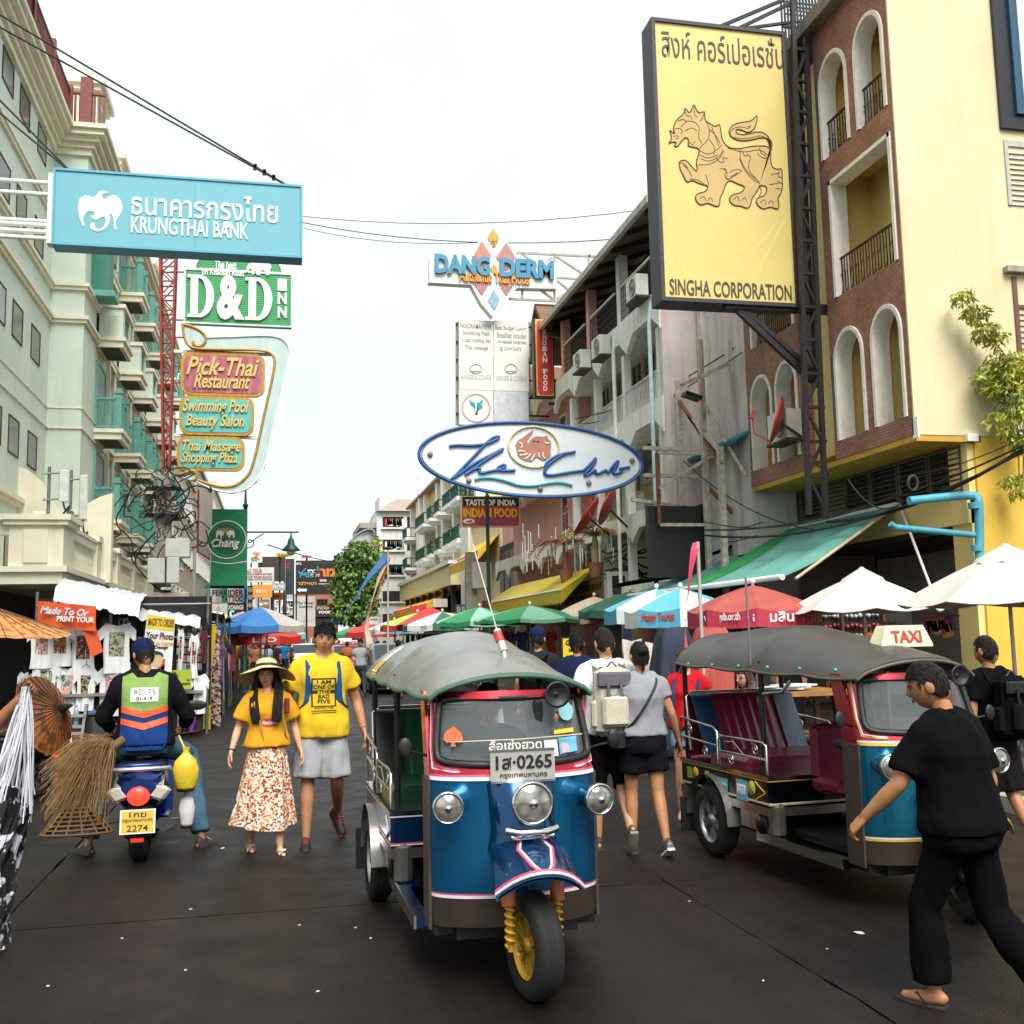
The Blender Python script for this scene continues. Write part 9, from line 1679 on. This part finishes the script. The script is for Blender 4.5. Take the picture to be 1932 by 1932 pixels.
# broom, basket and yellow bag carried on the scooter
bs_ = thing('straw_broom','big bundle of straw brooms tied to the left of the scooter','broom',P(150,1500,Y=8.6)); rr = random.Random(6); STR = M('8f6f45',.85,0,.35,12,.2); tip = P(212,1410,Y=8.6)
for g_ in range(9):
 m = MB()
 for k in range(46):
  e = P(72+rr.random()*135,1432+rr.random()*105+rr.random()*rr.random()*60,Y=8.3+rr.random()*.5); mid = tip.lerp(e,.45)+V((rr.uniform(-.05,.05),rr.uniform(-.08,.08),.1+rr.uniform(0,.1))); m.tube(chaikin([tip+V((rr.uniform(-.02,.02),rr.uniform(-.03,.03),0)),mid,e],2),.0021,3,False)
 m.build('straw_bunch',STR,bs_)
MB().tube([tip,tip+V((.07,.05,.05))],.035,8).build('bound_handle',M('6a5030',.85,0,.3,30,.3),bs_)
bk = thing('cane_basket','flat woven cane basket hanging below the brooms','basket',P(160,1570,Y=8.4)); cc = P(146,1524,Y=8.5)
for k in range(7): r_ = .07+.13*k/6; MB().tube([cc+V((r_*1.25*math.cos(t*.314),.5*r_*math.sin(t*.314),-.03*k+.0)) for t in range(21)],.01,5).build('hoop',M('5f4526',.8,0,.3,20,.2),bk)
for k in range(14): a_ = k*.449; MB().tube([cc+V((.09*math.cos(a_),.035*math.sin(a_),0)),cc+V((.25*math.cos(a_),.1*math.sin(a_),-.18))],.008,5).build('stave',M('6a5030',.8),bk)
MB().tube([cc,cc+V((.25,.1,.35))],.006,4).build('cord',M('4a3a24'),bk)
def sack(label,px,py,Y,w_,h_,mat,name='plastic_bag'):
 c = P(px,py,Y=Y); m = MB(); n = 26; m.loft([[c+V((w_*r*(1+.12*mnoise.noise(V((k*.5,z*9,px))))*math.cos(k*2*math.pi/n),w_*.6*r*math.sin(k*2*math.pi/n),z*h_)) for k in range(n)] for z,r in ((0,.5),(-.12,.62),(.02,.75),(.25,.95),(.5,1.0),(.75,.8),(.92,.35),(1.0,.2),(1.12,.3))],True,True); t = thing(name,label,'bag',c); m.build('bag',mat,t); MB().tube([c+V((0,0,h_)),c+V((-.06,.05,h_+.12))],.008,5).build('handle',mat,t)
sack('full yellow plastic bag hanging on the right side of the scooter',350,1485,8.75,.1,.27,M('d3b62e',.35,0,.1,8,.3,fine=20)); sack('thin white plastic bag below the yellow one',352,1555,8.8,.06,.25,M('c9c6c6',.3,0,.1,8,.3,fine=20))
# ---- couple seen from behind
GTE = cloth('8c8f95'); WTE = cloth('d9dce2'); BK2 = cloth('15141a')
o,I = person('man in white t-shirt with grey and cream backpack walking away',(2.52,8.0),math.pi+math.radians(-6),1.68,dict(arm_l=((-.07,.04,-.28),(-.08,-.02,-.52)),arm_r=((.07,.04,-.28),(.06,-.1,-.5)),leg_l=((-.01,.0,-.42),(-.02,.24,-.74)),leg_r=((.01,-.04,-.42),(.02,-.02,-.84)),foot_l=(0,-55),foot_r=(0,0),head=(12,6,0),skin='b98a68',hair='crop',hairm=HAIRB,wide=1.08,top=dict(mat=WTE,z0=.86,sleeve=.6,e=.024),bottom=dict(mat=BK2,len=1.05,flare=.025,e=.025,name='shorts'),shoe=('shoe',M('3a3430',.6),M('8a8378',.7))))
CRM = M('b9b2a0',.8,0,.12,9,.2); PRP = M('5f5a64',.8,0,.12,9,.2); backpack(o,I,[CRM,M('c2bba8',.8,0,.1,9,.2),PRP],'cream and grey backpack with pockets on the man in white',.3,.54,.14,1.17,PRP)
o,I = person('woman in grey t-shirt and black shorts walking away beside the backpack man',(2.72,7.78),math.pi,1.57,dict(fem=True,arm_l=((-.09,.04,-.27),(-.17,-.04,-.5)),arm_r=((.06,.06,-.27),(.02,-.1,-.46)),leg_l=((-.01,.06,-.42),(-.02,.2,-.8)),leg_r=((.01,-.05,-.42),(.02,-.03,-.85)),foot_l=(0,-30),foot_r=(0,0),skin='b5815c',hair='bun',wide=1.18,top=dict(mat=GTE,z0=.92,sleeve=.5,e=.02,loose=.02,flare=.02),bottom=dict(mat=BK2,len=.62,flare=.03,e=.028,name='shorts'),shoe=('shoe',M('4a4a52',.6),M('d9d6d4',.6))))
cb_ = worn(o,'shoulder_bag','small black shoulder bag with chain strap across the grey-shirted woman','bag'); MB().tube(chaikin([I['tor'](1.46,-.12,.02),I['tor'](1.4,-.1,.13),I['tor'](1.25,0,.165),I['tor'](1.08,.12,.15),I['tor'](1.0,.2,.06)],2),.011,6).build('strap',BLACKP,cb_); MB().box(I['tor'](.94,.23,.04),(.1,.18,.16),None,.02).build('pouch',BLACKP,cb_)
# ---- woman in red with a drink
o,I = person('woman in red top and denim shorts holding an iced drink',(3.62,9.1),math.radians(-30),1.5,dict(fem=True,arm_l=((-.1,-.02,-.25),(-.16,-.22,-.12)),arm_r=((.07,.02,-.27),(.08,-.06,-.5)),leg_l=((-.01,-.03,-.42),(-.02,.02,-.85)),leg_r=((.02,.02,-.42),(.04,.1,-.83)),head=(-10,5,0),skin='cc9c7e',hair='tied',hairm=M('5a3420',.45,0,.3,60,.3),grip_l=.7,top=dict(mat=cloth('b81f26'),z0=.86,sleeve=.35,e=.02,flare=.05),bottom=dict(mat=cloth('7f9fb8',.2),len=.5,e=.02,flare=.02,name='shorts'),shoe=('flip',M('8fc05a',.6),M('9fd06a',.6))))
dr = worn(o,'iced_drink','plastic cup of pink drink with straw held by the woman in red','drink'); c = I['arm']['l'][2]+V((-.02,-.09,.02)); MB().lathe([(.001,-.07),(.03,-.07),(.04,.05)],14,Matrix.Translation(c)).build('cup',M('d0a0a0',.15),dr); MB().lathe([(.042,.05),(.035,.08),(.01,.1)],14,Matrix.Translation(c)).build('dome_lid',glass('dfe6ea',.05,.5),dr); MB().tube([c+V((0,0,.05)),c+V((.01,0,.19))],.005,6).build('straw',SW,dr)
backpack(o,I,[cloth('2a3550',.4),cloth('3a2a40',.4),BLACKP],'patterned dark backpack on the woman in red',strapm=cloth('31456a',.4))
o,I = person('woman with long brown hair and glasses sitting behind the tuk-tuk seats',(P(1408,1300,Y=8.9).x,8.9,-.12),math.radians(-25),1.45,dict(fem=True,arm_l=STAND['arm_l'],arm_r=STAND['arm_r'],leg_l=STAND['leg_l'],leg_r=STAND['leg_r'],head=(-40,8,0),skin='d0a184',hair='long',hairm=M('3a2216',.42,0,.35,60,.35),top=dict(mat=cloth('3a322c',.5),z0=.86,sleeve=.45),bottom=dict(mat=BK2,len=1.9),shoe=SHB))
gs_ = worn(o,'eyeglasses','thin dark eyeglasses on the seated woman','glasses'); T = Matrix.Translation(I['HC']) @ I['RH'].to_4x4()
for s in (-1,1): MB(T).tube([(s*.03+.019*math.cos(t*.5),-.092,.003+.015*math.sin(t*.5)) for t in range(14)],.002,5).tube([(s*.049,-.09,.006),(s*.08,-.01,.005)],.002,5).build('rim',BLACKP,gs_)
# ---- man in black, near right
BKT = cloth('0a090c',.05)
o,I = person('man in black t-shirt, black trousers and flip-flops striding across the near right',(2.93,4.22),math.radians(-158),1.53,dict(pelvis=(0,0,.9),lean=(0,-.06),arm_l=((-.06,.06,-.28),(-.1,-.02,-.5)),arm_r=((.12,-.08,-.26),(.17,-.26,-.44)),leg_r=((.02,-.17,-.39),(.03,-.14,-.78)),leg_l=((-.02,.06,-.42),(-.04,.36,-.76)),foot_r=(8,0),foot_l=(0,-35),head=(34,18,4),skin='a8754f',hair='crop',wide=1.22,palm_r=(-.6,.2,-.6),grip_r=.55,top=dict(mat=BKT,z0=.86,sleeve=.8,e=.028,loose=.035,flare=.02),bottom=dict(mat=cloth('09080b',.05),len=1.94,flare=.035,e=.026),shoe=('flip',M('191614',.6),M('221d1a',.7))))
m = MB(); m.lathe([(.07,0),(.078,.03),(.07,.045)],24,Matrix.Translation(I['NB']+V((0,0,-.03))) @ Matrix.Rotation(.25,4,'X')); m.build('collar',BKT,I['parts']['top'])
# ---- backpack man at the right edge
o,I = person('man in black with dark backpack walking away at the right edge',(5.1,6.9),math.pi+.12,1.56,dict(STAND,leg_l=((-.01,.04,-.42),(-.02,.24,-.78)),leg_r=((.0,-.04,-.42),(.0,-.05,-.85)),foot_l=(0,-35),head=(10,4,0),skin='a8754f',hair='crop',top=dict(mat=BKT,z0=.88,sleeve=.6,e=.024),bottom=dict(mat=cloth('1c1a1d'),len=1.0,flare=.03,e=.026,name='shorts'),shoe=('flip',M('2a4a8a',.6),M('2f55a0',.6))))
backpack(o,I,[BKT,cloth('16151a'),BLACKP],'black backpack with small white logo at the right edge',.3,.5,.16,1.18)
# ---- tuk-tuk driver
o,I = person('tuk-tuk driver in dark shirt and cap behind the windscreen',(1.15,5.85),0,1.5,dict(pelvis=(0,0,.8),arm_l=((-.08,-.12,-.22),(-.04,-.34,-.18)),arm_r=((.08,-.12,-.22),(.04,-.34,-.18)),leg_l=((-.08,-.4,-.02),(-.08,-.42,-.42)),leg_r=((.08,-.4,-.02),(.08,-.42,-.42)),skin='9a6a48',hair='crop',top=dict(mat=cloth('2a303c'),sleeve=.6),bottom=dict(mat=BK2,len=1.9),shoe=SHB,near=False))
def para_mat(a,b_):
 m = bpy.data.materials.new('oiled_paper'); m.use_nodes = True; nt = m.node_tree; bs = nt.nodes['Principled BSDF']; tc = nt.nodes.new('ShaderNodeTexCoord'); n = nt.nodes.new('ShaderNodeTexNoise'); n.inputs['Scale'].default_value = 14; n.inputs['Detail'].default_value = 3; r = nt.nodes.new('ShaderNodeValToRGB'); r.color_ramp.elements[0].position = .52; r.color_ramp.elements[1].position = .58; r.color_ramp.elements[0].color = (*lin(a),1); r.color_ramp.elements[1].color = (*lin(b_),1); nt.links.new(tc.outputs['Object'],n.inputs['Vector']); nt.links.new(n.outputs['Fac'],r.inputs[0]); nt.links.new(r.outputs[0],bs.inputs['Base Color']); bs.inputs['Roughness'].default_value = .5; bs.inputs['Transmission Weight'].default_value = 0; return m
# ---- vendor at the left edge, raising a hand with cords
hx = P(50,1262,Y=6.3)
o,I = person('street vendor in dark clothes at the left edge raising an arm',(hx.x-.62,6.35),math.radians(20),1.62,dict(arm_l=STAND['arm_l'],arm_r=((.2,-.1,-.2),(.4,-.2,.05)),leg_l=STAND['leg_l'],leg_r=STAND['leg_r'],skin='8a5a38',hair='bun',grip_r=.75,palm_r=(0,-1,0),top=dict(mat=cloth('1b1a1f'),sleeve=.5),bottom=dict(mat=BK2,len=1.9),shoe=SHB))
fb = thing('cord_bundle','hanging bundle of white cords and black and white scarves held by the vendor','cords',P(30,1740,Z=0)); rr = random.Random(8)
Mx = Matrix.Translation(o.location) @ Matrix.Rotation(o.rotation_euler[2],4,'Z') @ Matrix.Diagonal((*o.scale,1)); hand = Mx @ (I['arm']['r'][2]+V((.03,-.03,.07)))
for k in range(60):
 e = hand+V((rr.uniform(-.2,.06),rr.uniform(-.1,.1),-.55-rr.random()*.2)); MB().tube(chaikin([hand+V((rr.uniform(-.02,.02),rr.uniform(-.02,.02),0)),hand.lerp(e,.4)+V((rr.uniform(-.03,.05),0,0)),e],2),.0045,4).build('cord',M('b9bcc6' if k % 3 else 'd4d4dc',.6),fb)
BWM = para_mat('16161b','cfcfd8')
for k in range(34):
 x0 = hand.x-.24+rr.random()*.26; z0 = hand.z-.5-rr.random()*.15; y0 = hand.y+rr.uniform(-.1,.1); m = MB(); L = .55+rr.random()*.45; ph_ = rr.random()*6
 m.grid(3,12,lambda u,v: (x0-.1*v+.05*(u-.5)+.02*math.sin(v*9+ph_),y0+.02*math.sin(v*7+u*3+ph_),max(.03,z0-L*v))); m.build('scarf',BWM,fb)
def parasol(c,axis,r,dp,label,tipm=None,mat=None):
 T = Matrix.Translation(c) @ V(axis).to_track_quat('Z','Y').to_matrix().to_4x4(); t = thing('paper_parasol',label,'parasol',c)
 for k in range(28):
  a0,a1 = 2*math.pi*k/28,2*math.pi*(k+1)/28; MB(T).grid(2,6,lambda u,v: (r*v*math.cos(a0+(a1-a0)*u),r*v*math.sin(a0+(a1-a0)*u),dp*(1-v)+.01*abs(u-.5)*v)).build('paper_segment',mat,t)
 m = MB(T)
 for k in range(28): a0 = 2*math.pi*k/28; m.tube([(0,0,dp+.004),(r*math.cos(a0),r*math.sin(a0),.004)],.004,4)
 m.build('rib',M('4a3018',.7),t); MB(T).tube([(0,0,-.5),(0,0,dp)],.01,6).build('shaft',M('b98a3a',.6),t); MB(T).lathe([(.035,dp-.03),(.03,dp+.02),(.012,dp+.09),(.001,dp+.1)],10).build('tip',tipm or M('1a1412',.6),t)
parasol(P(-18,1186,Y=8.6),(.12,-.1,1),.56,.16,'open orange paper parasol with dark flower pattern at the left edge',mat=para_mat('c07f3a','8a5424')); parasol(P(84,1350,Y=9.0),(.75,-.35,.28),.32,.16,'tilted brown paper parasol with black tip beside the shirts',mat=para_mat('a9622c','70401e'))
# ---- more walkers
def walker(label,px,py,H,rz,top,bot,skin_='a8754f',hair='crop',Y=None,extra=None,L=1.92):
 q = P(px,py,Z=0) if Y is None else P(px,py,Y=Y); s = random.choice((-1,1)); d = dict(STAND,near=False,leg_l=((0,-.1*s,-.42),(0,-.12*s,-.84)),leg_r=((0,.08*s,-.42),(0,.26*s,-.8)),skin=skin_,hair=hair,top=dict(mat=cloth(top),sleeve=.55),bottom=dict(mat=cloth(bot),len=L),shoe=SHD,group='people walking in the street')
 if extra: d.update(extra)
 return person(label,(q.x,q.y if Y is None else Y),rz,H,d)
walker('man in bright blue shirt and dark trousers walking away among the stalls',535,1281,1.68,math.pi,'1f66a8','22242a'); walker('man in pale striped shirt walking away beside the left stalls',503,1295,1.62,math.pi+.2,'a9b3c4','3a3a44'); walker('young man in dark t-shirt and shorts between the blue and striped men',519,1288,1.65,math.pi,'2f2c2c','4a4038',L=1.0); walker('man in red cap and shirt in the far crowd on the left',489,1281,1.6,math.pi,'8a3a34','2f2a2c'); walker('woman in pale top in the far left crowd',512,1272,1.55,0,'c9c4bc','5a4a50',hair='long',extra=dict(fem=True))
o,I = walker('man in grey shirt with crossbody bag raising a hand to his face',680,1312,1.66,.1,'8f979c','3a3c42',hair='short',extra=dict(arm_r=((.1,-.08,-.24),(.0,-.2,.02)),arm_l=((-.06,.02,-.27),(-.02,-.16,-.3))))
walker('person in red by the far taxis',640,1280,1.65,.2,'a03030','2a2a30'); walker('person in orange near the far umbrellas',655,1290,1.6,2.8,'b0643a','2a2a30'); walker('pedestrian in teal under the far green umbrella',712,1296,1.6,1.5,'3a7a7a','33303a'); walker('barelegged pedestrian partly hidden behind the canopy rear',752,1318,1.62,math.pi,'7a3a3a','3a3432',L=.9)
for k,(px,py,c) in enumerate(((470,1278,'6a4a3a'),(478,1270,'2a3a4a'),(525,1266,'7a7a80'),(546,1272,'3a3a3a'),(481,1290,'9a6a4a'))): walker(['shopper in brown','shopper in slate','distant walker in grey','distant walker in charcoal','shopper in tan'][k]+' among the left stall crowd',px,py,1.6,math.pi*(k % 2),c,'2f2c30')
o,I = walker('man in navy cap with black backpack behind the tuk-tuk canopy',1018,1350,1.72,math.pi-.5,'23252c','2a2a30',Y=11.5); cp = worn(o,'baseball_cap','dark navy cap on the man behind the tuk-tuk canopy','cap'); T = Matrix.Translation(I['HC']) @ I['RH'].to_4x4(); MB(T).lathe([(.1,.02),(.104,.05),(.098,.09),(.075,.125),(.03,.143),(.001,.145)],20,Matrix.Diagonal((.88,1.06,1,1))).build('crown',NV,cp); MB(T).grid(10,4,lambda u,v: ((u-.5)*.16,-.085-.085*v,.035-.02*v-.03*(2*u-1)**2)).build('peak',NV,cp); backpack(o,I,[BKT,BKT,BLACKP],'black backpack on the capped man behind the canopy')
walker('person in navy shirt just behind the yellow menu board',1092,1350,1.66,math.pi-.3,'1c2440','22222a',Y=11,hair='short'); walker('shop assistant in dark top among the trinkets',1495,1330,1.6,-.6,'1d1b1f','1d1b1f',Y=14,hair='bun',extra=dict(fem=True)); walker('shopper with bare shoulder browsing the trinkets',1590,1330,1.55,2.6,'2a2226','26222a',Y=13.8,hair='bun',extra=dict(fem=True))
for k,(px,py,c,rz) in enumerate(((492,1265,'8a2f2f',0),(540,1263,'4a5a3a',0),(530,1260,'b8b0a4',3),(726,1290,'2f3a5a',3),(760,1288,'a08a4a',0),(800,1292,'6a2f4a',3.3),(850,1300,'3a4a44',2.8),(905,1300,'8a8a86',3))): walker('distant stroller in %s %s' % (['dark red','olive','cream','dark blue','mustard','plum','green-grey','light grey'][k],'on the left of the traffic' if k < 3 else 'below the right row of umbrellas'),px,py,1.6,rz,c,'2b2a30')
